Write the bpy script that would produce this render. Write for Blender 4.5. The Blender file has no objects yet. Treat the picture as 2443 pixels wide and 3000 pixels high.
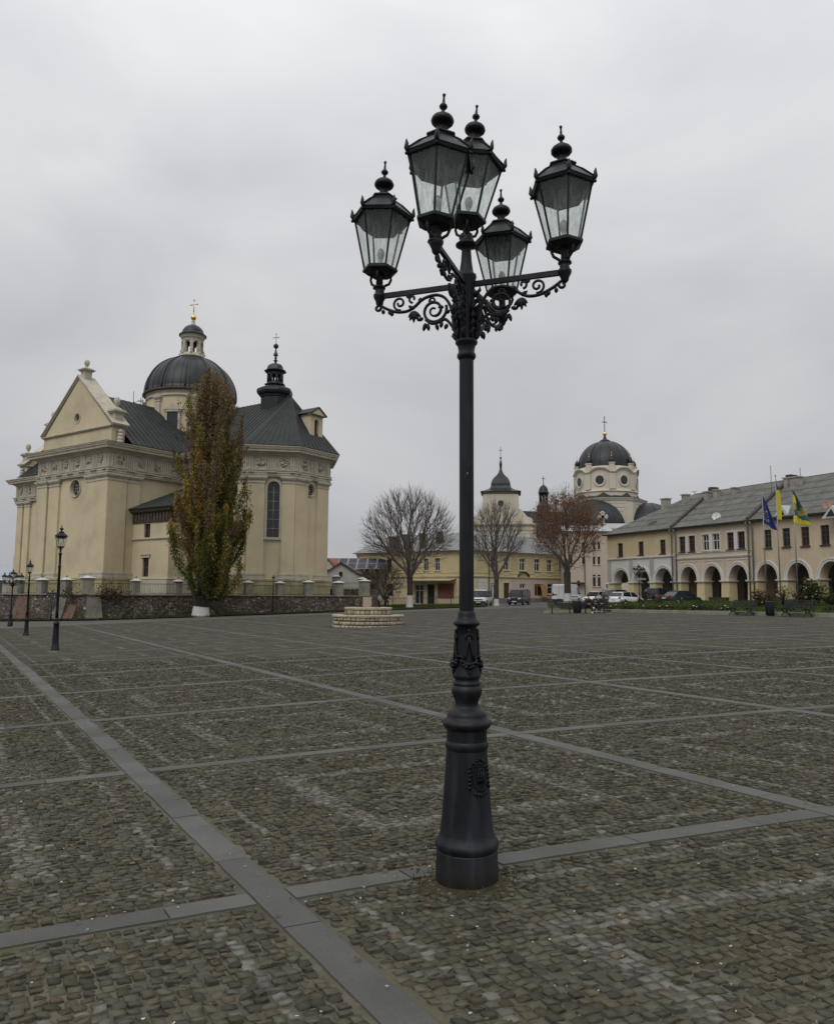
import bpy, bmesh, math, random
import numpy as np
from mathutils import Vector, Matrix
random.seed(7); RNG=np.random.default_rng(7)
R=math.radians; sin=math.sin; cos=math.cos; pi=math.pi
C=bpy.context.scene.collection
# ---------------------------------------------------------------- camera
FPX=2250.0; PT=R(6.2); RL=R(0.35); EYE=1.6; W0,H0=2443.0,3000.0
cam=bpy.data.cameras.new('camera'); co=bpy.data.objects.new('camera',cam); C.objects.link(co)
co.location=(0,0,EYE)
co.rotation_mode='QUATERNION'
co.rotation_quaternion=(Matrix.Rotation(pi/2+PT,3,'X')@Matrix.Rotation(RL,3,'Z')).to_quaternion()
cam.sensor_fit='VERTICAL'; cam.sensor_height=24.0; cam.lens=FPX/H0*24.0
cam.clip_start=0.05; cam.clip_end=5000
bpy.context.scene.camera=co
# ---------------------------------------------------------------- light
SUN_EL,SUN_AZ=R(48),R(205)        # azimuth measured clockwise from +Y: behind the camera, a little left
sc=bpy.context.scene
wd=bpy.data.worlds.new("World"); sc.world=wd; wd.use_nodes=True
nt=wd.node_tree; nt.nodes.clear()
def N(t,**k):
    n=nt.nodes.new(t)
    for a,b in k.items(): setattr(n,a,b)
    return n
L=lambda a,b: nt.links.new(a,b)
out=N('ShaderNodeOutputWorld'); bg=N('ShaderNodeBackground'); L(bg.outputs[0],out.inputs[0])
sky=N('ShaderNodeTexSky',sky_type='NISHITA'); sky.sun_disc=False; sky.sun_elevation=SUN_EL; sky.sun_rotation=SUN_AZ
sky.air_density=1.0; sky.dust_density=4.0; sky.ozone_density=1.0
hsv=N('ShaderNodeHueSaturation'); hsv.inputs['Saturation'].default_value=0.12; L(sky.outputs[0],hsv.inputs['Color'])
tc=N('ShaderNodeTexCoord'); mp=N('ShaderNodeMapping'); mp.inputs['Scale'].default_value=(1,1,2.2); L(tc.outputs['Generated'],mp.inputs['Vector'])
n1=N('ShaderNodeTexNoise'); n1.inputs['Scale'].default_value=1.9; n1.inputs['Detail'].default_value=5; n1.inputs['Roughness'].default_value=.5; n1.inputs['Distortion'].default_value=.35; L(mp.outputs[0],n1.inputs['Vector'])
sx=N('ShaderNodeSeparateXYZ'); L(tc.outputs['Generated'],sx.inputs[0])
# overcast: brighter towards the zenith
rz=N('ShaderNodeValToRGB'); L(sx.outputs['Z'],rz.inputs[0])
e=rz.color_ramp.elements; e[0].position=0.0; e[0].color=(3.95,3.99,4.16,1); e[1].position=1.0; e[1].color=(10.8,10.85,11.0,1)
m_=e.new(0.30); m_.color=(4.72,4.74,4.92,1); m_=e.new(0.55); m_.color=(6.8,6.82,6.98,1)
rn=N('ShaderNodeValToRGB'); L(n1.outputs['Fac'],rn.inputs[0])
e=rn.color_ramp.elements; e[0].position=0.30; e[0].color=(.83,.84,.86,1); e[1].position=0.66; e[1].color=(1.16,1.16,1.15,1)
mul=N('ShaderNodeMixRGB',blend_type='MULTIPLY'); mul.inputs[0].default_value=1; L(rz.outputs[0],mul.inputs[1]); L(rn.outputs[0],mul.inputs[2])
mx=N('ShaderNodeMixRGB'); mx.inputs[0].default_value=.93; L(hsv.outputs[0],mx.inputs[1]); L(mul.outputs[0],mx.inputs[2])
L(mx.outputs[0],bg.inputs[0]); bg.inputs[1].default_value=0.115
sl=bpy.data.lights.new('sun','SUN'); sl.energy=0.9; sl.angle=R(35); sl.color=(1,.97,.92)
so=bpy.data.objects.new('sun',sl); C.objects.link(so)
so.rotation_euler=Vector((sin(SUN_AZ)*cos(SUN_EL),cos(SUN_AZ)*cos(SUN_EL),sin(SUN_EL))).to_track_quat('Z','Y').to_euler()
so.location=(0,-20,30)
sc.view_settings.view_transform='Standard'; sc.view_settings.look='None'; sc.view_settings.exposure=0; sc.view_settings.gamma=1
sc.render.engine='CYCLES'
# ---------------------------------------------------------------- pixel <-> world helpers
GX,GY=.025,.002
def gz(x,y): return GX*x+GY*y
def ray(px,py):
    a=(px-1221.5)/FPX; b=(1500-py)/FPX
    cr,sr=cos(RL),sin(RL); a,b=a*cr-b*sr,a*sr+b*cr
    c,s=cos(PT),sin(PT); return Vector((a,c-b*s,s+b*c))
def atD(px,py,D): d=ray(px,py); return d*(D/d.y)+Vector((0,0,EYE))
def gD(px,D):        # ground point under pixel column at forward distance D
    d=ray(px,1765); x=d.x/d.y*D; return Vector((x,D,gz(x,D)))
# ---------------------------------------------------------------- object helpers
def tag(o,label=None,cat=None,group=None,kind=None):
    if label: o['label']=label
    if cat: o['category']=cat
    if group: o['group']=group
    if kind: o['kind']=kind
    return o
def thing(name,label,cat,loc=(0,0,0),rz=0,group=None):
    o=bpy.data.objects.new(name,None); C.objects.link(o); o.location=loc; o.rotation_euler=(0,0,rz)
    o.empty_display_size=.2
    return tag(o,label,cat,group)
def origin_of(p):
    v=Vector((0,0,0))
    while p is not None: v+=Vector(p.location); p=p.parent
    return v
class MB:
    def __init__(s,T=None): s.v=[];s.f=[];s.T=T;s.sm=[];s.uv=None
    def add(s,vs,fs,smooth=False):
        b=len(s.v); T=s.T
        s.v+= [T(*p) if T else tuple(p) for p in vs]
        s.f+= [tuple(b+i for i in f) for f in fs]; s.sm+=[smooth]*len(fs); return s
    def box(s,x0,x1,y0,y1,z0,z1):
        return s.add([(x,y,z) for z in (z0,z1) for y in (y0,y1) for x in (x0,x1)],[(0,2,3,1),(4,5,7,6),(0,1,5,4),(2,6,7,3),(0,4,6,2),(1,3,7,5)])
    def frus(s,cx,cy,z0,z1,a0,b0,a1,b1):
        vs=[(cx+i*a,cy+j*b,z) for z,a,b in ((z0,a0,b0),(z1,a1,b1)) for j in (-1,1) for i in (-1,1)]
        return s.add(vs,[(0,2,3,1),(4,5,7,6),(0,1,5,4),(2,6,7,3),(0,4,6,2),(1,3,7,5)])
    def quad(s,*p): return s.add(p,[tuple(range(len(p)))])
    def lathe(s,prof,n=16,c=(0,0),rf=None,ph=0,smooth=True,caps=True,a0=0,a1=None):
        vs=[];m=len(prof); full=a1 is None; a1=2*pi if full else a1; k=n if full else n+1
        for r,z in prof:
            for i in range(k):
                a=a0+ph+(a1-a0)*i/n; q=r*(rf(a,z) if rf else 1); vs.append((c[0]+q*cos(a),c[1]+q*sin(a),z))
        fs=[(j*k+i,j*k+(i+1)%k,(j+1)*k+(i+1)%k,(j+1)*k+i) for j in range(m-1) for i in range(n)]
        s.add(vs,fs,smooth)
        if caps and full:
            b=len(s.v)-m*k
            if prof[0][0]>1e-4: s.f.append(tuple(b+i for i in range(k-1,-1,-1))); s.sm.append(False)
            if prof[-1][0]>1e-4: s.f.append(tuple(b+(m-1)*k+i for i in range(k))); s.sm.append(False)
        return s
    def tube(s,pts,r,n=6,smooth=True,cap=True):
        pts=[Vector(p) for p in pts]; m=len(pts); rs=r if isinstance(r,(list,tuple)) else [r]*m
        vs=[]; up=None
        for i,p in enumerate(pts):
            t=(pts[min(i+1,m-1)]-pts[max(i-1,0)]); t=t.normalized() if t.length>1e-9 else Vector((0,0,1))
            if up is None: up=Vector((0,0,1)) if abs(t.z)<.9 else Vector((1,0,0))
            x=t.cross(up); x=x.normalized() if x.length>1e-6 else Vector((1,0,0)); y=x.cross(t).normalized(); up=y
            for k in range(n):
                a=2*pi*k/n; q=p+(x*cos(a)+y*sin(a))*rs[i]; vs.append((q.x,q.y,q.z))
        fs=[(j*n+k,j*n+(k+1)%n,(j+1)*n+(k+1)%n,(j+1)*n+k) for j in range(m-1) for k in range(n)]
        if cap: fs+=[tuple(range(n-1,-1,-1)),tuple((m-1)*n+k for k in range(n))]
        return s.add(vs,fs,smooth)
    def ball(s,c,r,n=10,m=6,sq=(1,1,1)):
        vs=[(c[0],c[1],c[2]-r*sq[2])]
        for j in range(1,m):
            t=-pi/2+pi*j/m
            for i in range(n): a=2*pi*i/n; vs.append((c[0]+r*sq[0]*cos(t)*cos(a),c[1]+r*sq[1]*cos(t)*sin(a),c[2]+r*sq[2]*sin(t)))
        vs.append((c[0],c[1],c[2]+r*sq[2])); fs=[]
        for i in range(n): fs.append((0,1+(i+1)%n,1+i)); fs.append((1+(m-2)*n+i,1+(m-2)*n+(i+1)%n,len(vs)-1))
        fs+=[(1+j*n+i,1+j*n+(i+1)%n,1+(j+1)*n+(i+1)%n,1+(j+1)*n+i) for j in range(m-2) for i in range(n)]
        return s.add(vs,fs,True)
    def prism(s,poly,z0,z1):
        n=len(poly); vs=[(x,y,z0) for x,y in poly]+[(x,y,z1) for x,y in poly]
        return s.add(vs,[tuple(range(n-1,-1,-1)),tuple(range(n,2*n))]+[(i,(i+1)%n,n+(i+1)%n,n+i) for i in range(n)])
    def slab(s,pts,t):      # polygon of 3-d points thickened along -normal by t
        P=[Vector(p) for p in pts]; nn=(P[1]-P[0]).cross(P[2]-P[0]).normalized()*t; n=len(P)
        vs=[tuple(p) for p in P]+[tuple(p-nn) for p in P]
        return s.add(vs,[tuple(range(n)),tuple(range(2*n-1,n-1,-1))]+[(i,n+i,n+(i+1)%n,(i+1)%n) for i in range(n)])
    def sweep(s,path,prof,side=1,closed=False):
        # mitred sweep of profile [(out,z)] along a plan polyline; side=+1: outwards is to the left of travel
        n=len(path); P=[Vector(p) for p in path]; offs=[]
        for i in range(n):
            ds=[]
            if closed or i>0: ds.append((P[i]-P[i-1]).normalized())
            if closed or i<n-1: ds.append((P[(i+1)%n]-P[i]).normalized())
            ns=[Vector((-d.y,d.x))*side for d in ds]
            m=ns[0]+ns[-1]; m.normalize(); c=max(.3,m.dot(ns[0])); offs.append(m/c)
        k=len(prof); vs=[]
        for p,o in zip(P,offs):
            for d,z in prof: q=p+o*d; vs.append((q.x,q.y,z))
        fs=[(i*k+j,((i+1)%n)*k+j,((i+1)%n)*k+j+1,i*k+j+1) for i in range(n if closed else n-1) for j in range(k-1)]
        s.add(vs,fs)
        if not closed:
            b=len(s.v)-n*k
            s.f+=[tuple(b+j for j in range(k)),tuple(b+(n-1)*k+j for j in range(k-1,-1,-1))]; s.sm+=[False]*2
        return s
    def build(s,name,mat,parent=None,world=True,fix=True):
        me=bpy.data.meshes.new(name); v=s.v
        if world and parent is not None:
            o=origin_of(parent); v=[(a-o.x,b-o.y,c-o.z) for a,b,c in v]
        me.from_pydata(v,[],s.f); me.polygons.foreach_set('use_smooth',s.sm)
        if fix:
            bm=bmesh.new(); bm.from_mesh(me); bmesh.ops.recalc_face_normals(bm,faces=bm.faces); bm.to_mesh(me); bm.free()
        me.materials.append(mat)
        ob=bpy.data.objects.new(name,me); C.objects.link(ob)
        if parent is not None: ob.parent=parent
        return ob
def Fr(o,az,z0=0):
    e=(sin(R(az)),cos(R(az))); m=(cos(R(az)),-sin(R(az)))
    return lambda a,b,z: (o[0]+a*e[0]+b*m[0], o[1]+a*e[1]+b*m[1], z+z0)
def copy_tree(o,parent=None):
    c=o.copy(); C.objects.link(c); c.parent=parent
    for ch in list(o.children): copy_tree(ch,c)
    return c
def wall(mb,p0,p1,z0,z1,ops=(),rev=.3,inward=1):
    """vertical wall p0->p1 (plan) with openings (a,b,bottom,top,kind) kind rect/arch/circ; reveals go to the right of travel (inward=1)"""
    P0=Vector(p0);P1=Vector(p1);Lw=(P1-P0).length; d=(P1-P0)/Lw; nn=Vector((d.y,-d.x))*inward
    def pt(s,z,t=0): q=P0+d*s+nn*t; return (q.x,q.y,z)
    def lim(o,s):
        a,b,zb,zt,k=o
        if k=='rect': return zb,zt
        c=(a+b)/2; r=(b-a)/2; w=math.sqrt(max(0,1-((s-c)/r)**2))
        if k=='arch': return zb,zt-r*RISE.get('r',1)+r*RISE.get('r',1)*w
        m=(zb+zt)/2; h=(zt-zb)/2; return m-h*w,m+h*w
    xs={0,Lw}
    for o in ops:
        a,b=o[0],o[1]
        if o[4]=='rect': xs|={a,b}
        else:
            for k in range(17): xs.add((a+b)/2-(b-a)/2*cos(pi*k/16))
    xs=sorted(x for x in xs if -1e-6<=x<=Lw+1e-6); X=[xs[0]]
    for x in xs[1:]:
        if x-X[-1]>1e-4: X.append(x)
    for xa,xb in zip(X[:-1],X[1:]):
        c=(xa+xb)/2; act=sorted([o for o in ops if o[0]-1e-6<=c<=o[1]+1e-6],key=lambda o:o[2]); la,lb=z0,z0
        for o in act:
            A=lim(o,xa);B=lim(o,xb)
            if A[0]-la>1e-4 or B[0]-lb>1e-4: mb.quad(pt(xa,la),pt(xb,lb),pt(xb,B[0]),pt(xa,A[0]))
            mb.quad(pt(xa,A[1]),pt(xb,B[1]),pt(xb,B[1],rev),pt(xa,A[1],rev))
            if not(o[4]!='circ' and o[2]<=z0+1e-6): mb.quad(pt(xa,A[0]),pt(xb,B[0]),pt(xb,B[0],rev),pt(xa,A[0],rev))
            la,lb=A[1],B[1]
        mb.quad(pt(xa,la),pt(xb,lb),pt(xb,z1),pt(xa,z1))
    for o in ops:
        if o[4]!='circ':
            for s in (o[0],o[1]):
                A=lim(o,s); mb.quad(pt(s,A[0]),pt(s,A[1]),pt(s,A[1],rev),pt(s,A[0],rev))
    return pt
RISE={'r':1}
# ---------------------------------------------------------------- materials
MATS={}
def newmat(name):
    m=bpy.data.materials.new(name); m.use_nodes=True; t=m.node_tree; b=t.nodes['Principled BSDF']; MATS[name]=m; return m,t,b
def nd(t,ty,**k):
    n=t.nodes.new(ty)
    for a,v in k.items():
        if a.startswith('i_'):
            key=a[2:].replace('_',' '); n.inputs[int(key) if key.isdigit() else key].default_value=v
        else: setattr(n,a,v)
    return n
def ramp(t,src,stops):
    r=t.nodes.new('ShaderNodeValToRGB'); t.links.new(src,r.inputs[0]); e=r.color_ramp.elements
    e[0].position,e[0].color=stops[0][0],(*stops[0][1],1); e[1].position,e[1].color=stops[-1][0],(*stops[-1][1],1)
    for p,c in stops[1:-1]: k=e.new(p); k.color=(*c,1)
    return r
def mapped(t,scale=(1,1,1),kind='Object'):
    tc=nd(t,'ShaderNodeTexCoord'); mp=nd(t,'ShaderNodeMapping'); mp.inputs['Scale'].default_value=scale; t.links.new(tc.outputs[kind],mp.inputs['Vector']); return mp.outputs[0]
def noise(t,vec,scale,det=4,rough=.55,dist=0):
    n=nd(t,'ShaderNodeTexNoise'); n.inputs['Scale'].default_value=scale; n.inputs['Detail'].default_value=det; n.inputs['Roughness'].default_value=rough; n.inputs['Distortion'].default_value=dist
    t.links.new(vec,n.inputs['Vector']); return n.outputs['Fac']
def mixc(t,f,a,b,bt='MIX'):
    m=nd(t,'ShaderNodeMixRGB',blend_type=bt)
    for i,x in ((0,f),(1,a),(2,b)):
        if isinstance(x,(int,float)): m.inputs[i].default_value=x
        elif isinstance(x,tuple): m.inputs[i].default_value=(*x,1)
        else: t.links.new(x,m.inputs[i])
    return m.outputs[0]
def bump(t,b,h,st=.3,dist=.02):
    n=nd(t,'ShaderNodeBump'); n.inputs['Strength'].default_value=st; n.inputs['Distance'].default_value=dist; t.links.new(h,n.inputs['Height']); t.links.new(n.outputs[0],b.inputs['Normal'])
def mat(name,col,rough=.8,var=.15,sc=1.5,bm=.0,bsc=20,bd=.01,metal=0,streak=0,stain=None,spec=None):
    if name in MATS: return MATS[name]
    m,t,b=newmat(name); v=mapped(t)
    n=noise(t,v,sc,6,.6); k=tuple(max(0,c*(1-var*1.6)) for c in col); h=tuple(min(1,c*(1+var)) for c in col)
    c=ramp(t,n,[(.25,k),(.5,col),(.78,h)]).outputs[0]
    if streak:
        v2=mapped(t,(1,1,.08)); n2=noise(t,v2,3.0,5,.65); f=ramp(t,n2,[(.45,(0,0,0)),(.8,(streak,)*3)]).outputs[0]
        c=mixc(t,f,c,stain or tuple(x*.45 for x in col))
    t.links.new(c,b.inputs['Base Color']); b.inputs['Roughness'].default_value=rough; b.inputs['Metallic'].default_value=metal
    if spec is not None: b.inputs['Specular IOR Level'].default_value=spec
    if bm: bump(t,b,noise(t,v,bsc,4),bm,bd)
    return m
# ---------------------------------------------------------------- ground materials
def m_cobble_far():
    m,t,b=newmat('cobble_far'); tc=nd(t,'ShaderNodeTexCoord'); mp=nd(t,'ShaderNodeMapping'); mp.inputs['Scale'].default_value=(62,62,1); t.links.new(tc.outputs['UV'],mp.inputs['Vector'])
    v=nd(t,'ShaderNodeTexVoronoi',voronoi_dimensions='2D',feature='F1'); v.inputs['Scale'].default_value=1; v.inputs['Randomness'].default_value=.3; t.links.new(mp.outputs[0],v.inputs['Vector'])
    ve=nd(t,'ShaderNodeTexVoronoi',voronoi_dimensions='2D',feature='DISTANCE_TO_EDGE'); ve.inputs['Scale'].default_value=1; ve.inputs['Randomness'].default_value=.3; t.links.new(mp.outputs[0],ve.inputs['Vector'])
    sep=nd(t,'ShaderNodeSeparateColor'); t.links.new(v.outputs['Color'],sep.inputs[0])
    c=ramp(t,sep.outputs[0],[(0,(.038,.037,.027)),(.5,(.058,.056,.042)),(.8,(.073,.071,.053)),(1,(.115,.112,.09))]).outputs[0]
    # light rows set square inside every bay
    su=nd(t,'ShaderNodeSeparateXYZ'); t.links.new(tc.outputs['UV'],su.inputs[0])
    def M(op,a,b=None):
        n=nd(t,'ShaderNodeMath',operation=op)
        for i,x in ((0,a),(1,b)):
            if x is None: continue
            if isinstance(x,(int,float)): n.inputs[i].default_value=x
            else: t.links.new(x,n.inputs[i])
        return n.outputs[0]
    fu=M('FRACT',su.outputs[0]); fv=M('FRACT',su.outputs[1])
    d=M('MINIMUM',M('MINIMUM',fu,M('SUBTRACT',1,fu)),M('MINIMUM',fv,M('SUBTRACT',1,fv)))
    band=M('MAXIMUM',M('MAXIMUM',M('MULTIPLY',M('GREATER_THAN',d,.246),M('LESS_THAN',d,.296)),M('GREATER_THAN',d,.42)),M('MULTIPLY',M('GREATER_THAN',d,.078),M('LESS_THAN',d,.096)))
    wob=noise(t,mapped(t),.7,3); band=M('MULTIPLY',band,ramp(t,wob,[(.34,(.3,.3,.3)),(.5,(.95,)*3)]).outputs[0]); band=M('MULTIPLY',band,M('GREATER_THAN',sep.outputs[1],.3))
    c=mixc(t,band,c,(.14,.136,.114))
    moss=ramp(t,noise(t,mapped(t),.45,6,.65),[(.5,(0,0,0)),(.75,(.6,.6,.6))]).outputs[0]; c=mixc(t,moss,c,(.085,.078,.05))
    j=ramp(t,ve.outputs['Distance'],[(.02,(1,1,1)),(.1,(0,0,0))]).outputs[0]; c=mixc(t,j,c,(.055,.050,.037))
    t.links.new(c,b.inputs['Base Color']); b.inputs['Roughness'].default_value=.95; b.inputs['Specular IOR Level'].default_value=.08
    h=mixc(t,1.0,ramp(t,ve.outputs['Distance'],[(0,(0,0,0)),(.16,(1,1,1))]).outputs[0],sep.outputs[2],'ADD'); bump(t,b,h,.5,.006)
    return m
def m_cobble_near():
    m,t,b=newmat('cobble_near'); at=nd(t,'ShaderNodeAttribute',attribute_name='tone'); n=noise(t,mapped(t),28,5,.7)
    c=mixc(t,1.0,at.outputs['Color'],ramp(t,n,[(.3,(.72,.70,.68)),(.5,(1,1,1)),(.72,(1.35,1.33,1.27))]).outputs[0],'MULTIPLY')
    moss=ramp(t,noise(t,mapped(t),.9,7,.7),[(.50,(0,0,0)),(.72,(.65,.65,.65))]).outputs[0]; c=mixc(t,moss,c,(.070,.062,.034))
    t.links.new(c,b.inputs['Base Color']); b.inputs['Roughness'].default_value=.85; b.inputs['Specular IOR Level'].default_value=.14
    bump(t,b,noise(t,mapped(t),90,4,.7),.5,.004); return m
def m_joint():
    m,t,b=newmat('joint_sand'); v=mapped(t); a=noise(t,v,1.1,6,.7); c=ramp(t,a,[(.3,(.045,.041,.024)),(.5,(.088,.078,.055)),(.72,(.150,.128,.092))]).outputs[0]
    g=ramp(t,noise(t,v,2.3,6,.7),[(.56,(0,0,0)),(.68,(.8,.8,.8))]).outputs[0]; c=mixc(t,g,c,(.062,.066,.014))
    t.links.new(c,b.inputs['Base Color']); b.inputs['Roughness'].default_value=.95; bump(t,b,noise(t,v,70,5,.7),.8,.01); return m
def m_slab():
    m,t,b=newmat('paving_slab'); v=mapped(t); at=nd(t,'ShaderNodeAttribute',attribute_name='tone'); a=ramp(t,noise(t,v,1.3,6,.65),[(.3,(.80,.80,.79)),(.5,(1,1,1)),(.75,(1.16,1.15,1.12))]).outputs[0]
    c=mixc(t,1.0,at.outputs['Color'],a,'MULTIPLY'); c=mixc(t,1.0,c,ramp(t,noise(t,v,120,3,.7),[(.35,(.86,.86,.86)),(.65,(1.14,1.14,1.14))]).outputs[0],'MULTIPLY')
    d=ramp(t,noise(t,v,4.5,6,.7),[(.58,(0,0,0)),(.72,(.6,.6,.6))]).outputs[0]; c=mixc(t,d,c,(.062,.058,.044)); t.links.new(c,b.inputs['Base Color']); b.inputs['Roughness'].default_value=.8; b.inputs['Specular IOR Level'].default_value=.18; bump(t,b,noise(t,v,80,4,.6),.35,.004); return m
M_slab=m_slab()
M_asph=mat('square_surround',(.075,.073,.068),.9,.2,.5,.3,40,.005)
M_grass=mat('grass_soil',(.035,.05,.014),.95,.45,.8,.8,30,.03)
# ---------------------------------------------------------------- ground sheets
NC=np.array([[-.768,4.319],[3.695,1.474],[-1.828,3.061],[.023,-.124],[-.006,.22],[.003,-.007]])
def node(i,j):
    p=np.array([1,i,j,i*i,i*j,j*j])@NC; return p
def sheet(name,xs,ys,zoff,m):
    mb=MB(); mb.add([(x,y,gz(x,y)+zoff) for y in ys for x in xs],[(j*len(xs)+i,j*len(xs)+i+1,(j+1)*len(xs)+i+1,(j+1)*len(xs)+i) for j in range(len(ys)-1) for i in range(len(xs)-1)])
    o=mb.build(name,m); return tag(o,kind='structure')
# the land: tilts gently across the square, level beyond it
def land(x,y):
    cx=max(-70,min(70,x)); cy=max(-40,min(130,y)); return gz(cx,cy)
xs=[-1500,-400,-150,-70,-40,-20,0,20,40,70,150,400,1500]; ys=[-1500,-200,-40,0,30,60,90,130,250,600,1500]
mb=MB(); mb.add([(x,y,land(x,y)-.05) for y in ys for x in xs],[(j*len(xs)+i,j*len(xs)+i+1,(j+1)*len(xs)+i+1,(j+1)*len(xs)+i) for j in range(len(ys)-1) for i in range(len(xs)-1)])
tag(mb.build('ground',M_asph),kind='structure')
I0,I1,J0,J1=-10,12,-5,14; NEARD=20.5
def uvsheet(name,keep,m,zoff,sub):
    vs=[];fs=[];uv=[]
    for i in range(I0,I1):
        for j in range(J0,J1):
            for a in range(sub):
                for b_ in range(sub):
                    q=[(i+(a+da)/sub,j+(b_+db)/sub) for da,db in ((0,0),(1,0),(1,1),(0,1))]
                    P=[node(*k) for k in q]
                    if not keep(sum(P)/4): continue
                    b0=len(vs); vs+=[(p[0],p[1],gz(*p)+zoff) for p in P]; fs.append((b0,b0+1,b0+2,b0+3)); uv+=q
    me=bpy.data.meshes.new(name); me.from_pydata(vs,[],fs); u=me.uv_layers.new(name='UVMap'); u.data.foreach_set('uv',np.array([c for k in uv for c in (k[0]+20,k[1]+20)],dtype='f')); me.materials.append(m)
    o=bpy.data.objects.new(name,me); C.objects.link(o); return tag(o,kind='structure')
def wallside(p): return True
def isnear(p): return p[1]<NEARD and p[1]>1.0 and abs(p[0])<p[1]*.60+2.6
def inplaza(p): return p[1]< 58+.45*min(0,p[0]+20) + max(0,min(30,(p[0]+22)*1.3)) and p[0]<14+max(0,(56-p[1])*.36)
uvsheet('paving_joints',isnear,m_joint(),-.0045,8)
uvsheet('cobblestone_paving',lambda p:not isnear(p) and p[1]>-30,m_cobble_far(),0.0,8)
# near cobbles as real stones
def cobbles():
    n=62; P=[];T=[]
    for i in range(-6,9):
        for j in range(-4,8):
            jit=RNG.random((n+2,n+2,6)); rowoff=RNG.random(n+2)
            okb=[[isnear(sum(node(i+(s_+da)/8,j+(t_+db)/8) for da,db in ((0,0),(1,0),(1,1),(0,1)))/4) for t_ in range(8)] for s_ in range(8)]
            if not any(any(r_) for r_ in okb): continue
            for a in range(n):
                for b_ in range(n):
                    fu=(a+.5)/n; fv=(b_+.5)/n
                    if not okb[int(fu*8)][int(fv*8)]: continue
                    if min(fu,1-fu,fv,1-fv)<.0262: continue
                    u=i+fu+(jit[a,b_,0]-.5)*.0032+(rowoff[b_]-.5)*.010; v=j+fv+(jit[a,b_,1]-.5)*.0024
                    p=node(u,v)
                    if (p[0]-.29)**2+(p[1]-4.47)**2<.18**2: continue
                    k=min(a,n-1-a,b_,n-1-b_)
                    r=jit[a,b_,2]; light=(k in (15,16,17) and r<.84) or (k==5 and r<.72) or (k>=28 and r<.45) or r<.012
                    P.append((p[0],p[1],u,v)); 
                    h=jit[a,b_,3]
                    if light: c=np.array([.138,.136,.116])*(.70+.5*h)
                    elif r>.93: c=np.array([.098,.085,.058])*(.7+.4*h)
                    elif r>.80: c=np.array([.080,.073,.052])*(.75+.4*h)
                    else: c=np.array([.073,.071,.053])*(.62+.74*h)
                    T.append(c)
    P=np.array(P);T=np.array(T); m=len(P); 0
    d1=np.array([node(u+.01,v)-node(u,v) for u,v in P[:,2:]])/.01/n; d2=np.array([node(u,v+.01)-node(u,v) for u,v in P[:,2:]])/.01/n
    # 4x4 grid of verts: outer ring is the foot, inner 2x2+... use rings
    ring=[(-.5,-.5),(0,-.5),(.5,-.5),(.5,0),(.5,.5),(0,.5),(-.5,.5),(-.5,0)]
    V=np.zeros((m,17,3)); s=RNG.uniform(.74,.98,(m,2)); til=RNG.normal(0,.10,(m,2)); hz=RNG.normal(0,.0034,m)
    for rix,(sc_,z) in enumerate(((1.0,-.014),(.93,.0032))):
        for k,(a,b_) in enumerate(ring):
            rnd=1 if k%2 else .97
            ja=RNG.normal(0,.042,m); jb=RNG.normal(0,.042,m)
            aa=(a*s[:,0]*rnd*sc_+ja*.9); bb=(b_*s[:,1]*rnd*sc_+jb*.9)
            xy=P[:,:2]+d1*aa[:,None]+d2*bb[:,None]; V[:,rix*8+k,:2]=xy
            V[:,rix*8+k,2]=GX*xy[:,0]+GY*xy[:,1]+z+(hz+aa*til[:,0]*.07+bb*til[:,1]*.07+RNG.normal(0,.0011,m) if rix else 0)
    V[:,16,:2]=P[:,:2]; V[:,16,2]=GX*P[:,0]+GY*P[:,1]+.0042+hz
    F=[]
    for rix in (0,):
        for k in range(8): F.append((rix*8+k,rix*8+(k+1)%8,rix*8+8+(k+1)%8,rix*8+8+k))
    Tr=[(8+k,8+(k+1)%8,16) for k in range(8)]
    base=np.arange(m)*17
    Q=(base[:,None,None]+np.array(F)[None]).reshape(-1,4); Tt=(base[:,None,None]+np.array(Tr)[None]).reshape(-1,3)
    me=bpy.data.meshes.new('cobblestones'); nv=m*17; me.vertices.add(nv); me.vertices.foreach_set('co',V.reshape(-1).astype('f'))
    loops=np.concatenate([Q.reshape(-1),Tt.reshape(-1)]).astype('i'); me.loops.add(len(loops)); me.loops.foreach_set('vertex_index',loops)
    st=np.concatenate([np.arange(len(Q))*4,len(Q)*4+np.arange(len(Tt))*3]).astype('i'); me.polygons.add(len(st)); me.polygons.foreach_set('loop_start',st)
    me.update(calc_edges=True); 
    ca=me.attributes.new('tone','FLOAT_COLOR','POINT'); col=np.ones((m,17,4),'f'); col[:,:,:3]=T[:,None,:]; ca.data.foreach_set('color',col.reshape(-1))
    me.polygons.foreach_set('use_smooth',np.concatenate([np.zeros(len(Q)),np.ones(len(Tt))]).astype(bool))
    me.materials.append(m_cobble_near()); o=bpy.data.objects.new('cobblestones',me); C.objects.link(o); tag(o,kind='structure')
cobbles()
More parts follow.
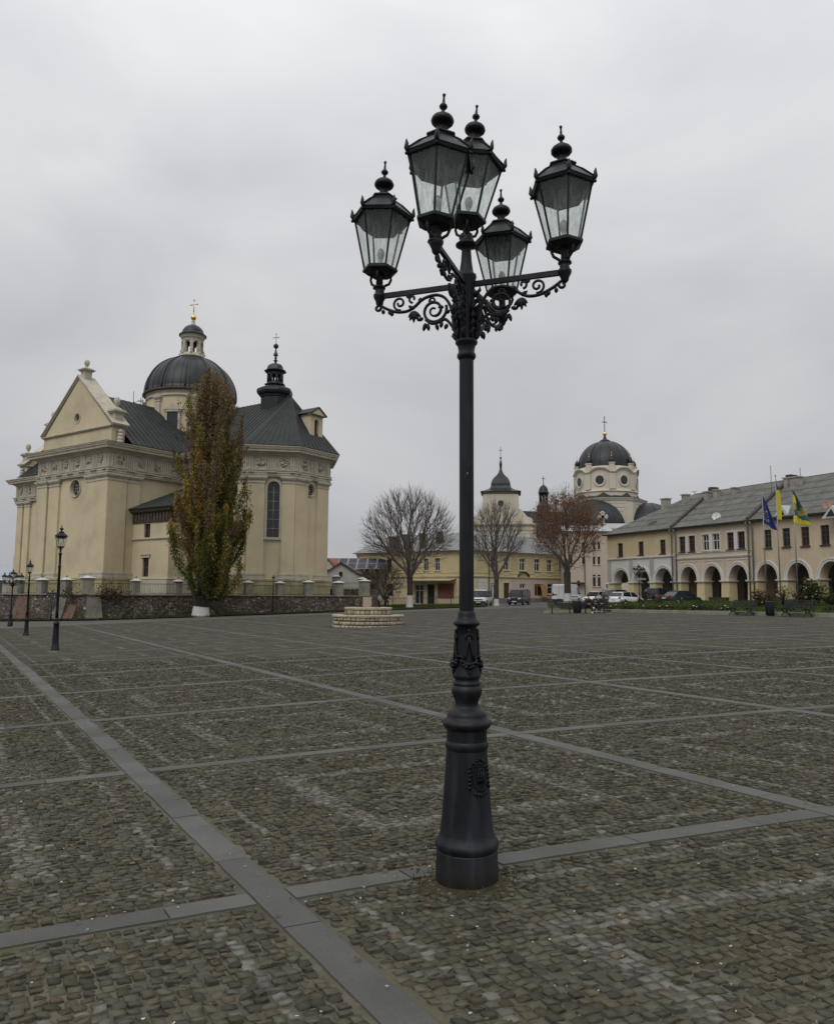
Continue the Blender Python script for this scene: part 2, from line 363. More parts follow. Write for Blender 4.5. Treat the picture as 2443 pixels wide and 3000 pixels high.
# slab strips: real thin slabs with joints, following the bay lines
def strips():
    mb=MB(); hw=.0228; tones=[]
    def strip(fn,t0,t1,step):
        t=t0
        while t<t1-1e-6:
            u=t+step*RNG.uniform(.75,1.2); u=min(u,t1); g=.0014
            q=[]; ms=7; tn=RNG.uniform(.84,1.14)*.096; tn=(tn*RNG.uniform(.98,1.02),tn*1.01,tn*RNG.uniform(.92,.97))
            for k in range(ms+1):
                tt=t+g+(u-t-2*g)*k/ms; q.append((fn(tt,-hw+RNG.uniform(-.0011,.0009)),fn(tt,hw+RNG.uniform(-.0009,.0011))))
            dz=RNG.uniform(-.002,.002)+.006
            vs=[];fs=[]
            for A,B in q: vs+=[(A[0],A[1],gz(*A)+dz),(B[0],B[1],gz(*B)+dz),(A[0],A[1],gz(*A)-.03),(B[0],B[1],gz(*B)-.03)]
            for k in range(ms):
                b=4*k; fs+=[(b,b+1,b+5,b+4),(b,b+4,b+6,b+2),(b+1,b+3,b+7,b+5)]
            fs+=[(0,2,3,1),(4*ms,4*ms+1,4*ms+3,4*ms+2)]
            mb.add(vs,fs); tones.extend([tn]*len(vs)); t=u
    for i in range(-8,I1):
        strip(lambda t,o,i=i: node(i+o,t),-5,13.9,.28)
    for j in range(-5,14):
        for i in range(-9,I1-1):
            a,b=i+hw+.002,i+1-hw-.002
            if j==0 and i==0:
                strip(lambda t,o,j=j: node(t,j+o),a,.235,.21); strip(lambda t,o,j=j: node(t,j+o),.335,b,.21); continue
            strip((lambda t,o,j=j: node(t,j+o*(1.25 if j>=2 else 1))),a,b,.26)
    o=mb.build('slab_strips',M_slab,fix=False); tag(o,kind='structure'); ca=o.data.attributes.new('tone','FLOAT_COLOR','POINT'); cc=np.ones((len(tones),4),'f'); cc[:,:3]=np.array(tones); ca.data.foreach_set('color',cc.reshape(-1))
strips()
def litter():
    mb=MB()
    for k in range(560):
        y=2.4+RNG.random()**1.6*26; x=(RNG.random()-.5)*y*1.15+.4*math.sin(k)
        s=RNG.uniform(.003,.009)*(1+y*.04); a=RNG.random()*pi; z=gz(x,y)+.014
        p=[(x+s*RNG.uniform(.5,1.3)*cos(a+q*pi/2.5),y+s*RNG.uniform(.3,1)*sin(a+q*pi/2.5),z+RNG.uniform(0,.006)) for q in range(5)]
        mb.add(p+[(x,y,z-.006)],[(0,1,2,3,4)]+[(i,(i+1)%5,5) for i in range(5)])
    tag(mb.build('litter',mat('litter_pale',(.42,.41,.37),.8,.3,5)),'small pale scraps and pebbles scattered over the cobblestones','litter',kind='stuff')
    mb=MB()
    for k in range(420):
        y=2.4+RNG.random()**1.3*16; x=(RNG.random()-.5)*y*1.15
        s=RNG.uniform(.008,.02); a=RNG.random()*2*pi; z=gz(x,y)+.016
        p=[(x+s*RNG.uniform(.6,1.4)*cos(a+q*pi/3),y+s*RNG.uniform(.3,.8)*sin(a+q*pi/3),z+RNG.uniform(0,.012)) for q in range(6)]
        mb.add(p,[(0,1,2,3,4,5)])
    tag(mb.build('fallen_leaves',mat('dead_leaf',(.13,.075,.03),.8,.5,9)),'tiny dry brown leaves lying in the cobble joints','leaves',kind='stuff')
litter()
# dirt and moss round the lamp foot
mb=MB(); ring=[]
for k in range(26):
    a=2*pi*k/26; ring.append((.29+cos(a)*RNG.uniform(.24,.42)*(1.1 if cos(a)<0 else .9),4.45+sin(a)*RNG.uniform(.22,.34)))
vs=[(x,y,gz(x,y)-.004) for x,y in ring]; inner=[(.29+.17*cos(2*pi*k/26),4.47+.17*sin(2*pi*k/26)) for k in range(26)]
mb.add(vs+[(x,y,gz(x,y)+.022) for x,y in inner],[(k,(k+1)%26,26+(k+1)%26,26+k) for k in range(26)],True)
mt,t_,b_=newmat('soil'); c_=ramp(t_,noise(t_,mapped(t_),14,6,.7),[(.3,(.02,.014,.008)),(.5,(.055,.038,.022)),(.62,(.065,.062,.02)),(.75,(.13,.10,.07))]).outputs[0]; t_.links.new(c_,b_.inputs['Base Color']); b_.inputs['Roughness'].default_value=.95; bump(t_,b_,noise(t_,mapped(t_),40,6,.75),1,.03)
tag(mb.build('soil_patch',mt),kind='structure')

# crumbs of mortar, pebbles and moss tufts round the lamp foot
def foot():
    m1=MB(); m2=MB()
    for k in range(260):
        a=RNG.uniform(0,2*pi); r_=.175+abs(RNG.normal(0,.09)); x,y=.29+r_*cos(a),4.47+r_*sin(a)*.85; s=RNG.uniform(.004,.013); z=gz(x,y)+.012
        if RNG.random()<.5: m1.ball((x,y,z),s,5,4,(1,RNG.uniform(.6,1),.6))
        else: m2.tube([(x,y,z-.01),(x+RNG.normal(0,.008),y+RNG.normal(0,.008),z+RNG.uniform(.008,.03))],[.004,.001],3)
    tag(m1.build('foot_rubble',mat('crumbled_mortar',(.13,.105,.075),.95,.5,30)),'crumbs of mortar and pebbles round the foot of the big lamp','rubble',kind='stuff')
    tag(m2.build('moss_tufts',mat('moss_green',(.055,.06,.015),.95,.4,20)),'tiny moss tufts round the foot of the big lamp','moss',kind='stuff')
foot()
# ---------------------------------------------------------------- lamp materials
def m_iron(name,chips=False):
    m,t,b=newmat(name); v=mapped(t); n=noise(t,v,9,6,.65); c=ramp(t,n,[(.3,(.004,.0048,.0068)),(.55,(.0058,.0066,.009)),(.8,(.015,.017,.022))]).outputs[0]
    v2=mapped(t,(1,1,.12)); s=ramp(t,noise(t,v2,16,5,.6),[(.5,(0,0,0)),(.75,(.5,.5,.5))]).outputs[0]; c=mixc(t,s,c,(.030,.034,.044)); big=ramp(t,noise(t,mapped(t,(1,1,.3)),3.2,5,.7),[(.5,(0,0,0)),(.68,(.75,.75,.75))]).outputs[0]; c=mixc(t,big,c,(.018,.020,.026)); ru=ramp(t,noise(t,v,30,6,.75),[(.66,(0,0,0)),(.72,(.7,.7,.7))]).outputs[0]; c=mixc(t,ru,c,(.030,.022,.017))
    if chips:
        v3=mapped(t,(1,1,.35)); ch=ramp(t,noise(t,v3,34,3,.5),[(.735,(0,0,0)),(.755,(1,1,1))]).outputs[0]; c=mixc(t,ch,c,(.42,.41,.38))
    t.links.new(c,b.inputs['Base Color']); b.inputs['Roughness'].default_value=.5; b.inputs['Specular IOR Level'].default_value=.28
    bump(t,b,noise(t,v,55,5,.6),.25,.003); return m
M_iron=m_iron('painted_iron')
def m_ironbase():
    m=m_iron('painted_iron_base'); t=m.node_tree; b=t.nodes['Principled BSDF']; src=b.inputs['Base Color'].links[0].from_socket
    v=mapped(t,(1,1,.10)); w=ramp(t,noise(t,v,11,6,.65),[(.50,(0,0,0)),(.68,(.55,.55,.55))]).outputs[0]; c=mixc(t,w,src,(.030,.034,.043))
    tc=nd(t,'ShaderNodeTexCoord'); sp=nd(t,'ShaderNodeSeparateXYZ'); t.links.new(tc.outputs['Object'],sp.inputs[0]); zr=ramp(t,sp.outputs[2],[(.0,(1,1,1)),(.13,(0,0,0))]).outputs[0]
    n=ramp(t,noise(t,mapped(t),13,6,.75),[(.38,(0,0,0)),(.55,(1,1,1))]).outputs[0]; f=mixc(t,1.0,zr,n,'MULTIPLY'); c=mixc(t,f,c,(.020,.017,.008)); t.links.new(c,b.inputs['Base Color']); return m
M_ironbase=m_ironbase(); M_ironc=m_iron('painted_iron_chipped',True)
def m_lampglass():
    m,t,b=newmat('streaky_glass'); t.nodes.remove(b); o=t.nodes['Material Output']
    v=mapped(t,(1,1,.045)); n=noise(t,v,85,5,.65,.2); f=ramp(t,n,[(.36,(.56,.56,.56)),(.55,(.82,.82,.82)),(.72,(.96,.96,.96))]).outputs[0]
    d=nd(t,'ShaderNodeBsdfTranslucent'); d.inputs[0].default_value=(.86,.92,.88,1); d2=nd(t,'ShaderNodeBsdfDiffuse'); d2.inputs[0].default_value=(.16,.18,.17,1)
    g=nd(t,'ShaderNodeBsdfGlossy'); g.inputs['Roughness'].default_value=.12; g.inputs[0].default_value=(.8,.85,.85,1)
    tr=nd(t,'ShaderNodeBsdfTransparent'); tr.inputs[0].default_value=(.955,.985,.965,1)
    a=nd(t,'ShaderNodeMixShader'); a.inputs[0].default_value=.10; t.links.new(d.outputs[0],a.inputs[1]); t.links.new(d2.outputs[0],a.inputs[2])
    c=nd(t,'ShaderNodeMixShader'); t.links.new(f,c.inputs[0]); t.links.new(a.outputs[0],c.inputs[1]); t.links.new(tr.outputs[0],c.inputs[2])
    e=nd(t,'ShaderNodeMixShader'); e.inputs[0].default_value=.05; t.links.new(c.outputs[0],e.inputs[1]); t.links.new(g.outputs[0],e.inputs[2]); t.links.new(e.outputs[0],o.inputs[0]); return m
M_lg=m_lampglass()
M_bulb=mat('bulb_glass',(.42,.43,.38),.3,.1,5)
def hexa(r,z,ph=0): return [(r*cos(pi/3*k+ph),r*sin(pi/3*k+ph),z) for k in range(6)]
# lantern, origin at the bottom plate
def lantern(parent,x,y,z,ph=0,s=1.0,detail=True,iron=None,low=-.10):
    iron=iron or M_iron; T=lambda a,b,c:(a*s,b*s,c*s)
    f=MB(T)
    rb,rt,zb,zt=.103,.184,.012,.352
    for lo,hi,r0,r1 in ((-.03,-.006,.078,.112),(-.006,.010,.116,.116),(zt-.008,zt+.010,.194,.202)):
        A=hexa(r0,lo,ph);B=hexa(r1,hi,ph); f.add(A+B,[(k,(k+1)%6,6+(k+1)%6,6+k) for k in range(6)]+[tuple(range(5,-1,-1))]+([tuple(range(6,12))] if hi<.1 else []))
    A=hexa(rt,zt-.012,ph);B=hexa(.196,zt-.012,ph); f.add(A+B,[(k,(k+1)%6,6+(k+1)%6,6+k) for k in range(6)])
    b0=hexa(rb,zb,ph);t0=hexa(rt,zt,ph)
    for k in range(6): f.tube([b0[k],t0[k]],.0065,4,False)
    for k in range(6): f.tube([b0[k],b0[(k+1)%6]],.006,4,False); f.tube([t0[k],t0[(k+1)%6]],.007,4,False)
    for a in range(3):       # yoke prongs under the plate
        an=a*2*pi/3+ph+.5; f.tube([(cos(an)*r_,sin(an)*r_,z_) for r_,z_ in ((.072,-.02),(.078,-.045),(.066,-.075),(.035,-.095),(.02,-.11))],.009,6)
    f.lathe([(.0,-.012),(.034,-.014),(.03,-.03),(.022,-.05),(.024,-.1),(.04,-.108),(.042,-.118),(.0,-.12)],12)
    fr=f.build('lantern',iron,parent,world=False); fr.location=(x,y,z)
    rf=MB(T); prof=[(.205,zt+.012),(.19,zt+0.0286),(.125,zt+0.0892),(.082,zt+0.1214),(.082,zt+0.1285),(.092,zt+0.1404),(.09,zt+0.1476),(.055,zt+0.1571)]
    rf.lathe(prof,6,ph=ph,smooth=False,caps=False)
    rf.add(hexa(.125,zt-.075,ph)+hexa(.168,zt-.02,ph),[(k,(k+1)%6,6+(k+1)%6,6+k) for k in range(6)]+[tuple(range(5,-1,-1))])
    rf.add(hexa(.19,zt+.006,ph)+hexa(.06,zt+0.1012,ph),[(k,(k+1)%6,6+(k+1)%6,6+k) for k in range(6)]+[tuple(range(6,12))])
    if detail:
        for k in range(6):
            a=pi/3*k+ph; ca,sa=cos(a),sin(a)
            rf.tube([(ca*r_,sa*r_,z_) for r_,z_ in ((.188,zt+.0),(.204,zt+0.0262),(.203,zt+0.0524),(.207,zt+0.0738))],[.012,.014,.010,.003],6)
            rf.tube([(ca*r_,sa*r_,z_) for r_,z_ in ((.2,zt+0.0238),(.13,zt+0.0916),(.084,zt+0.1238))],.0055,4)
            rf.ball((ca*.2,sa*.2,zt-.006),.011,6,4)
    rf.build('roof',iron,fr,world=False)
    fn=MB(T); fn.lathe([(.056,zt+0.1547),(.034,zt+0.1630),(.029,zt+0.1845),(.027,zt+0.202),(.034,zt+.214),(.054,zt+0.222),(.064,zt+0.234),(.065,zt+0.246),(.057,zt+0.262),(.040,zt+0.275),(.022,zt+0.283),(.011,zt+0.290),(.009,zt+0.3118),(.02,zt+0.3189),(.024,zt+0.3284),(.02,zt+0.3380),(.009,zt+0.3487),(.0055,zt+0.3867),(.009,zt+0.3927),(.0095,zt+0.4022),(.0,zt+0.4105)],14 if detail else 8)
    if False:
        for k in range(10): a=2*pi*k/10; fn.tube([(cos(a)*r_,sin(a)*r_,z_) for r_,z_ in ((.064,zt+0.2261),(.066,zt+0.2380),(.062,zt+0.2547),(.047,zt+0.2761))],.004,4)
    fn.build('finial',iron,fr,world=False)
    for k in range(6):
        g=MB(T); a,b=Vector(b0[k]),Vector(b0[(k+1)%6]); c,d=Vector(t0[(k+1)%6]),Vector(t0[k]); g.quad(tuple(a*.985),tuple(b*.985),tuple(c*.985),tuple(d*.985)); g.build('glass_pane',M_lg,fr,world=False,fix=False)
        if not detail and k>=5: break
    bl=MB(T); bl.lathe([(.0,.02),(.018,.02),(.018,.06),(.010,.065),(.018,.085),(.025,.112),(.022,.135),(.012,.15),(0,.154)],12); bl.build('bulb',M_bulb,fr,world=False)
    return fr
def spiral(cx,cz,r0,r1,a0,turns,n=26): return [(cx+(r0+(r1-r0)*k/n)*cos(a0+turns*2*pi*k/n),cz+(r0+(r1-r0)*k/n)*sin(a0+turns*2*pi*k/n)) for k in range(n+1)]
def cat_(pts,n=5):     # Catmull-Rom smoothing of 2-d points
    P=[Vector(p) for p in pts]; o=[]
    for i in range(len(P)-1):
        a=P[max(i-1,0)];b=P[i];c=P[i+1];d=P[min(i+2,len(P)-1)]
        for k in range(n):
            t=k/n; o.append(tuple(.5*((2*b)+(c-a)*t+(2*a-5*b+4*c-d)*t*t+(3*b-a-3*c+d)*t**3)))
    o.append(tuple(P[-1])); return o
def bracket(parent,ang,z,L_=.59,rich=True,iron=None):
    mb=MB(lambda s,q,c:(s*cos(ang)-q*sin(ang),s*sin(ang)+q*cos(ang),z+c))
    mb.box(.045,L_-.02,-.011,.011,-.006,.020); mb.tube([(.05,0,.02),(L_-.03,0,.02)],.009,6)
    T3=lambda pts:[(a,0,b) for a,b in pts]
    rr=.0100
    mb.tube(T3(cat_([(.565,-.045),(.52,-.075),(.45,-.105),(.38,-.108),(.33,-.085),(.29,-.052),(.25,-.034),(.19,-.028),(.14,-.05),(.105,-.1),(.08,-.18),(.062,-.26)])),rr,6)
    mb.tube(T3(spiral(.205,-.125,.082,.012,pi*.9,1.9,44)),[rr*.95]*30+[rr*.7]*15,6)
    mb.tube(T3(spiral(.43,-.052,.045,.009,-pi*.55,1.35,24)),rr*.8,6)
    mb.tube(T3(spiral(.345,-.032,.026,.008,-pi*.5,.9,14)),rr*.8,6)
    mb.tube(T3(cat_([(.26,-.175),(.22,-.205),(.17,-.2),(.135,-.188),(.105,-.215),(.075,-.26)])),rr,6)
    mb.tube(T3(spiral(.215,-.06,.022,.006,-pi*.2,1.1,14)),rr*.7,6)
    mb.tube(T3(spiral(.575,-.065,.024,.010,pi*.4,1.05,14)),rr*.9,6)
    for (a,b,d,l) in ((.335,-.115,-2.4,.06),(.335,-.115,-2.0,.07),(.335,-.115,-1.55,.072),(.335,-.115,-1.1,.062),(.335,-.115,-.75,.05),(.335,-.1,.6,.045),(.5,-.09,-1.9,.032),(.48,-.1,-1.5,.03),(.19,-.21,-1.8,.045),(.155,-.2,-1.4,.04),(.12,-.22,-1.1,.035),(.275,-.165,-.3,.04),(.26,-.2,-1.3,.05),(.245,-.205,-1.7,.045),(.30,-.06,1.9,.03),(.36,-.02,.3,.03),(.54,-.08,-1.6,.03),(.145,-.11,.1,.035),(.13,-.15,2.6,.03)):
        p=[(a+cos(d)*l*t,0,b+sin(d)*l*t) for t in (0,.35,.7,1)]; mb.tube(p,[.007,.013,.011,.003],6)
    # acanthus fillet against the post
    for k in range(7):
        zc=-.03-.045*k; o=.075-.0*k
        mb.tube([(.05,0,zc-.04),(o-.01,0,zc-.02),(o+.010,0,zc),(o+.008,0,zc+.018)],[.010,.013,.010,.004],6)
    mb.build('scroll_bracket',iron or M_iron,parent,world=False)
def five_arm_lamp(loc,label,theta,hero=True,group=None,name='street_lamp'):
    t=thing(name,label,'street lamp',loc,0,group); n=40 if hero else 14
    b=MB(); b.lathe([(.172,-.06),(.1745,.0),(.1745,.105),(.1715,.112),(.1715,.175),(.168,.183)],n)
    b.lathe([(.166,.180),(.176,.197),(.179,.214),(.172,.232),(.160,.246),(.150,.275),(.139,.369),(.128,.526),(.1145,.724)],n,caps=False)
    b.build('base',M_ironbase if hero else M_iron,t,world=False)
    b=MB(); fl=lambda a,z:1-.02*max(0,cos(26*a))
    b.lathe([(.1145,.72),(.1215,.735),(.1225,.75),(.119,.762),(.114,.77)],n,caps=False); b.lathe([(.114,.77),(.113,.80),(.114,.83)],104 if hero else 16,caps=False,rf=fl)
    b.lathe([(.114,.83),(.122,.838),(.13,.846),(.138,.856),(.1395,.868),(.134,.882),(.118,.89),(.116,.898),(.1115,.901),(.1115,.910),(.108,.922),(.095,.937),(.078,.948),(.068,.957),(.065,.966),(.066,.985),(.075,1.008),(.085,1.03),(.088,1.045),(.086,1.06),(.077,1.072),(.074,1.076),(.079,1.082),(.079,1.09),(.072,1.096),(.072,1.1),(.067,1.106),(.072,1.114),(.081,1.126),(.081,1.132),(.076,1.15),(.068,1.2),(.0625,1.25),(.059,1.35),(.0565,1.405),(.066,1.412),(.0765,1.421),(.0765,1.428),(.068,1.441),(.056,1.452),(.051,1.47),(.0495,1.49),(.0415,1.497)],n,caps=False)
    if hero:
        # shield, swags and bows in relief
        for k in range(4):
            a=R(-92)+k*pi/2+.18
            P=lambda da,r,z:(r*cos(a+da),r*sin(a+da),z)
            b.ball(P(0,.062,1.385),.011,8,6); b.tube([P(0,.064,1.375),P(0,.066,1.36)],.008,6)
            for s in (-1,1):
                b.tube([P(s*.0,.064,1.36),P(s*.22,.067,1.365),P(s*.34,.067,1.35),P(s*.24,.067,1.335)],.006,6)
                b.tube([P(s*.05,.065,1.355),P(s*.12,.068,1.31),P(s*.3,.070,1.255),P(s*.42,.073,1.215)],[.006,.006,.007,.008],6)
                b.tube([P(s*.42,.074,1.22),P(s*.62,.078,1.245),P(s*.78,.075,1.235)],.007,6)
            for q in range(16):
                an=-.55+1.1*((q%8)/7); b.ball(P(an,.078+.004*(q%3),1.235-.05*cos(an*1.6)+(.012 if q>7 else -.004)+.003*(q%2)),.0115,6,4)
            for q in range(5): b.ball(P((q-2)*.07,.079,1.165-.010*(2-abs(q-2))),.008,6,4)
    b.build('base_ornament',M_iron,t,world=False)
    if hero:
        zc_=.60; a=R(-90+32); cr_=lambda da,z,o=0:((.1145+(.724-z)*.066+o)*cos(a+da*1.35),(.1145+(.724-z)*.066+o)*sin(a+da*1.35),zc_+(z-zc_)*.82)
        sh=MB(); zc=.60; outl=[]
        for k in range(29):
            q=k/28*2-1; outl.append((q*.30 if abs(q)<.8 else q*.30, 0))
        path=[(-.26,zc+.06),(-.27,zc+.01),(-.25,zc-.05),(-.14,zc-.085),(0,zc-.1),(.14,zc-.085),(.25,zc-.05),(.27,zc+.01),(.26,zc+.06),(.12,zc+.055),(0,zc+.064),(-.12,zc+.055),(-.26,zc+.06)]
        pp=[Vector(cr_(x,z,.005)) for x,z in path]; sh.tube(pp,.0045,6,cap=False)
        inn=[cr_(x*.9,zc-.018+(z-zc+.018)*.88,.003) for x,z in path[:-1]]; c0=cr_(0,zc-.015,.008); sh.add(inn+[c0],[(k,(k+1)%12,12) for k in range(12)],True)
        for k in range(5): sh.ball(cr_((k-2)*.11,zc+.082+.012*(2-abs(k-2)),.006),.0085,6,4)
        sh.tube([cr_(-.25,zc+.072,.006),cr_(0,zc+.078,.007),cr_(.25,zc+.072,.006)],.005,6)
        for s in (-1,1):
            for k in range(6): sh.tube([cr_(s*(.30+.03*(k%2)),zc+.06-k*.026,.005),cr_(s*(.39+.02*(k%2)),zc+.052-k*.026,.006),cr_(s*.36,zc+.038-k*.026,.005)],[.007,.008,.003],6)
        for k in range(3): sh.tube([cr_((k-1)*.09,zc+.03,.011),cr_((k-1)*.09,zc-.055,.011)],.004,5)
        sh.tube([cr_(-.12,zc-.03,.011),cr_(.12,zc-.03,.011)],.004,5); sh.tube([cr_(-.09,zc+.03,.011),cr_(0,zc+.042,.012),cr_(.09,zc+.03,.011)],.004,5)
        for k in range(5): sh.ball(cr_((k-2)*.1,zc-.115-.006*(2-abs(k-2)),.005),.0095,6,4)
        sh.build('coat_of_arms',M_iron,t,world=False)
    p=MB(); fl2=lambda a,z:1-.07*(.5-.5*cos(14*a))**2
    p.lathe([(.0422,1.495),(.0425,3.0)],112 if hero else 12,rf=fl2 if hero else None,caps=False,smooth=True)
    p.build('pole',M_ironc,t,world=False)
    p=MB(); p.lathe([(.043,2.985),(.05,2.992),(.0565,3.003),(.0565,3.017),(.05,3.027),(.0475,3.04),(.051,3.06),(.055,3.075),(.0645,3.084),(.067,3.093),(.0645,3.103),(.052,3.112)],n,caps=False)
    p.lathe([(.052,3.11),(.050,3.2),(.052,3.44),(.058,3.485),(.062,3.497),(.060,3.512),(.047,3.52),(.043,3.53),(.033,3.60),(.0285,3.665),(.033,3.683),(.05,3.69),(.065,3.70),(.065,3.708),(.048,3.72),(.042,3.735),(.038,3.77)],64 if hero else n,rf=(lambda a,z:1-.06*max(0,cos(8*a)) if z<3.5 else 1) if hero else None,caps=False)
    for k in range(8 if hero else 0):
        a=theta+pi/4*k; big=1.0 if k%2==0 else .6
        for q in range(4):
            z=3.13+q*.05; r=.050+.008*q*big
            p.tube([((r)*cos(a),(r)*sin(a),z-.02),((r+.014*big)*cos(a),(r+.014*big)*sin(a),z+.015),((r+.022*big)*cos(a+.1),(r+.022*big)*sin(a+.1),z+.035),((r+.012*big)*cos(a),(r+.012*big)*sin(a),z+.05)],[.010,.013,.009,.004],6)
    p.build('capital',M_iron,t,world=False)
    for k in range(4):
        a=theta+pi/2*k-(R(8.2) if hero and k==1 else 0); ar=.565 if (hero and k==2) else .59; bracket(t,a,3.442,ar)
        x,y=ar*cos(a),ar*sin(a)
        e=MB(); e.lathe([(.0,3.385),(.012,3.388),(.022,3.4),(.026,3.42),(.034,3.435),(.040,3.45),(.040,3.462),(.03,3.47),(.028,3.50),(.033,3.508),(.033,3.516),(.022,3.522),(0,3.523)],14,c=(x,y)); e.build('arm_socket',M_iron,t,world=False)
        ll=lantern(t,x,y,3.618 if k!=3 else 3.568,a+pi/6+.22+(pi/6 if k>1 else 0)+(.12 if k==0 else 0),.97,detail=True)
        if hero: ll.rotation_euler=(0,R((-.8,-.3,2.0,3.2)[k]),0)
    cl=lantern(t,.006 if hero else 0,0,3.858,theta+.35,1.0)
    if hero: cl.rotation_euler=(0,R(4.6),0)
    return t
hero=five_arm_lamp((.29,4.47,gz(.29,4.47)),'tall black five-lantern cast iron lamp standing in the foreground',R(-19.5))
def single_lamp(loc,H_,label,group,s=1.0,small=False):
    t=thing('street_lamp',label,'street lamp',loc,0,group); k=H_/4.0
    b=MB(lambda a,b_,c:(a*s,b_*s,c*k)); b.lathe([(.0,-.1),(.165,-.1),(.165,.03),(.15,.05),(.15,.10),(.13,.13),(.12,.2),(.105,.6),(.095,.78),(.115,.8),(.115,.84),(.085,.86),(.07,.9),(.08,.96),(.06,1.0)],16); b.build('base',M_iron,t,world=False)
    p=MB(lambda a,b_,c:(a*s,b_*s,c*k)); p.lathe([(.062,1.0),(.056,1.2),(.048,2.55),(.06,2.56),(.06,2.61),(.046,2.63),(.042,2.95),(.07,2.96),(.07,2.99),(.04,3.01),(.028,3.12),(.05,3.15),(.03,3.2)],14); p.build('pole',M_iron,t,world=False)
    lantern(t,0,0,3.20*k,.4,s*1.13*k,detail=False); return t
def lampat(bx,by,ty,D,label,sc_=.84):
    g=gD(bx,D); top=atD(bx+ (by-ty)*.06,ty,D); return single_lamp(g,top.z-g.z,label,'single lantern lamps along the left edge of the square',sc_)
lampat(170,1905,1528,25.3,'black single-lantern lamp post nearest on the left of the square')
lampat(83,1862,1631,36.5,'black single-lantern lamp post farther off, left of the nearer one',.82)
lampat(800,1796,1678,71.5,'slim black single-lantern lamp post against the rubble wall',.8)
g=gD(35,52); t3=five_arm_lamp((g.x,g.y,g.z),'black many-armed lamp post at the far left before the wall',R(5),False); t3.scale=(.93,.93,.83)
g=gD(1873,74); t4=five_arm_lamp((g.x,g.y,g.z+.0),'black many-armed lamp post in front of the white arcade',R(8),False); t4.scale=(.78,.78,.90)
# ---------------------------------------------------------------- building materials
M_cream=mat('cream_plaster',(.55,.47,.31),.9,.14,.35,.25,25,.02,streak=.30,stain=(.42,.36,.24))
M_stone=mat('pale_limestone',(.47,.435,.35),.88,.16,1.2,.4,12,.03,streak=.30,stain=(.22,.19,.14))
M_relief=mat('relief_stone',(.42,.385,.31),.9,.3,3,.8,6,.08,streak=.4,stain=(.16,.14,.10))
M_copper=mat('dark_sheet_roof',(.024,.029,.028),.6,.30,.8,.2,8,.02,streak=.35,stain=(.045,.055,.053),spec=.3)
M_dome=mat('dark_lead_dome',(.014,.017,.020),.42,.35,.8,.15,8,.02,streak=.55,stain=(.034,.043,.044),spec=.35)
M_dark=mat('dark_interior',(.012,.012,.013),.9,.2,2)
M_gold=mat('gilding',(.78,.58,.20),.35,.1,2,metal=.9)
M_ironb=mat('plain_iron',(.018,.019,.022),.6,.2,3)
M_rust=mat('weathered_brick_band',(.10,.075,.055),.9,.5,2.5,.6,10,.05)
def m_glass(name='window_glass',c=(.018,.022,.026)):
    if name in MATS: return MATS[name]
    m,t,b=newmat(name); b.inputs['Base Color'].default_value=(*c,1); b.inputs['Roughness'].default_value=.12; b.inputs['Specular IOR Level'].default_value=.5
    bump(t,b,noise(t,mapped(t),1.3,2),.08,.02); return m
M_gl=m_glass()
# seam ribs along a roof plane: from eave edge (a->b) towards top edge (c->d)
def seams(mb,a,b,c,d,step=.55,h=.05,w=.035):
    a,b,c,d=map(Vector,(a,b,c,d)); nn=(b-a).cross(c-a); nn.normalize(); 
    if nn.z<0: nn=-nn
    L_=(b-a).length; e=(b-a)/L_; k=max(2,int(L_/step))
    for i in range(1,k):
        t=i/k; p=a+(b-a)*t; q=c+(d-c)*t; u=(q-p)
        if u.length<.3: continue
        s=e*w/2; vs=[p-s,p+s,q+s,q-s]; mb.add([tuple(x) for x in vs]+[tuple(x+nn*h) for x in vs],[(4,5,6,7),(0,1,5,4),(1,2,6,5),(2,3,7,6),(3,0,4,7)])
def cross3(mb,c,h,w,t=.06,az=0,knob=0,lobes=False):
    x,y,z=c; e=(cos(az),sin(az))
    mb.tube([(x,y,z),(x,y,z+h)],t,6); zc=z+h*.66
    mb.tube([(x-e[0]*w,y-e[1]*w,zc),(x+e[0]*w,y+e[1]*w,zc)],t,6)
    if knob:
        for p in ((x,y,z+h),(x-e[0]*w,y-e[1]*w,zc),(x+e[0]*w,y+e[1]*w,zc)): mb.ball(p,knob,8,6)
def window_part(parent,T,w,h,frame,nm='window',bars=((.5,),(.62,)),fw=.07,pane=None,dep=.0):
    """T maps (s,z,depth)->world with s in 0..w, z in 0..h"""
    f=MB(); Q=lambda a,b,c:T(a,b,c)
    def bar(s0,s1,z0,z1):
        vs=[Q(s,z,dd) for dd in (dep,dep+.06) for z in (z0,z1) for s in (s0,s1)]
        f.add(vs,[(0,2,3,1),(4,5,7,6),(0,1,5,4),(2,6,7,3),(0,4,6,2),(1,3,7,5)])
    bar(0,fw,0,h);bar(w-fw,w,0,h);bar(fw,w-fw,0,fw);bar(fw,w-fw,h-fw,h)
    for x in bars[0]: bar(w*x-fw*.45,w*x+fw*.45,fw,h-fw)
    for z in bars[1]: bar(fw,w-fw,h*z-fw*.45,h*z+fw*.45)
    o=f.build(nm,frame,parent)
    g=MB(); g.quad(Q(0,0,dep+.04),Q(w,0,dep+.04),Q(w,h,dep+.04),Q(0,h,dep+.04)); go=g.build('pane',pane or M_gl,o,fix=False)
    return o
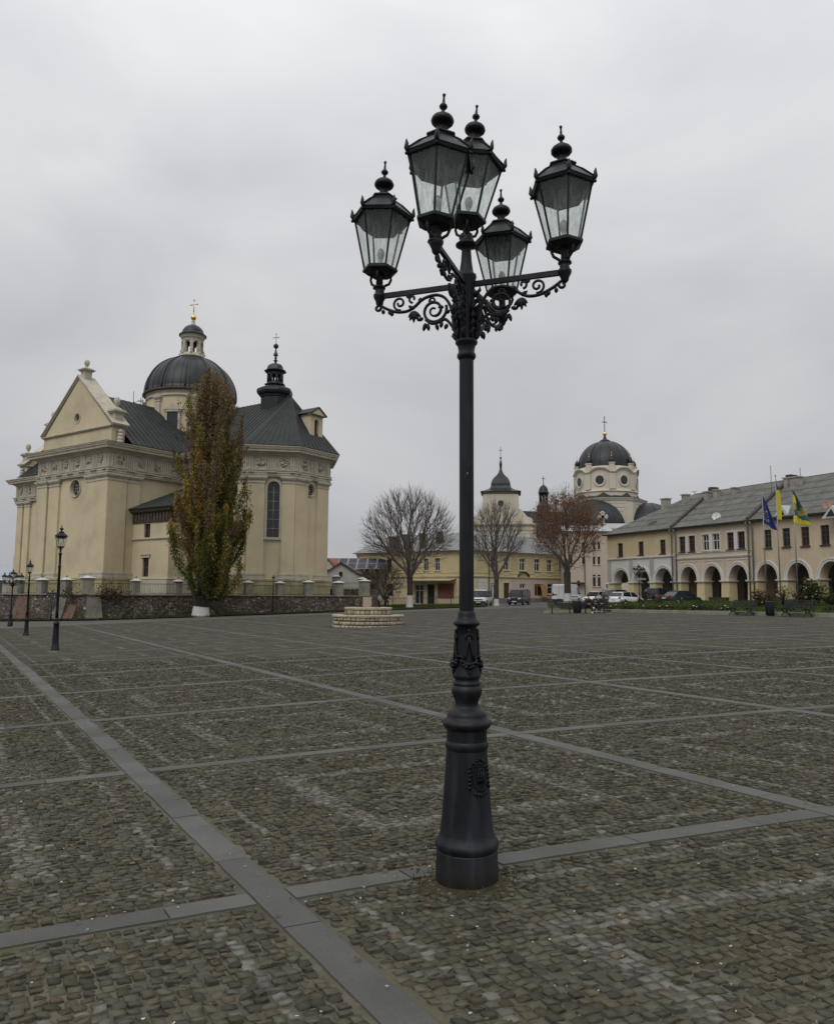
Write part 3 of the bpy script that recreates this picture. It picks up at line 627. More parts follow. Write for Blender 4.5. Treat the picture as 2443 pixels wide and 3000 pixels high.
def disc_pane(parent,P,c,r,rz,frame,name='round_window',bars=True,fr=.12):
    """P(s,z,depth)->world; circular window with moulded surround"""
    m=MB(); n=24; rings=[(r,-.0),(r+fr,-.0),(r+fr,-.12),(r+fr*.3,-.14),(r,-.10),(r,.0)]
    vs=[];
    for k in range(n):
        a=2*pi*k/n
        for q,d in rings: vs.append(P(c[0]+q*cos(a),c[1]+(q-r+rz)*sin(a),d))
    K=len(rings); m.add(vs,[(k*K+j,((k+1)%n)*K+j,((k+1)%n)*K+(j+1)%K,k*K+(j+1)%K) for k in range(n) for j in range(K)])
    if bars:
        for s in (-.33,0,.33):
            m.tube([P(c[0]+s*r*1.2,c[1]-rz*math.sqrt(1-(s*1.2)**2),.22),P(c[0]+s*r*1.2,c[1]+rz*math.sqrt(1-(s*1.2)**2),.22)],.022,4)
            m.tube([P(c[0]-r*math.sqrt(1-(s*1.2)**2),c[1]+s*rz*1.2,.22),P(c[0]+r*math.sqrt(1-(s*1.2)**2),c[1]+s*rz*1.2,.22)],.022,4)
    o=m.build(name,frame,parent)
    g=MB(); g.add([P(c[0]+r*cos(2*pi*k/n),c[1]+rz*sin(2*pi*k/n),.27) for k in range(n)],[tuple(range(n))]); g.build('pane',M_gl,o,fix=False); return o
# ---------------------------------------------------------------- church on the left
CN=atD(315,1500,75); CO=(CN.x,CN.y); cz=-.6
ch=thing('church','large cream baroque church with dark dome, stepped gable and polygonal apse','church',(CO[0],CO[1],cz))
F=Fr(CO,-55.5); FL=lambda p: F(p[0],p[1],0)[:2]
Wn=11.35; Lt=8.7; TW=12.2; NW=33.0
c45=.7071
C1=(-10.4,Lt);C2=(-13.62,Lt+3.22);C3=(-13.62,Lt+Wn-3.22);C4=(-10.4,Lt+Wn)
outline=[(NW,Lt+Wn),(NW,Lt),(TW,Lt),(TW,0),(0,0),(0,Lt),C1,C2,C3,C4,(0,Lt+Wn),(0,2*Lt+Wn),(TW,2*Lt+Wn),(TW,Lt+Wn)]
WO=[FL(p) for p in outline]
# orientation: travelling the outline, find which side is outwards
A_=sum(WO[i][0]*WO[(i+1)%len(WO)][1]-WO[(i+1)%len(WO)][0]*WO[i][1] for i in range(len(WO)))/2
OS=-1 if A_>0 else 1      # outwards = right of travel when counter-clockwise
w=MB(); OP={3:[(TW-5.6-.85,TW-5.6+.85,11.5,13.18,'circ')],6:[(1.89,3.11,7.3,12.95,'arch')],7:[(1.73,2.93,11.78,13.0,'circ')]}
PT_={}
for i in range(len(outline)):
    a,b=WO[i],WO[(i+1)%len(WO)]
    RISE['r']=1; PT_[i]=wall(w,a,b,-1.6,15.7,OP.get(i,()),.45,inward=-1 if OS==-1 else 1)
w.build('wall',M_cream,ch,fix=False)
# plinth, string mouldings, architrave, cornice
tr=MB()
tr.sweep(WO,[(0,-1.6),(.55,-1.6),(.55,2.9),(.62,2.95),(.62,3.12),(.40,3.2),(.0,3.22)],OS,True)
tr.build('plinth',mat('stained_plinth',(.40,.35,.20),.9,.3,.7,.4,12,.03,streak=.6,stain=(.13,.14,.05)),ch)
tr=MB(); tr.sweep(WO,[(0,13.42),(.30,13.42),(.30,13.52),(.36,13.56),(.36,13.72),(.42,13.76),(.42,13.95),(.50,14.0),(.50,14.08),(.32,14.1),(0,14.1)],OS,True); tr.build('architrave',M_stone,ch)
fz=MB(); fz.sweep(WO,[(0,14.1),(.26,14.1),(.26,15.6),(0,15.6)],OS,True); fz.build('frieze',M_relief,ch)
co_=MB(); co_.sweep(WO,[(0,15.55),(.35,15.55),(.38,15.68),(.55,15.74),(.60,15.8),(1.0,15.86),(1.02,16.06),(1.12,16.10),(1.18,16.26),(1.25,16.32),(1.25,16.42),(0,16.5)],OS,True); co_.build('cornice',M_stone,ch)
# frieze: triglyphs and relief metopes
rnd=random.Random(3)
for i in (0,1,2,3,4,5,6,7,8):
    a,b=Vector(WO[i]),Vector(WO[(i+1)%len(WO)]); L_=(b-a).length; d=(b-a)/L_; nn=Vector((-d.y,d.x))*OS
    k=max(1,round(L_/2.05)); st=L_/k
    for j in range(k+1):
        s=j*st; tg=MB()
        for g in range(4):
            s0=s-.44+g*.23
            if s0<0.02 or s0+.14>L_-.02: continue
            p=a+d*s0; q=a+d*(s0+.14); tg.prism([tuple(p+nn*.24),tuple(q+nn*.24),tuple(q+nn*.36),tuple(p+nn*.36)],14.14,15.5)
        s0,s1=max(.0,s-.5),min(L_,s+.5); p=a+d*s0;q=a+d*s1
        tg.prism([tuple(p+nn*.24),tuple(q+nn*.24),tuple(q+nn*.56),tuple(p+nn*.56)],13.80,13.88); tg.build('triglyph',M_stone,ch)
        if j<k:      # relief figure
            c=a+d*(s+st/2); rl=MB()
            for m_ in range(13):
                an=rnd.random()*2*pi; rr=rnd.random()*.38; z0=14.85+sin(an)*rr*1.15; cc=c+d*cos(an)*rr
                q0=cc+nn*.27; an2=rnd.random()*pi; l=rnd.uniform(.10,.24)
                rl.tube([(q0.x-d.x*cos(an2)*l,q0.y-d.y*cos(an2)*l,z0-sin(an2)*l),(q0.x+nn.x*.1,q0.y+nn.y*.1,z0),(q0.x+d.x*cos(an2)*l,q0.y+d.y*cos(an2)*l,z0+sin(an2)*l)],[.05,.11,.05],6)
            rl.build('relief_figure',M_relief,ch)
# pilasters (edge index, s0, s1, depth)
def pil(i,s0,s1,dep):
    a,b=Vector(WO[i]),Vector(WO[(i+1)%len(WO)]); L_=(b-a).length; d=(b-a)/L_; nn=Vector((-d.y,d.x))*OS
    def bx(m,x0,x1,dd,z0,z1): p=a+d*x0;q=a+d*x1; m.prism([tuple(p-nn*.05),tuple(q-nn*.05),tuple(q+nn*dd),tuple(p+nn*dd)],z0,z1)
    m=MB(); bx(m,s0,s1,dep,3.18,12.78); m.build('pilaster',M_cream,ch)
    m=MB()
    for o,z0,z1 in ((.06,12.74,12.84),(.03,12.84,13.05),(.10,13.05,13.14),(.17,13.14,13.26),(.24,13.26,13.40)): bx(m,s0-o,s1+o,dep+o,z0,z1)
    n_=int((s1-s0)/.16)
    for k in range(n_): x=s0+(k+.5)*(s1-s0)/n_; bx(m,x-.04,x+.04,dep+.22,13.15,13.25)
    m.build('capital',M_stone,ch)
    m=MB()
    for o,z0,z1 in ((.28,3.1,3.36),(.20,3.36,3.5),(.24,3.5,3.62),(.10,3.62,3.74)): bx(m,s0-o,s1+o,dep+o,z0,z1)
    m.build('pilaster_base',M_stone,ch)
E=TW
for s0,s1,dd in ((-.12,1.8,.34),(1.95,3.85,.20),(E-3.46,E-1.86,.20),(E-1.7,E+.3,.34)): pil(3,s0,s1,dd)
for s0,s1,dd in ((-.3,1.84,.34),(1.98,3.5,.20)): pil(4,s0,s1,dd)
pil(6,-.05,1.62,.25); pil(6,3.34,4.62,.25); pil(7,-.07,1.78,.25); pil(7,3.25,4.95,.25); pil(5,8.6,10.42,.25); pil(5,5.2,6.8,.25)
for s0,s1 in ((.3,1.6),(2.0,3.3),(7,8.4),(8.8,10.2),(14,15.4),(15.8,17.2),(18.9,20.6)): pil(1,s0,s1,.25)
# windows
disc_pane(ch,PT_[3],(TW-5.6,12.34),.85,.84,M_stone); disc_pane(ch,PT_[7],(2.33,12.39),.6,.61,M_stone)
def archwin(P,a,b,z0,z1,name='tall_window'):
    m=MB(); r=(b-a)/2; c=(a+b)/2; zs=z1-r
    pts=[(a,z0),(a,zs)]+[(c-r*cos(pi*k/12),zs+r*sin(pi*k/12)) for k in range(1,12)]+[(b,zs),(b,z0)]
    def off(p,o):
        if p[1]<=zs: return (p[0]+(-o if p[0]<c else o),p[1])
        v=Vector((p[0]-c,p[1]-zs)); v*=(r+o)/r; return (c+v.x,zs+v.y)
    vs=[]
    for p in pts:
        for o,d in ((.0,-.02),(.0,-.10),(.10,-.13),(.24,-.13),(.28,-.02)): q=off(p,o); vs.append(P(q[0],q[1],d))
    n=len(pts); m.add(vs,[(k*5+j,(k+1)*5+j,(k+1)*5+j+1,k*5+j+1) for k in range(n-1) for j in range(4)])
    q=[(a-.32,z0-.25,-.2),(b+.32,z0-.25,-.2),(b+.32,z0,-.2),(a-.32,z0,-.2)]
    m.add([P(*x) for x in q]+[P(x[0],x[1],.1) for x in q],[(0,1,2,3),(0,4,5,1),(3,2,6,7),(0,3,7,4),(1,5,6,2)])
    for k in range(1,6): z=z0+(zs-z0)*k/5.5; m.tube([P(a,z,.28),P(b,z,.28)],.02,4)
    m.tube([P(c,z0,.28),P(c,z1,.28)],.02,4)
    o=m.build(name,M_stone,ch); g=MB(); g.add([P(p[0],p[1],.33) for p in pts],[tuple(range(n))]); g.build('pane',M_gl,o,fix=False)
archwin(PT_[6],1.89,3.11,7.3,12.95)
# roofs
rz_,ez,ov=22.7,16.46,1.3; vm=Lt+Wn/2
def V3(u,v,z): return F(u,v,z)
def roof(mb,pts,seam=None):
    mb.slab([V3(*p) for p in pts],.12)
Cp=[(-10.4-.5,Lt-ov),(-13.62-ov,Lt+3.22-.55),(-13.62-ov,Lt+Wn-3.22+.55),(-10.4-.5,Lt+Wn+ov)]
pk=(-10.6,vm,rz_)
r=MB()
for sgn,v0 in ((1,Lt-ov),(-1,Lt+Wn+ov)):
    r.quad(V3(0,vm,rz_),V3(NW-1.6,vm,rz_),V3(NW-1.6,v0,ez),V3(0,v0,ez)); r.quad(V3(*pk),V3(0,vm,rz_),V3(0,v0,ez),V3(Cp[0][0] if sgn>0 else Cp[3][0],v0,ez))
    seams(r,V3(0,v0,ez),V3(NW-1.6,v0,ez),V3(0,vm,rz_),V3(NW-1.6,vm,rz_),.62); seams(r,V3(-10.9,v0,ez),V3(0,v0,ez),V3(-10.6,vm,rz_),V3(0,vm,rz_),.62)
for k in range(3):
    a,b=Cp[k],Cp[k+1]; r.quad(V3(a[0],a[1],ez),V3(b[0],b[1],ez),V3(*pk)); seams(r,V3(a[0],a[1],ez),V3(b[0],b[1],ez),V3(*pk),V3(*pk),.62,h=.035)
r.build('chancel_and_nave_roof',M_copper,ch,fix=False)
r=MB(); um=TW/2; rt=22.8
for v0,v1 in ((1.55,vm),(2*Lt+Wn,vm)):
    for u0 in (-ov,TW+ov):
        r.quad(V3(u0,v0,ez+.02),V3(u0,v1,ez+.02),V3(um,v1,rt),V3(um,v0,rt)); seams(r,V3(u0,v0,ez+.02),V3(u0,v1,ez+.02),V3(um,v0,rt),V3(um,v1,rt),.62)
r.quad(V3(-ov,2*Lt+Wn,ez),V3(TW+ov,2*Lt+Wn,ez),V3(um,2*Lt+Wn,rt))
# little roof skirt in front of the gable attic
r.quad(V3(-ov,-ov,ez-.02),V3(TW+ov,-ov,ez-.02),V3(TW,.2,ez+.12),V3(0,.2,ez+.12)); r.quad(V3(-ov,-ov,ez-.02),V3(-ov,1.6,ez-.02),V3(0,1.6,ez+.15),V3(0,.2,ez+.12)); r.quad(V3(TW+ov,-ov,ez-.02),V3(TW+ov,1.6,ez-.02),V3(TW,1.6,ez+.15),V3(TW,.2,ez+.12))
r.build('transept_roof',M_copper,ch,fix=False)
# gables
def finial(mb,T,z,h=2.6,s=1.0):
    q=MB(); a=.42*s
    for o,z0,z1 in ((.10,0,.14),(.0,.14,h*.42),(.12,h*.42,h*.47),(.26,h*.47,h*.51),(.14,h*.51,h*.55)): q.box(-a-o,a+o,-a-o,a+o,z0,z1)
    q.frus(0,0,h*.55,h*.64,a*1.1,a*1.1,a*.35,a*.35); q.lathe([(a*.35,h*.62),(a*.2,h*.66),(a*.42,h*.70),(a*.6,h*.76),(a*.72,h*.84),(a*.62,h*.92),(a*.35,h*.98),(0,h)],12)
    b=len(mb.v); mb.v+=[T(x,y,zz+z) for x,y,zz in q.v]; mb.f+=[tuple(b+i for i in f) for f in q.f]; mb.sm+=q.sm
def gable(TT,W_,oc=True):     # TT(u,v,z): front face on v=0
    g=MB(TT); g.box(0,W_,.0,1.5,16.4,18.2)
    P=lambda s,z,d: TT(s,d,z)
    n=24; tri=[(0,18.2),(W_,18.2),(W_/2,24.0)]
    # front with round hole: ring between hole and triangle
    hc=(W_/2,19.75); hr=(.42,.5); hole=[(hc[0]+hr[0]*cos(2*pi*k/n+pi/2),hc[1]+hr[1]*sin(2*pi*k/n+pi/2)) for k in range(n)]
    def edge(ang):
        d=(cos(ang),sin(ang)); best=None
        for i in range(3):
            a,b=tri[i],tri[(i+1)%3]; ex,ey=b[0]-a[0],b[1]-a[1]; den=d[0]*ey-d[1]*ex
            if abs(den)<1e-9: continue
            t=((a[0]-hc[0])*ey-(a[1]-hc[1])*ex)/den; s=((a[0]-hc[0])*d[1]-(a[1]-hc[1])*d[0])/den
            if t>0 and -1e-6<=s<=1+1e-6: best=t if best is None else min(best,t)
        return (hc[0]+d[0]*best,hc[1]+d[1]*best)
    angs=sorted(set([round(2*pi*k/n,5) for k in range(n)]+[round(math.atan2(q[1]-hc[1],q[0]-hc[0])%(2*pi),5) for q in tri]))
    for i in range(len(angs)):
        a,b=angs[i],angs[(i+1)%len(angs)]; ea,eb=edge(a),edge(b); ha=(hc[0]+hr[0]*cos(a),hc[1]+hr[1]*sin(a)); hb=(hc[0]+hr[0]*cos(b),hc[1]+hr[1]*sin(b))
        g.quad((ha[0],0,ha[1]),(hb[0],0,hb[1]),(eb[0],0,eb[1]),(ea[0],0,ea[1])); g.quad((ha[0],0,ha[1]),(hb[0],0,hb[1]),(hb[0],.4,hb[1]),(ha[0],.4,ha[1]))
    g.quad((0,1.5,18.2),(W_,1.5,18.2),(W_/2,1.5,24.0)); g.quad((0,0,18.2),(0,1.5,18.2),(W_/2,1.5,24),(W_/2,0,24)); g.quad((W_,0,18.2),(W_,1.5,18.2),(W_/2,1.5,24),(W_/2,0,24))
    o=g.build('gable',M_cream,ch,fix=False)
    m=MB(TT)
    m.box(-.1,W_+.1,-.14,1.6,18.12,18.22); m.box(-.2,W_+.2,-.24,1.7,18.22,18.32)
    for sx_ in (0,1):   # raking coping
        x0=-.35 if sx_==0 else W_+.35; sg=1 if sx_==0 else -1
        for (yy0,yy1,t0,t1) in ((-.12,1.62,.0,.16),(-.24,1.74,.16,.30)):
            vs=[]
            for yy in (yy0,yy1):
                for t in (t0,t1): vs+= [(x0-sg*t*.35,yy,18.3+t*.6),(W_/2,yy,24.02+t*1.2)]
            m.add(vs,[(0,1,3,2),(4,6,7,5),(2,3,7,6),(0,4,5,1),(0,2,6,4)])
    for xx in (.25,W_-.25): 
        for k in range(4): m.ball(((-.25 if xx<1 else W_+.25),.8,16.65+.36*k),.34-.03*k,8,6)
    finial(m,lambda x,y,z:TT(W_/2+x,.75+y,z),23.9,2.3,.95); finial(m,lambda x,y,z:TT(.45+x,.75+y,z),18.3,3.1,1.1); finial(m,lambda x,y,z:TT(W_-.45+x,.75+y,z),18.3,3.1,1.1)
    m.build('gable_coping',M_stone,ch)
    d=MB(); d.add([TT(hc[0]+hr[0]*cos(2*pi*k/n),.38,hc[1]+hr[1]*sin(2*pi*k/n)) for k in range(n)],[tuple(range(n))]); d.build('vent_opening',M_dark,ch,fix=False)
    rg=MB()
    for k in range(n): a=2*pi*k/n; b=2*pi*(k+1)/n; rg.quad(*[TT(hc[0]+(hr[0]+o_)*cos(q),-.06,hc[1]+(hr[1]+o_)*sin(q)) for q,o_ in ((a,0),(b,0),(b,.13),(a,.13))])
    rg.build('vent_surround',M_stone,ch,fix=False)
gable(lambda u,v,z:F(u,v+.05,z),TW)
gable(lambda u,v,z:F(NW-v-.1,Lt+u,z+.0),Wn)
# annex in the angle
ax=MB(); an=[(0,2.87),(-5.9,2.87),(-5.9,Lt),(0,Lt)]
aw=MB(); APf=wall(aw,FL(an[0]),FL(an[1]),-1.6,10,[(1.98,2.95,7.14,8.51,'rect'),(1.98,2.92,3.27,5.15,'rect')],.3,inward=-1 if OS==-1 else 1)
wall(aw,FL(an[1]),FL(an[2]),-1.6,10); aw.build('annex_wall',M_cream,ch,fix=False)
am=MB(); pth=[FL(p) for p in an[:3]]
am.sweep(pth,[(0,-1.6),(.25,-1.6),(.25,2.95),(.30,3.0),(.3,3.1),(0,3.15)],OS); am.sweep(pth,[(0,6.9),(.1,6.9),(.16,6.98),(.16,7.06),(0,7.1)],OS)
am.build('annex_mouldings',M_stone,ch)
am=MB(); am.sweep(pth,[(0,8.6),(.1,8.6),(.18,8.72),(.06,8.78),(.06,9.55),(.2,9.6),(.45,9.72),(.55,9.95),(0,10.0)],OS)
for k in range(12):
    s=.3+k*.48; q=APf(s,9.2,-.06); q2=APf(s+.2,9.2,-.06); nn=Vector(APf(s,9,-.2))-Vector(APf(s,9,-.06)); am.prism([q[:2],q2[:2],(q2[0]+nn.x,q2[1]+nn.y),(q[0]+nn.x,q[1]+nn.y)],8.85,9.5)
am.build('annex_frieze',M_rust,ch)
for (a,b,z0,z1) in ((1.98,2.95,7.14,8.51),(1.98,2.92,3.27,5.15)):
    window_part(ch,lambda s,z,d,a=a,z0=z0:APf(a+s,z0+z,d+.16),b-a,z1-z0,M_rust,'annex_window',((.5,),(.5,)),.05)
lm=MB(); 
for s0,s1,z0,z1,o in ((1.75,3.15,5.15,5.42,.12),(1.7,3.2,5.42,5.5,.2)):
    p,q=APf(s0,0,.0),APf(s1,0,.0); n0=Vector(APf(s0,0,-o))-Vector(p); lm.prism([p[:2],q[:2],(q[0]+n0.x,q[1]+n0.y),(p[0]+n0.x,p[1]+n0.y)],z0,z1)
lm.build('annex_lintel',M_stone,ch)
r=MB(); r.slab([V3(.0,2.2,9.95),V3(-6.6,2.2,9.95),V3(-4.4,Lt,12.7),V3(0,Lt,12.7)],-.1); r.slab([V3(-6.6,2.2,9.95),V3(-6.6,Lt,9.95),V3(-4.4,Lt,12.7)],-.1)
seams(r,V3(0,2.2,9.95),V3(-6.6,2.2,9.95),V3(0,Lt,12.7),V3(-4.4,Lt,12.7),.5,h=.04); r.build('annex_roof',M_copper,ch,fix=False)
# drum and dome
DC=V3(um,vm,0)[:2]
d=MB(); d.lathe([(5.25,16),(5.25,24.6)],48,c=DC,caps=False); d.build('drum',M_cream,ch)
d=MB(); d.lathe([(5.2,24.5),(5.42,24.6),(5.42,24.75),(5.3,24.85),(5.3,25.15),(5.5,25.25)],48,c=DC,caps=False); d.build('drum_frieze',M_stone,ch)
d=MB(); d.lathe([(5.3,25.2),(5.75,25.3),(5.8,25.45),(5.62,25.6)],48,c=DC,caps=False); d.build('drum_cornice',M_rust,ch)
pf=[(5.7,25.58)]+[(5.66*cos(a),25.6+5.0*sin(a)) for a in [R(k*4) for k in range(0,19)]]+[(1.6,30.4)]
d=MB(); d.lathe(pf,64,c=DC,caps=False)
for k in range(12):
    a=pi*k/6+.17; pts=[(DC[0]+(q+.03)*cos(a),DC[1]+(q+.03)*sin(a),z) for q,z in pf[1:]]; d.tube(pts,.11,6)
    for e_ in (-.17,.0,.17):
        pts=[(DC[0]+(q+.0)*cos(a+.26+e_),DC[1]+(q+.0)*sin(a+.26+e_),z) for q,z in pf[1:]]; d.tube(pts,.035,4)
d.build('dome',M_dome,ch)
for k in range(8):
    a=R(-90)+k*pi/4-R(5); ca,sa=cos(a),sin(a)
    T=lambda x,y,z,ca=ca,sa=sa:(DC[0]+ca*y-sa*x,DC[1]+sa*y+ca*x,z)
    for e_ in (-1,):
        m=MB(lambda x,y,z,k=k:T(x,y,z)); b=a+pi/8; cb,sb=cos(b),sin(b)
        m=MB(lambda x,y,z,cb=cb,sb=sb:(DC[0]+cb*y-sb*x,DC[1]+sb*y+cb*x,z)); m.box(-.38,.38,5.0,5.5,18,23.9)
        for o,z0,z1 in ((.06,23.9,24.0),(.02,24.0,24.2),(.12,24.2,24.35),(.2,24.35,24.5)): m.box(-.38-o,.38+o,5.0,5.5+o,z0,z1)
        m.build('drum_pilaster',M_stone,ch)
    m=MB(T)
    m.box(-.95,-.68,5.0,5.42,19.6,22.6); m.box(.68,.95,5.0,5.42,19.6,22.6); m.box(-1.05,1.05,5.0,5.5,22.6,22.85); m.box(-1.05,1.05,5.0,5.48,19.4,19.6)
    m.add([(-1.2,5,22.85),(1.2,5,22.85),(0,5,23.6),(-1.2,5.55,22.85),(1.2,5.55,22.85),(0,5.55,23.6)],[(3,4,5),(0,3,5,2),(1,2,5,4),(0,1,4,3)])
    o=m.build('drum_window',M_stone,ch); g=MB(T); g.quad((-.68,5.3,19.6),(.68,5.3,19.6),(.68,5.3,22.6),(-.68,5.3,22.6)); g.build('pane',M_gl,o,fix=False)
# lantern on the dome
d=MB(); d.lathe([(1.55,30.25),(1.72,30.32),(1.72,30.55),(1.5,30.62)],32,c=DC,caps=False); d.build('lantern_kerb',M_dome,ch)
d=MB(); d.lathe([(1.55,30.55),(1.5,30.95),(1.38,31.0)],32,c=DC,caps=False); d.lathe([(1.34,32.55),(1.34,32.9),(1.45,32.95),(1.48,33.05),(1.40,33.1),(1.45,33.2),(1.62,33.32),(1.62,33.4)],32,c=DC,caps=False)
for k in range(8):
    a=k*pi/4+.2; ca,sa=cos(a),sin(a); T=lambda x,y,z,ca=ca,sa=sa:(DC[0]+ca*y-sa*x,DC[1]+sa*y+ca*x,z); q=MB(T); q.box(-.19,.19,1.02,1.36,30.9,32.6)
    q.box(-.1,.1,1.3,1.5,30.9,31.5); q.ball((0,1.5,31.0),.16,8,6)
    for s in (-1,1):
        for j in range(4): q.box(min(s*.19,s*(.19+.085*(j+1))),max(s*.19,s*(.19+.085*(j+1))),1.05,1.33,32.25+.085*j,32.6)
    b=len(d.v); d.v+=q.v; d.f+=[tuple(b+i for i in f) for f in q.f]; d.sm+=q.sm
d.build('lantern',M_stone,ch)
d=MB(); d.lathe([(1.4,33.35),(1.72,33.32),(1.72,33.45),(1.42,33.6)]+[(1.4*cos(R(t)),33.55+1.25*sin(R(t))) for t in range(8,80,9)]+[(.3,34.78)],32,c=DC,caps=False); d.build('lantern_cap',M_dome,ch)
d=MB(); d.lathe([(.36,34.7),(.3,34.95),(.2,35.1),(.24,35.2),(.18,35.4),(0,35.45)],14,c=DC,caps=False); d.build('spire_base',M_stone,ch)
d=MB(); d.ball((DC[0],DC[1],35.77),.36,16,10); d.tube([(DC[0],DC[1],36),(DC[0],DC[1],36.4)],.10,8); cross3(d,(DC[0],DC[1],36.3),1.75,.5,.055,R(-20),.11); d.build('gilt_cross',M_gold,ch)
# ridge turret
SC=V3(-8.0,vm,0)[:2]
d=MB(); h=R(22.5)
d.lathe([(1.5,20.6),(1.5,22.9),(1.62,23.0),(1.62,23.1),(1.9,23.3),(2.0,23.55),(1.95,23.85),(1.6,24.05),(1.0,24.12),(.95,24.3),(1.15,24.4),(1.15,24.5),(.9,24.55)],8,c=SC,ph=h,smooth=False,caps=False)
d.lathe([(.9,24.5),(.85,24.75),(.9,24.78)],8,c=SC,ph=h,smooth=False)
for k in range(8): a=2*pi*k/8+h; d.tube([(SC[0]+.78*cos(a),SC[1]+.78*sin(a),24.7),(SC[0]+.78*cos(a),SC[1]+.78*sin(a),25.75)],.13,6)
d.lathe([(.0,25.55),(.9,25.55),(.9,25.8),(1.2,25.9),(1.25,26.0),(.95,26.15),(.88,26.4),(.8,26.6),(.6,26.76),(.3,26.85),(.14,26.87),(.12,27.1),(.28,27.2),(.12,27.28),(.11,27.45),(.2,27.5),(.1,27.56),(.12,27.7),(.27,27.8),(.25,27.9),(.12,28.2),(.06,28.6),(0,28.6)],8,c=SC,ph=h,smooth=False,caps=False)
d.ball((SC[0],SC[1],28.85),.29,10,8); cross3(d,(SC[0],SC[1],29.0),1.25,.33,.03,R(-15),.06); d.build('ridge_turret',M_dome,ch)
# dormer on the apse roof
m=MB(F); dv0,dv1=14.0,15.9
m.quad((-13.7,dv0,18.0),(-13.7,dv0,20.5),(-11.4,dv0,20.5)); m.quad((-13.7,dv1,18.0),(-13.7,dv1,20.5),(-11.4,dv1,20.5))
WD=wall(m.__class__() if False else MB(),(0,0),(1,0),0,1)
dm=MB(); DP=wall(dm,F(-13.7,dv0,0)[:2],F(-13.7,dv1,0)[:2],18.0,20.5,[(.62,1.28,18.2,20.0,'arch')],.35,inward=-1 if OS==-1 else 1); dm.build('dormer_front',M_cream,ch,fix=False)
m.build('dormer_cheeks',M_cream,ch,fix=False)
g=MB(); g.quad(DP(.6,18.1,.34),DP(1.3,18.1,.34),DP(1.3,20.1,.34),DP(.6,20.1,.34)); g.build('dormer_opening',M_dark,ch,fix=False)
m=MB(F); vmid=(dv0+dv1)/2
for s,v0 in ((-1,dv0-.3),(1,dv1+.3)): m.slab([(-14.05,v0,20.45),(-11.0,v0,20.45),(-11.0,vmid,21.25),(-14.05,vmid,21.25)],.08*s)
m.build('dormer_roof',M_copper,ch,fix=False)
m=MB(F); m.box(-13.98,-13.5,dv0-.25,dv1+.25,20.38,20.52); m.add([(-13.95,dv0-.2,20.52),(-13.95,dv1+.2,20.52),(-13.95,vmid,21.2),(-13.7,dv0-.2,20.52),(-13.7,dv1+.2,20.52),(-13.7,vmid,21.2)],[(0,1,2),(3,5,4)]); m.build('dormer_pediment',M_cream,ch)
m=MB(F); m.box(-14.0,-13.96,dv0-.25,dv1+.25,20.36,20.46)
for v0 in (dv0-.28,dv1+.28): m.tube([(-14.0,v0,20.42),(-14.0,vmid,21.22)],.05,4)
m.build('dormer_trim',M_rust,ch)
# scaffold left against the dome
m=MB(F)
for x in (9.6,11.0): 
    for y in (10.0,11.2): m.tube([(x,y,19),(x,y,24.6 if x<10 else 25.6)],.035,5)
for z in (23.0,24.2): 
    m.tube([(9,10,z),(11.4,10,z)],.035,5); m.tube([(9,11.2,z),(11.4,11.2,z)],.035,5); m.tube([(9.6,9.6,z),(9.6,11.6,z)],.035,5)
m.tube([(9.6,10,23),(11,10,24.4)],.035,5)
m.build('scaffold',M_ironb,ch)

# the drum and dome stand a little nearer than first surveyed: bring them to their true size and height
def shrink(o):
    if o.type=='MESH':
        n=len(o.data.vertices); a=np.zeros(n*3,'f'); o.data.vertices.foreach_get('co',a); a=a.reshape(-1,3); org=np.array(origin_of(ch)); w_=a+org; k=.978
        w_[:,0]=DC[0]+(w_[:,0]-DC[0])*.94; w_[:,1]=DC[1]+(w_[:,1]-DC[1])*.94; w_[:,2]=EYE+(w_[:,2]-EYE)*k; o.data.vertices.foreach_set('co',(w_-org).reshape(-1).astype('f'))
    for c_ in o.children: shrink(c_)
for o in list(ch.children):
    if o.name.split('.')[0] in ('drum','drum_frieze','drum_cornice','dome','drum_pilaster','drum_window','lantern_kerb','lantern','lantern_cap','spire_base','gilt_cross'): shrink(o)
# ---------------------------------------------------------------- arcaded houses on the right
SA=atD(1779,1640,94); SO=(SA.x,SA.y); FA=Fr(SO,154.5)      # s towards the viewer, m out of the facade
def A2(s,m=0): return FA(s,m,0)[:2]
M_yel=mat('ochre_plaster',(0.506,0.413,0.251),.9,.13,.3,.2,25,.02,streak=.35,stain=(.30,.25,.16))
M_bei=mat('beige_plaster',(0.517,0.424,0.321),.9,.13,.3,.2,25,.02,streak=.3,stain=(.3,.25,.18))
M_peach=mat('peach_plaster',(0.506,0.413,0.292),.9,.16,.25,.2,25,.02,streak=.35,stain=(.33,.27,.19))
M_whi=mat('whitewashed_plaster',(.56,.54,.50),.9,.12,.4,.25,20,.02,streak=.4,stain=(.30,.28,.24))
M_pier=mat('yellow_pier_plaster',(0.550,0.462,0.262),.9,.16,.5,.2,25,.02,streak=.3,stain=(.3,.26,.17))
M_brn=mat('brown_window_wood',(.060,.032,.026),.6,.3,4)
M_grn=mat('green_window_wood',(.060,.078,.060),.6,.3,4)
M_wf=mat('white_window_frame',(.62,.62,.60),.6,.08,4)
M_pipe=mat('zinc_downpipe',(.20,.21,.20),.5,.3,3,metal=.3)
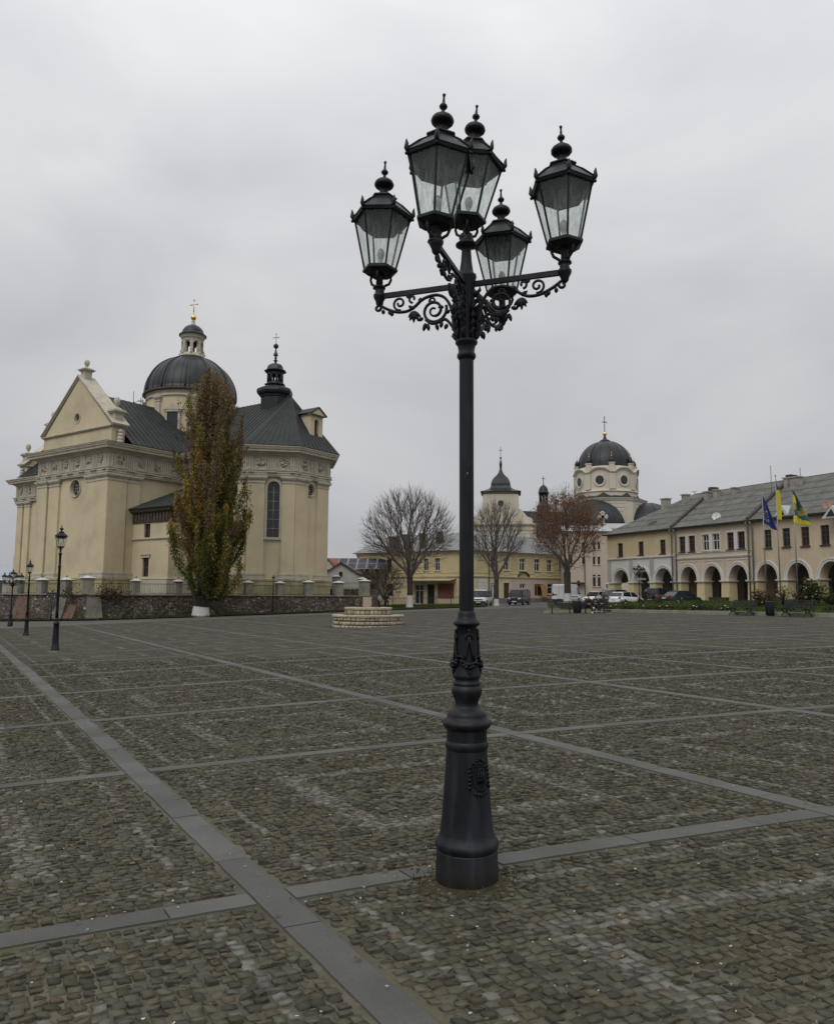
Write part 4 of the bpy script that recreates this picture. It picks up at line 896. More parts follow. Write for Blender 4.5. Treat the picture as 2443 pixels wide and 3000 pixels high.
def m_eternit():
    m,t,b=newmat('fibre_cement_roof'); v=mapped(t); n=noise(t,v,.9,7,.7); c=ramp(t,n,[(.3,(.075,.075,.062)),(.5,(.118,.116,.105)),(.72,(.165,.162,.15))]).outputs[0]
    g=ramp(t,noise(t,v,2.2,6,.7),[(.55,(0,0,0)),(.72,(.7,.7,.7))]).outputs[0]; c=mixc(t,g,c,(.085,.083,.052))
    w=nd(t,'ShaderNodeTexWave',bands_direction='Z'); w.inputs['Scale'].default_value=.42; w.inputs['Distortion'].default_value=.3; w.inputs['Detail'].default_value=1; t.links.new(v,w.inputs['Vector'])
    l=ramp(t,w.outputs['Fac'],[(.03,(.55,.55,.55)),(.12,(1,1,1))]).outputs[0]; c=mixc(t,1.0,c,l,'MULTIPLY')
    t.links.new(c,b.inputs['Base Color']); b.inputs['Roughness'].default_value=.9; bump(t,b,n,.4,.03); return m
M_et=m_eternit()
M_tar=mat('tarred_firewall',(.050,.043,.037),.85,.4,3)
def rect_window(T2,th,a,b,z0,z1,fm,sill=None,nm='window',bars=((.5,),(.68,)),dep=.18,fw=.07,inw=-1):
    P=lambda s,z,d: T2(a+s,z0+z,d)
    o=window_part(th,lambda s,z,d:P(s,z,dep+d),b-a,z1-z0,fm,nm,bars,fw)
    if sill:
        m=MB(lambda s,z,d:P(s,z,d)); m.box(-.1,b-a+.1,-.10,-.01,-.14,.16); m.build('sill',sill,o)
    return o
ez_,rdg=8.95,13.5
def house(label,s0,s1,up,low,arches,wins,zs,rise,strip=None,z00=-.2,back=None):
    t=thing('arcade_house',label,'townhouse',(*A2((s0+s1)/2,-5),.8),0,'two-storey arcaded houses in a row on the right')
    a,b=A2(s0),A2(s1); RISE['r']=rise
    w=MB(); P=wall(w,A2(s0),A2(s1),3.28,zs,[(x0-s0,x1-s0,3.28,zt,'arch') for x0,x1,zt in arches],1.1,inward=-1); w.build('arcade_wall',low,t,fix=False)
    w=MB(); RISE['r']=1; PU=wall(w,A2(s0),A2(s1),zs,ez_,[(x0-s0,x1-s0,z0,z1,'rect') for x0,x1,z0,z1,f in wins],.22,inward=-1)
    w.quad(FA(s0,0,-.2),FA(s0,0,ez_),FA(s0,-11.5,ez_),FA(s0,-11.5,-.2)) if s0>1 else None
    w.quad(FA(s1,0,-.2),FA(s1,0,ez_),FA(s1,-11.5,ez_),FA(s1,-11.5,-.2)); w.quad(FA(s0,-11.5,-.2),FA(s1,-11.5,-.2),FA(s1,-11.5,ez_),FA(s0,-11.5,ez_))
    if s0<1: w.quad(FA(s0,0,3.28),FA(s0,0,ez_),FA(s0,-11.5,ez_),FA(s0,-11.5,3.28)); w.quad(FA(s0,-4.2,-.2),FA(s0,-4.2,3.3),FA(s0,-11.5,3.3),FA(s0,-11.5,-.2))
    w.build('upper_wall',up,t,fix=False)
    # piers
    ed=[s0]+[x for ar in arches for x in ar[:2]]+[s1]
    for i in range(0,len(ed),2):
        x0,x1=ed[i],ed[i+1]; m=MB(FA); m.add([(x0-(.05 if i else 0),.10,-.3),(x1+(.05 if i+2<len(ed) else 0),.10,-.3),(x1+.05,-1.1,-.3),(x0-.05,-1.1,-.3),(x0,.0,3.12),(x1,.0,3.12),(x1,-1.08,3.12),(x0,-1.08,3.12)],[(0,1,5,4),(1,2,6,5),(2,3,7,6),(3,0,4,7),(4,5,6,7)]); m.build('pier',M_pier,t)
        m=MB(FA); m.box(x0-.10,x1+.10,-1.16,.10,3.12,3.20); m.box(x0-.17,x1+.17,-1.2,.17,3.20,3.30); m.build('impost',M_whi,t)
    # arch mouldings
    for x0,x1,zt in arches:
        m=MB(); c=(x0+x1)/2; r=(x1-x0)/2; n=20; pr=[(.02,0),(.02,.06),(.20,.06),(.22,.11),(.34,.11),(.36,0)]; K=len(pr); vs=[]
        for k in range(n+1):
            q=pi*k/n
            for o,d in pr: vs.append(FA(c-(r+o)*cos(q),d,zt-r*rise+(r*rise+o)*sin(q)))
        m.add(vs,[(k*K+j,(k+1)*K+j,(k+1)*K+j+1,k*K+j+1) for k in range(n) for j in range(K-1)]); m.build('arch_moulding',M_whi if low is not M_whi else M_whi,t)
    # passage interior
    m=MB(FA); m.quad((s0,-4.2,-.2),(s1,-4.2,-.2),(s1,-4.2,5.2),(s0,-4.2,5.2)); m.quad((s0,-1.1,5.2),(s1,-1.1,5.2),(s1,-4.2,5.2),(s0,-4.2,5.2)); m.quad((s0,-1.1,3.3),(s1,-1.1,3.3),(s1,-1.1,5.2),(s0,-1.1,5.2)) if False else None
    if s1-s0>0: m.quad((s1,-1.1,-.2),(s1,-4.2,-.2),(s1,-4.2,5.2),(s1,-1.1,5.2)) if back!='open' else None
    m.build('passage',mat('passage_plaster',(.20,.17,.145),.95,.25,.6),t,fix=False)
    for i,(x0,x1,zt) in enumerate(arches):
        m=MB(FA); c=(x0+x1)/2+.9; m.box(c-.55,c+.55,-4.18,-4.05,0,3.1); m.build('shop_door',M_brn if i%2 else M_dark,t)
    for x0,x1,z0,z1,f in wins:
        if z1-z0<.2: continue
        rect_window(lambda s,z,d:PU(s,z,d),t,x0-s0,x1-s0,z0,z1,{'b':M_brn,'g':M_grn,'w':M_wf}[f],sill=M_brn if f!='w' else M_whi,bars=((.5,),(.5,.75)) if f!='w' else ((.5,),(.6,)),fw=.10 if f=='b' else .07,dep=.12)
    m=MB(); m.sweep([A2(s0),A2(s1)],[(0,8.55),(.06,8.6),(.06,8.68),(.2,8.76),(.26,8.84),(.3,8.9),(.3,8.98),(0,9.0)],1 if True else -1); m.build('cornice',M_whi,t)
    m=MB(FA); m.tube([(s0,.42,8.98),(s1,.42,8.98)],.07,6); m.build('gutter',M_tar,t)
    return t,P,PU
# outwards side for sweep: m>0 is right of travel -> side=-1
_sw=MB.sweep
hA,PA,PUA=house('ochre-topped end house with whitewashed arcade beside the crossing sign',0,11.25,M_yel,M_whi,[(1.12,3.73,4.76),(4.62,7.22,4.77),(8.1,10.75,4.78)],[(1.93,2.81,6.33,7.95,'b'),(5.5,6.35,6.38,7.95,'b'),(9.0,9.85,6.38,7.95,'b')],6.1,1.17)
hB,PB,PUB=house('middle arcaded house with white-framed paired windows between two pipes',11.27,21.45,M_bei,M_bei,[(12.02,14.29,4.82),(15.30,17.55,4.8),(18.55,20.83,4.8)],[(11.94,12.79,6.42,8.08,'b'),(13.32,14.22,6.42,8.08,'b'),(15.24,16.07,6.42,8.08,'w'),(16.6,17.5,6.42,8.08,'w'),(18.48,19.33,6.4,8.06,'b'),(19.8,20.7,6.4,8.06,'b')],5.75,1.33)
hC,PC_,PUC=house('long peach arcaded house at the right edge behind the flagpoles',21.47,47,M_peach,M_peach,[(x,x+2.3,4.78) for x in (21.95,25.32,28.65,32.0,35.3,38.6,42)],[(22.93,23.75,6.3,8.03,'g'),(24.97,25.8,6.3,8.03,'g'),(26.95,27.78,6.26,8.0,'b'),(28.93,29.76,6.26,8.0,'b')]+[(30.9+2*k,31.75+2*k,6.26,8.0,'b') for k in range(7)],5.6,1.3)
# string courses, pilaster strips, panel mouldings, window surrounds
m=MB(FA); m.box(-.05,11.25,0,.16,6.05,6.22); m.box(-.05,11.25,.0,.08,5.95,6.05); m.build('string_course',M_whi,hA)
M_gw=mat('grey_worn_plaster',(.36,.34,.31),.9,.2,.6,.2,20,.02,streak=.5,stain=(.22,.21,.19))
for x in (0.02,3.95,7.35,10.9): m=MB(FA); m.box(x,x+.62 if x<10 else 11.2,.0,.07,3.3,5.95); m.build('pilaster_strip',M_gw,hA)
m=MB(FA); m.box(11.3,21.4,0,.13,5.70,5.82); m.box(11.3,21.4,0,.08,5.60,5.70); m.box(11.3,21.4,0,.07,6.2,6.28); m.build('string_course',M_whi,hB)
m=MB(FA)
for x0,x1 in ((11.75,14.6),(15.05,17.85),(18.3,21.1)):
    for (a,b,c,d) in ((x0,x1,5.33,5.40),(x0,x0+.07,3.4,5.33),(x1-.07,x1,3.4,5.33)): m.box(a,b,0,.04,c,d)
for x0,x1 in ((11.8,14.36),(15.1,17.64),(18.34,20.84)):
    for (a,b,c,d) in ((x0,x1,8.10,8.28),(x0,x1,6.30,6.40),(x0,x0+.13,6.40,8.10),(x1-.13,x1,6.40,8.10)): m.box(a,b,0,.05,c,d)
    c=(x0+x1)/2; m.box(c-.24,c+.22,0,.05,6.40,8.10)
m.build('panel_mouldings',M_whi,hB)
# roofs
def rp(s,m): # front roof plane height
    return ez_+.05+(rdg-ez_)*(.45-m)/(6.45)
def rpt(s,m,o=0): return FA(s,m,rp(s,m)+o)
def roofs(th,s0,s1,hip=False):
    m=MB(); r0=8.67 if hip else s0; e0=-.45 if hip else s0
    m.slab([FA(e0,.45,ez_+.05),FA(s1,.45,ez_+.05),FA(s1,-6,rdg),FA(r0,-6,rdg)],-.12)
    m.slab([FA(e0,-12.4,ez_+.05),FA(s1,-12.4,ez_+.05),FA(s1,-6,rdg),FA(r0,-6,rdg)],.12)
    if hip: m.slab([FA(e0,.45,ez_+.05),FA(e0,-12.4,ez_+.05),FA(r0,-6,rdg)],.12)
    m.tube([FA(r0,-6,rdg+.02),FA(s1,-6,rdg+.02)],.09,6)
    m.build('roof',M_et,th,fix=False)
roofs(hA,0,11.25,True); roofs(hB,11.27,21.45); roofs(hC,21.47,47)
for th,s in ((hB,11.3),(hC,21.5)):
    m=MB(FA); vs=[(s-.2,.5,ez_-.05),(s+.2,.5,ez_-.05),(s+.2,.5,ez_+.4),(s-.2,.5,ez_+.4),(s-.2,-6,rdg-.1),(s+.2,-6,rdg-.1),(s+.2,-6,rdg+.42),(s-.2,-6,rdg+.42)]
    m.add(vs,[(0,1,2,3),(4,5,6,7),(3,2,6,7),(0,3,7,4),(1,2,6,5)]); m.box(s-.3,s+.3,-6.5,-5.5,rdg,rdg+.5); m.build('firewall',M_tar,th)
def hitroof(px,py,m_=None):
    d=ray(px,py); p0=Vector(rpt(0,.45)); e1=Vector(rpt(10,.45))-p0; e2=Vector(rpt(0,-6))-p0; n=e1.cross(e2).normalized(); t=(p0-Vector((0,0,EYE))).dot(n)/d.dot(n); return Vector((0,0,EYE))+d*t
M_chim=mat('rendered_chimney',(.30,.285,.245),.9,.25,1.5,.3,15,.02,streak=.4)
def chimney(th,px,yb,yt,wpx,lab=None,d2=.8):
    p=hitroof(px,yb); h=(yb-yt)/FPX*p.y; w=wpx/FPX*p.y/2
    q=Vector((p.x,p.y)); T=Fr((q.x,q.y),154.5); m=MB(T); m.box(-w,w,-d2,.0,p.z-1.2,p.z+h-.1); m.box(-w-.08,w+.08,-d2-.08,.08,p.z+h-.1,p.z+h+.04); m.build('chimney',M_chim,th)
for px,yb,yt,wp in ((2001,1482,1448,14),(1943,1496,1460,20)): chimney(hA,px,yb,yt,wp)
for px,yb,yt,wp in ((2065,1467,1440,15),(2092,1464,1434,12),(2146,1456,1428,12),(2300,1432,1399,13)): chimney(hB,px,yb,yt,wp)
chimney(hC,2325,1434,1396,27)
def dish(px,py,r,col,label):
    p=hitroof(px,py+8); c=Vector((p.x,p.y,p.z+.35)); d=(Vector((-6,0,3))-Vector((0,0,0))-Vector((2,14,-1))).normalized()
    if px>2200: d=Vector((-.35,-.9,.15)).normalized()
    q=d.to_track_quat('Z','Y'); f=lambda x,y,z:tuple(c+q@Vector((x,y,z)))
    t=thing('satellite_dish',label,'satellite dish',tuple(p)); m=MB(f); m.lathe([(0,-.16*r),(r*.5,-.12*r),(r*.85,-.02*r),(r,.08*r),(r*1.03,.08*r),(r*.86,-.06*r),(r*.5,-.17*r),(0,-.21*r)],20); m.build('bowl',col,t)
    m=MB(); m.tube([tuple(p-Vector((0,0,.2))),tuple(c-d*.15)],.035,6); m.tube([f(0,-r*.8,0),f(0,-.1,r*.8)],.015,4); m.build('mast',M_pipe,t); mb=MB(); mb.ball(f(0,-.1,r*.8),.05,6,4); mb.build('receiver_head',M_tar,t)
dish(2098,1515,.42,M_wf,'small pale satellite dish on the grey roof of the middle arcaded house')
dish(2422,1484,.40,mat('rusty_dish',(.42,.24,.18),.8,.3,4),'round rusty-pink satellite dish on the roof near the right edge')
for px,py in ((2296,1498),(2443,1500)):
    p=hitroof(px,py+6); T=Fr((p.x,p.y),154.5); m=MB(T); z=p.z; m.add([(-.9,.5,z-.35),(.9,.5,z-.35),(0,.3,z+.75),(0,-1.2,z+.8)],[(0,1,2),(0,2,3),(1,3,2)]); m.build('roof_dormer',mat('dormer_sheet',(.42,.43,.42),.5,.1,2),hC); 
    m=MB(T); m.add([(-.45,.55,z-.2),(.45,.55,z-.2),(0,.42,z+.45)],[(0,1,2)]); m.build('dormer_hatch',M_dark,hC)
p=hitroof(1906,1540); T=Fr((p.x,p.y),154.5); m=MB(T); z=p.z; m.add([(-.5,.3,z-.1),(.5,.3,z-.1),(.5,-.45,z+.55),(-.5,-.45,z+.55),(-.5,-.6,z-.1),(.5,-.6,z-.1)],[(0,1,2,3),(0,3,4),(1,5,2)]); m.build('skylight',M_tar,hA)
for px,y0,y1,lab in ((2258,1420,1364,'thin tall aerial mast on the ridge of the middle arcaded house'),(2344,1398,1370,'short thin aerial mast on the ridge behind the wide chimney'),(2035,1460,1439,'small T-shaped aerial on the ridge left of the chimneys')):
    d=ray(px,y0); b=atD(px,y0,76 if px>2200 else 84); tp=atD(px-2,y1,b.y); m=MB(); m.tube([tuple(b-Vector((0,0,1.5))),tuple(tp)],.04,5)
    if px<2100: m.tube([tuple(tp-Vector((.3,0,.05))),tuple(tp+Vector((.3,0,-.05)))],.03,4)
    o=m.build('antenna',M_pipe); tag(o,lab,'antenna')
for th,ss in ((hA,(10.95,)),(hB,(11.55,21.2)),(hC,(21.7,))):
    for s in ss: m=MB(FA); m.tube([(s,.42,8.95),(s,.40,8.7),(s,.14,8.3),(s,.14,.4)],.075,8); m.build('downpipe',M_pipe,th)
m=MB(FA); 
for s in (14.9,18.1,21.9): m.box(s-.9,s+.9,.9,1.3,.4,1.52)
# terrace planters in front of the arcade
for s,w_,lab in ((12.9,1.7,'first dark planter box from the left before the arcade piers'),(18.2,2.2,'middle dark planter box before the arcade piers'),(24.6,2.0,'dark planter box behind the rose bed before the arcade'),(29.4,2.4,'dark planter box at the right edge behind the big bush')):
    m=MB(FA); z=gz(*A2(s,1.2)); m.box(s-w_/2,s+w_/2,.9,1.35,z,z+.62); m.box(s-w_/2-.04,s+w_/2+.04,.86,1.39,z+.62,z+.70); o=m.build('planter_box',M_tar); tag(o,lab,'planter',group='dark planter boxes in front of the arcade')
# ---------------------------------------------------------------- long yellow building in the middle
YC=atD(1392,1690,113); YO=(YC.x,YC.y); FYL=Fr(YO,-57); FYR=Fr(YO,52)
M_ylo=mat('yellow_facade',(0.495,0.413,0.233),.9,.15,.3,.2,25,.02,streak=.3,stain=(.33,.27,.14))
M_pinkp=mat('pinkish_facade',(0.484,0.385,0.315),.9,.13,.3,.2,25,.02,streak=.3,stain=(.3,.24,.18))
M_ypale=mat('pale_yellow_trim',(.55,.47,.29),.9,.15,.5,.2,25,.02,streak=.3)
M_tin=mat('grey_tin_roof',(.17,.18,.18),.5,.2,.7,.2,10,.02,streak=.5,stain=(.11,.07,.06))
yb=thing('street_building','long yellow two-storey building with grey tin roof behind the bare trees','building',(YO[0],YO[1],.4))
w=MB(); opsL=[(a,b,5.35,7.25,'rect') for a,b in ((6.05,6.95),(8.1,9.0),(10.5,11.4),(14.9,15.8),(17.3,18.2),(19.3,20.2))]; PYL=wall(w,YO,FYL(21.8,0,0)[:2],4.3,8.2,opsL,.25,inward=1)
opsR=[(a,b,5.5,7.4,'rect') for a,b in ((3.05,4.2),(5.75,6.95),(9.15,10.45),(12.45,13.75),(15.35,16.6),(18.2,19.4))]; PYR=wall(w,YO,FYR(20.3,0,0)[:2],4.3,8.2,opsR,.25,inward=-1)
w.build('upper_wall',M_ylo,yb,fix=False)
w=MB(); PGL=wall(w,YO,FYL(21.8,0,0)[:2],-.3,4.3,[(3.6,6.4,1.2,3.4,'rect'),(7.0,8.3,.3,3.3,'rect'),(9.0,10.6,.3,3.3,'rect'),(14.6,15.8,1.5,3.4,'rect'),(18,19.2,1.5,3.4,'rect')],.3,inward=1)
PGR=wall(w,YO,FYR(7.4,0,0)[:2],-.3,4.3,[(5.8,7.0,.3,3.57,'rect'),(3.1,4.3,.6,3.5,'rect')],.3,inward=-1); w.build('lower_wall',M_ypale,yb,fix=False)
w=MB(); PG2=wall(w,FYR(7.4,0,0)[:2],FYR(20.3,0,0)[:2],-.3,4.3,[(1.85,3.1,.5,3.5,'rect'),(5.1,7.0,1.6,3.5,'rect'),(8.05,9.3,1.93,3.6,'rect'),(11,12.2,.5,3.3,'rect')],.3,inward=-1); w.build('shop_wall',M_pinkp,yb,fix=False)
w=MB(); w.quad(FYR(20.3,0,-.3),FYR(20.3,0,8.2),FYR(20.3,-10,8.2),FYR(20.3,-10,-.3)); w.quad(FYL(21.8,0,-.3),FYL(21.8,0,8.2),FYL(21.8,10,8.2),FYL(21.8,10,-.3)); w.build('end_wall',M_ylo,yb,fix=False)
for (a,b,z0,z1,k) in opsL: rect_window(PYL,yb,a,b,z0,z1,M_wf if b<12 else M_brn,sill=M_ypale,bars=((.5,),(.66,)))
for (a,b,z0,z1,k) in opsR: rect_window(PYR,yb,a,b,z0,z1,M_wf,sill=M_ypale,bars=((.5,),(.66,)),fw=.09)
for P,ops in ((PYL,opsL),(PYR,opsR)):
    for (a,b,z0,z1,k) in ops:
        m=MB()
        for (s0,s1,c,d,o) in ((a-.22,a,z0-.1,z1+.18,-.05),(b,b+.22,z0-.1,z1+.18,-.05),(a,b,z1,z1+.18,-.06),(a-.3,b+.3,z1+.34,z1+.42,-.12)):
            m.add([P(s,z,dd) for dd in (o,0) for z in (c,d) for s in (s0,s1)],[(0,2,3,1),(0,1,5,4),(2,6,7,3),(0,4,6,2),(1,3,7,5)])
        m.add([P(s,z,dd) for dd in (-.05,0) for z in (z0-.75,z0-.45) for s in (a+.1,b-.1)],[(0,2,3,1),(0,1,5,4),(2,6,7,3),(0,4,6,2),(1,3,7,5)])
        m.build('window_surround',M_ypale,yb)
pth=[FYL(21.8,0,0)[:2],YO,FYR(20.3,0,0)[:2]]
m=MB(); m.sweep(pth,[(0,4.25),(.08,4.28),(.16,4.4),(.2,4.52),(0,4.56)],-1); m.sweep(pth,[(0,4.98),(.06,5.0),(.06,5.06),(0,5.08)],-1); m.sweep(pth,[(0,7.75),(.06,7.78),(.06,7.86),(.14,7.95),(.3,8.06),(.34,8.16),(.34,8.24),(0,8.26)],-1); m.build('cornice',M_ypale,yb)
m=MB(); m.sweep([YO,FYR(20.3,0,0)[:2]],[(0,-.3),(.08,-.3),(.08,1.25),(0,1.3)],-1); m.build('stone_plinth',mat('grey_plinth',(.15,.14,.13),.9,.2,1),yb)
r=MB(); zr=11.35; e_=8.24
r.slab([FYL(22.3,-.5,e_),FYL(-.3,-.55,e_),FYL(3.0,5.5,zr),FYL(19.2,5.5,zr)],-.1); r.slab([FYR(-.3,.55,e_),FYR(20.8,.5,e_),FYR(20.8,-5.5,zr),FYR(3.0,-5.5,zr)],.1); r.slab([FYL(22.3,-.5,e_),FYL(22.3,11,e_),FYL(19.2,5.5,zr)],.1)
r.slab([FYL(3,5.5,zr),FYL(-.3,-.55,e_),FYR(3,-5.5,zr)],.1); r.quad(FYL(22.3,11,e_),FYL(10,11,e_),FYL(3,5.5,zr),FYL(19.2,5.5,zr)); r.quad(FYR(20.8,-11,e_),FYR(10,-11,e_),FYR(3,-5.5,zr),FYR(20.8,-5.5,zr))
seams(r,FYL(22.3,-.5,e_),FYL(-.3,-.55,e_),FYL(19.2,5.5,zr),FYL(3,5.5,zr),.7,h=.05); seams(r,FYR(-.3,.55,e_),FYR(20.8,.5,e_),FYR(3,-5.5,zr),FYR(20.8,-5.5,zr),.7,h=.05); r.build('roof',M_tin,yb,fix=False)
M_brick=mat('dark_brick',(.085,.060,.050),.9,.35,3,.4,20,.02)
for px,py,w_ in ((1150,1577,1.3),(1192,1570,1.3),(1238,1567,1.2),(1288,1562,1.3),(1165,1577,.6)):
    w_*=.72; p=atD(px,py,119); m=MB(Fr((p.x,p.y),-57)); m.box(-w_/2,w_/2,-.35,.35,p.z-2.2,p.z+.15); m.box(-w_/2-.06,w_/2+.06,-.41,.41,p.z+.15,p.z+.24); m.build('chimney',M_brick,yb)
# ground-floor fittings
rect_window(PGR,yb,5.8,7.0,.3,3.57,M_brn,nm='double_door',bars=((.5,),(.3,.6)),fw=.3); rect_window(PGR,yb,3.1,4.3,.6,3.5,M_wf,nm='pale_door',bars=((.5,),()),fw=.25)
rect_window(PG2,yb,1.85,3.1,.5,3.5,M_wf,nm='shop_door',bars=((.5,),(.75,)),fw=.12); rect_window(PG2,yb,8.05,9.3,1.93,3.6,M_wf,sill=M_wf,bars=((),(.66,)),fw=.1); rect_window(PG2,yb,11,12.2,.5,3.3,M_wf,nm='shop_door',bars=((.5,),(.7,)))
M_och=mat('ochre_wood',(.30,.17,.06),.7,.3,4); rect_window(PG2,yb,5.1,7.0,1.6,3.5,M_och,nm='shop_window',bars=((.4,),(.85,)),fw=.16)
m=MB(); m.add([PG2(6.1,1.55,-.9),PG2(7.1,1.55,-.85),PG2(7.45,3.35,-.1),PG2(6.3,3.4,-.1),PG2(6.1,1.55,-.84),PG2(7.1,1.55,-.79),PG2(7.45,3.35,-.05),PG2(6.3,3.4,-.05)],[(0,1,2,3),(4,7,6,5),(0,4,5,1),(1,5,6,2),(2,6,7,3),(3,7,4,0)]); m.build('propped_shutter',M_och,yb)
m=MB()
for k in range(13):
    q=pi*k/12; s=2.55-1.15*cos(q); z=4.62+.72*sin(q)
    if k: m.add([PG2(ps,pz,-.35),PG2(s,z,-.35),PG2(s,z,0),PG2(ps,pz,0),PG2(ps,pz-.12,-.35),PG2(s,z-.12,-.35),PG2(s,z-.12,0),PG2(ps,pz-.12,0)],[(0,1,2,3),(0,4,5,1),(4,7,6,5)])
    ps,pz=s,z
m.build('curved_hood',M_tar,yb)
m=MB()
for k in range(7): m.add([PGR(s,z,d) for d in (-.07,0) for z in (.6+k*.5,1.05+k*.5) for s in (.55,2.35)],[(0,2,3,1),(0,1,5,4),(2,6,7,3),(0,4,6,2),(1,3,7,5)])
m.build('quoin_panel',M_whi,yb)
m=MB(); m.slab([PGL(3.2,3.75,-2.0),PGL(11.2,3.75,-2.0),PGL(11.2,4.05,0),PGL(3.2,4.05,0)],.12); m.build('awning',mat('awning_sheet',(.36,.31,.20),.8,.2,1),yb,fix=False)
rect_window(PGL,yb,7.0,8.3,.3,3.3,M_brn,nm='shop_door',fw=.1); rect_window(PGL,yb,9.0,10.6,.3,3.3,M_wf,nm='shop_window',fw=.1); rect_window(PGL,yb,14.6,15.8,1.5,3.4,M_brn); rect_window(PGL,yb,18,19.2,1.5,3.4,M_brn)
m=MB(); m.add([PGL(s,z,d) for d in (-.06,.28) for z in (1.2,3.4) for s in (3.6,6.4)],[(0,2,3,1),(0,1,5,4),(2,6,7,3),(0,4,6,2),(1,3,7,5)]); m.build('red_board',mat('faded_red_board',(.17,.065,.045),.8,.25,2),yb)
for s_,Pp in ((21.5,PGL),(2.7,PGR)): m=MB(); m.tube([Pp(s_,z,-.12) for z in (8.1,6,4,2,.2)],.07,6); m.build('downpipe',M_tar,yb)
# ---------------------------------------------------------------- pink corner building behind the sedan
pk_=atD(1655,1700,119); PO=(pk_.x,pk_.y); FP=Fr(PO,93)
pb=thing('corner_building','pale pink three-storey building between the yellow house and the arcades','building',(PO[0]+5,PO[1],.6))
z_=lambda py:1.6+(1748-py)/FPX*119; sx_=lambda px:(px-1655)/FPX*119*1.0
ops=[(sx_(a),sx_(b),z_(c),z_(d),'rect') for a,b,c,d in ((1735,1743,1719,1685),(1749,1757,1719,1685),(1705,1712,1655,1632),(1736,1743,1655,1632),(1750,1757,1655,1632),(1690,1697,1718,1702),(1670,1677,1655,1632),(1705,1712,1610,1590),(1737,1744,1610,1590),(1751,1758,1610,1590))]
w=MB(); PP=wall(w,PO,FP(7.2,0,0)[:2],-.3,11.6,ops,.2,inward=-1); 
w.quad(FP(0,0,-.3),FP(0,0,11.6),FP(0,-10,11.6),FP(0,-10,-.3)); w.quad(FP(7.2,0,-.3),FP(7.2,0,11.6),FP(7.2,-10,11.6),FP(7.2,-10,-.3)); w.build('wall',mat('pale_pink_plaster',(.48,.405,.325),.9,.12,.4,.2,20,.02,streak=.3,stain=(.32,.27,.22)),pb,fix=False)
for a,b,z0,z1,k in ops: rect_window(PP,pb,a,b,z0,z1,M_brn,sill=M_whi,bars=((.5,),(.66,)),fw=.06)
m=MB(); pp=[PO,FP(7.2,0,0)[:2]]; m.sweep(pp,[(0,11.2),(.1,11.25),(.3,11.45),(.35,11.6),(0,11.62)],-1 if False else 1); m.sweep(pp,[(0,4.55),(.1,4.6),(.1,4.7),(0,4.75)],1); m.build('cornice',M_whi,pb)
m=MB(FP); m.slab([(-.3,.4,11.6),(7.5,.4,11.6),(7.5,-5,12.9),(-.3,-5,12.9)],.1); m.slab([(-.3,-10.4,11.6),(7.5,-10.4,11.6),(7.5,-5,12.9),(-.3,-5,12.9)],-.1); m.build('roof',mat('light_tin_roof',(.36,.38,.39),.45,.15,1),pb,fix=False)
m=MB(FP); m.tube([(3.0,.1,.3),(3.0,.1,11.3)],.06,6); m.build('downpipe',M_tar,pb)
m=MB(FP); m.box(.9,2.9,.0,.9,3.55,3.75); m.build('awning',M_tar,pb)
m=MB(FP); m.box(6.35,6.75,-4.5,-3.9,12,14.0); m.box(6.2,6.9,-4.6,-3.8,14.0,14.15); m.build('chimney',M_brick,pb)
# ---------------------------------------------------------------- white onion-roofed tower
M_wht=mat('white_church_plaster',(.53,.49,.40),.9,.1,.3,.2,10,.02,streak=.2,stain=(.38,.36,.32))
tw=thing('church_tower','white square tower with dark onion roof behind the bare trees','church tower',(22.4,200,1))
FT=Fr((22.3,203),7); 
w=MB(); hs=4.55; cs=[(-hs,-hs),(-hs,hs),(hs,hs),(hs,-hs)]
# facade facing the camera is a=-hs
PTc={}; b_=[FT(-hs,-hs,0)[:2],FT(-hs,hs,0)[:2],FT(hs,hs,0)[:2],FT(hs,-hs,0)[:2]]
for i in range(4):
    PTc[i]=wall(w,b_[i],b_[(i+1)%4],20.3,28.0,[(hs-.75,hs+.75,24.75,26.35,'circ')] if i<2 else (),.35,inward=-1)
w.build('tower_wall',M_wht,tw,fix=False)
for i in (0,1): disc_pane(tw,PTc[i],(hs,25.55),.75,.8,M_wht,bars=False)
m=MB(); m.sweep(b_,[(0,27.6),(.2,27.7),(.3,27.9),(.7,28.1),(.95,28.4),(1.05,28.7),(0,28.75)],1,True); m.sweep(b_,[(0,26.9),(.18,26.95),(.18,27.15),(0,27.2)],1,True); m.sweep(b_,[(0,20.3),(.5,20.3),(.6,20.7),(.3,20.9),(0,20.95)],1,True)
for (a,b) in ((-hs-.12,-hs+1.2),(hs-1.2,hs+.12)):
    q=MB(FT); q.box(-hs-.14,-hs+.02,a,b,20.9,27.6); q.build('tower_pilaster',M_wht,tw)
m.build('tower_mouldings',M_wht,tw)
d=MB(); dc=FT(0,0,0)[:2]; R4=1.30
d.lathe([(5.4*1.38,28.74),(4.7*R4,29.05),(3.75*R4,29.4),(3.05*R4,29.85),(2.8*R4,30.5),(2.72*R4,31.2),(2.5*R4,31.9),(2.1*R4,32.6),(1.5*R4,33.2),(.95*R4,33.8),(.6*R4,34.4),(.42*R4,35.0),(.3*R4,35.4),(.34*R4,36.1),(.42*R4,36.6),(.3*R4,37.2),(.14*R4,37.9)],4,c=dc,ph=R(45)-R(7),smooth=False,caps=False); d.build('onion_roof',M_dome,tw)
d=MB(); d.ball((dc[0],dc[1],38.3),.3,10,8); cross3(d,(dc[0],dc[1],38.5),2.9,.5,.07,0,.0); d.build('cross',M_ironb,tw)
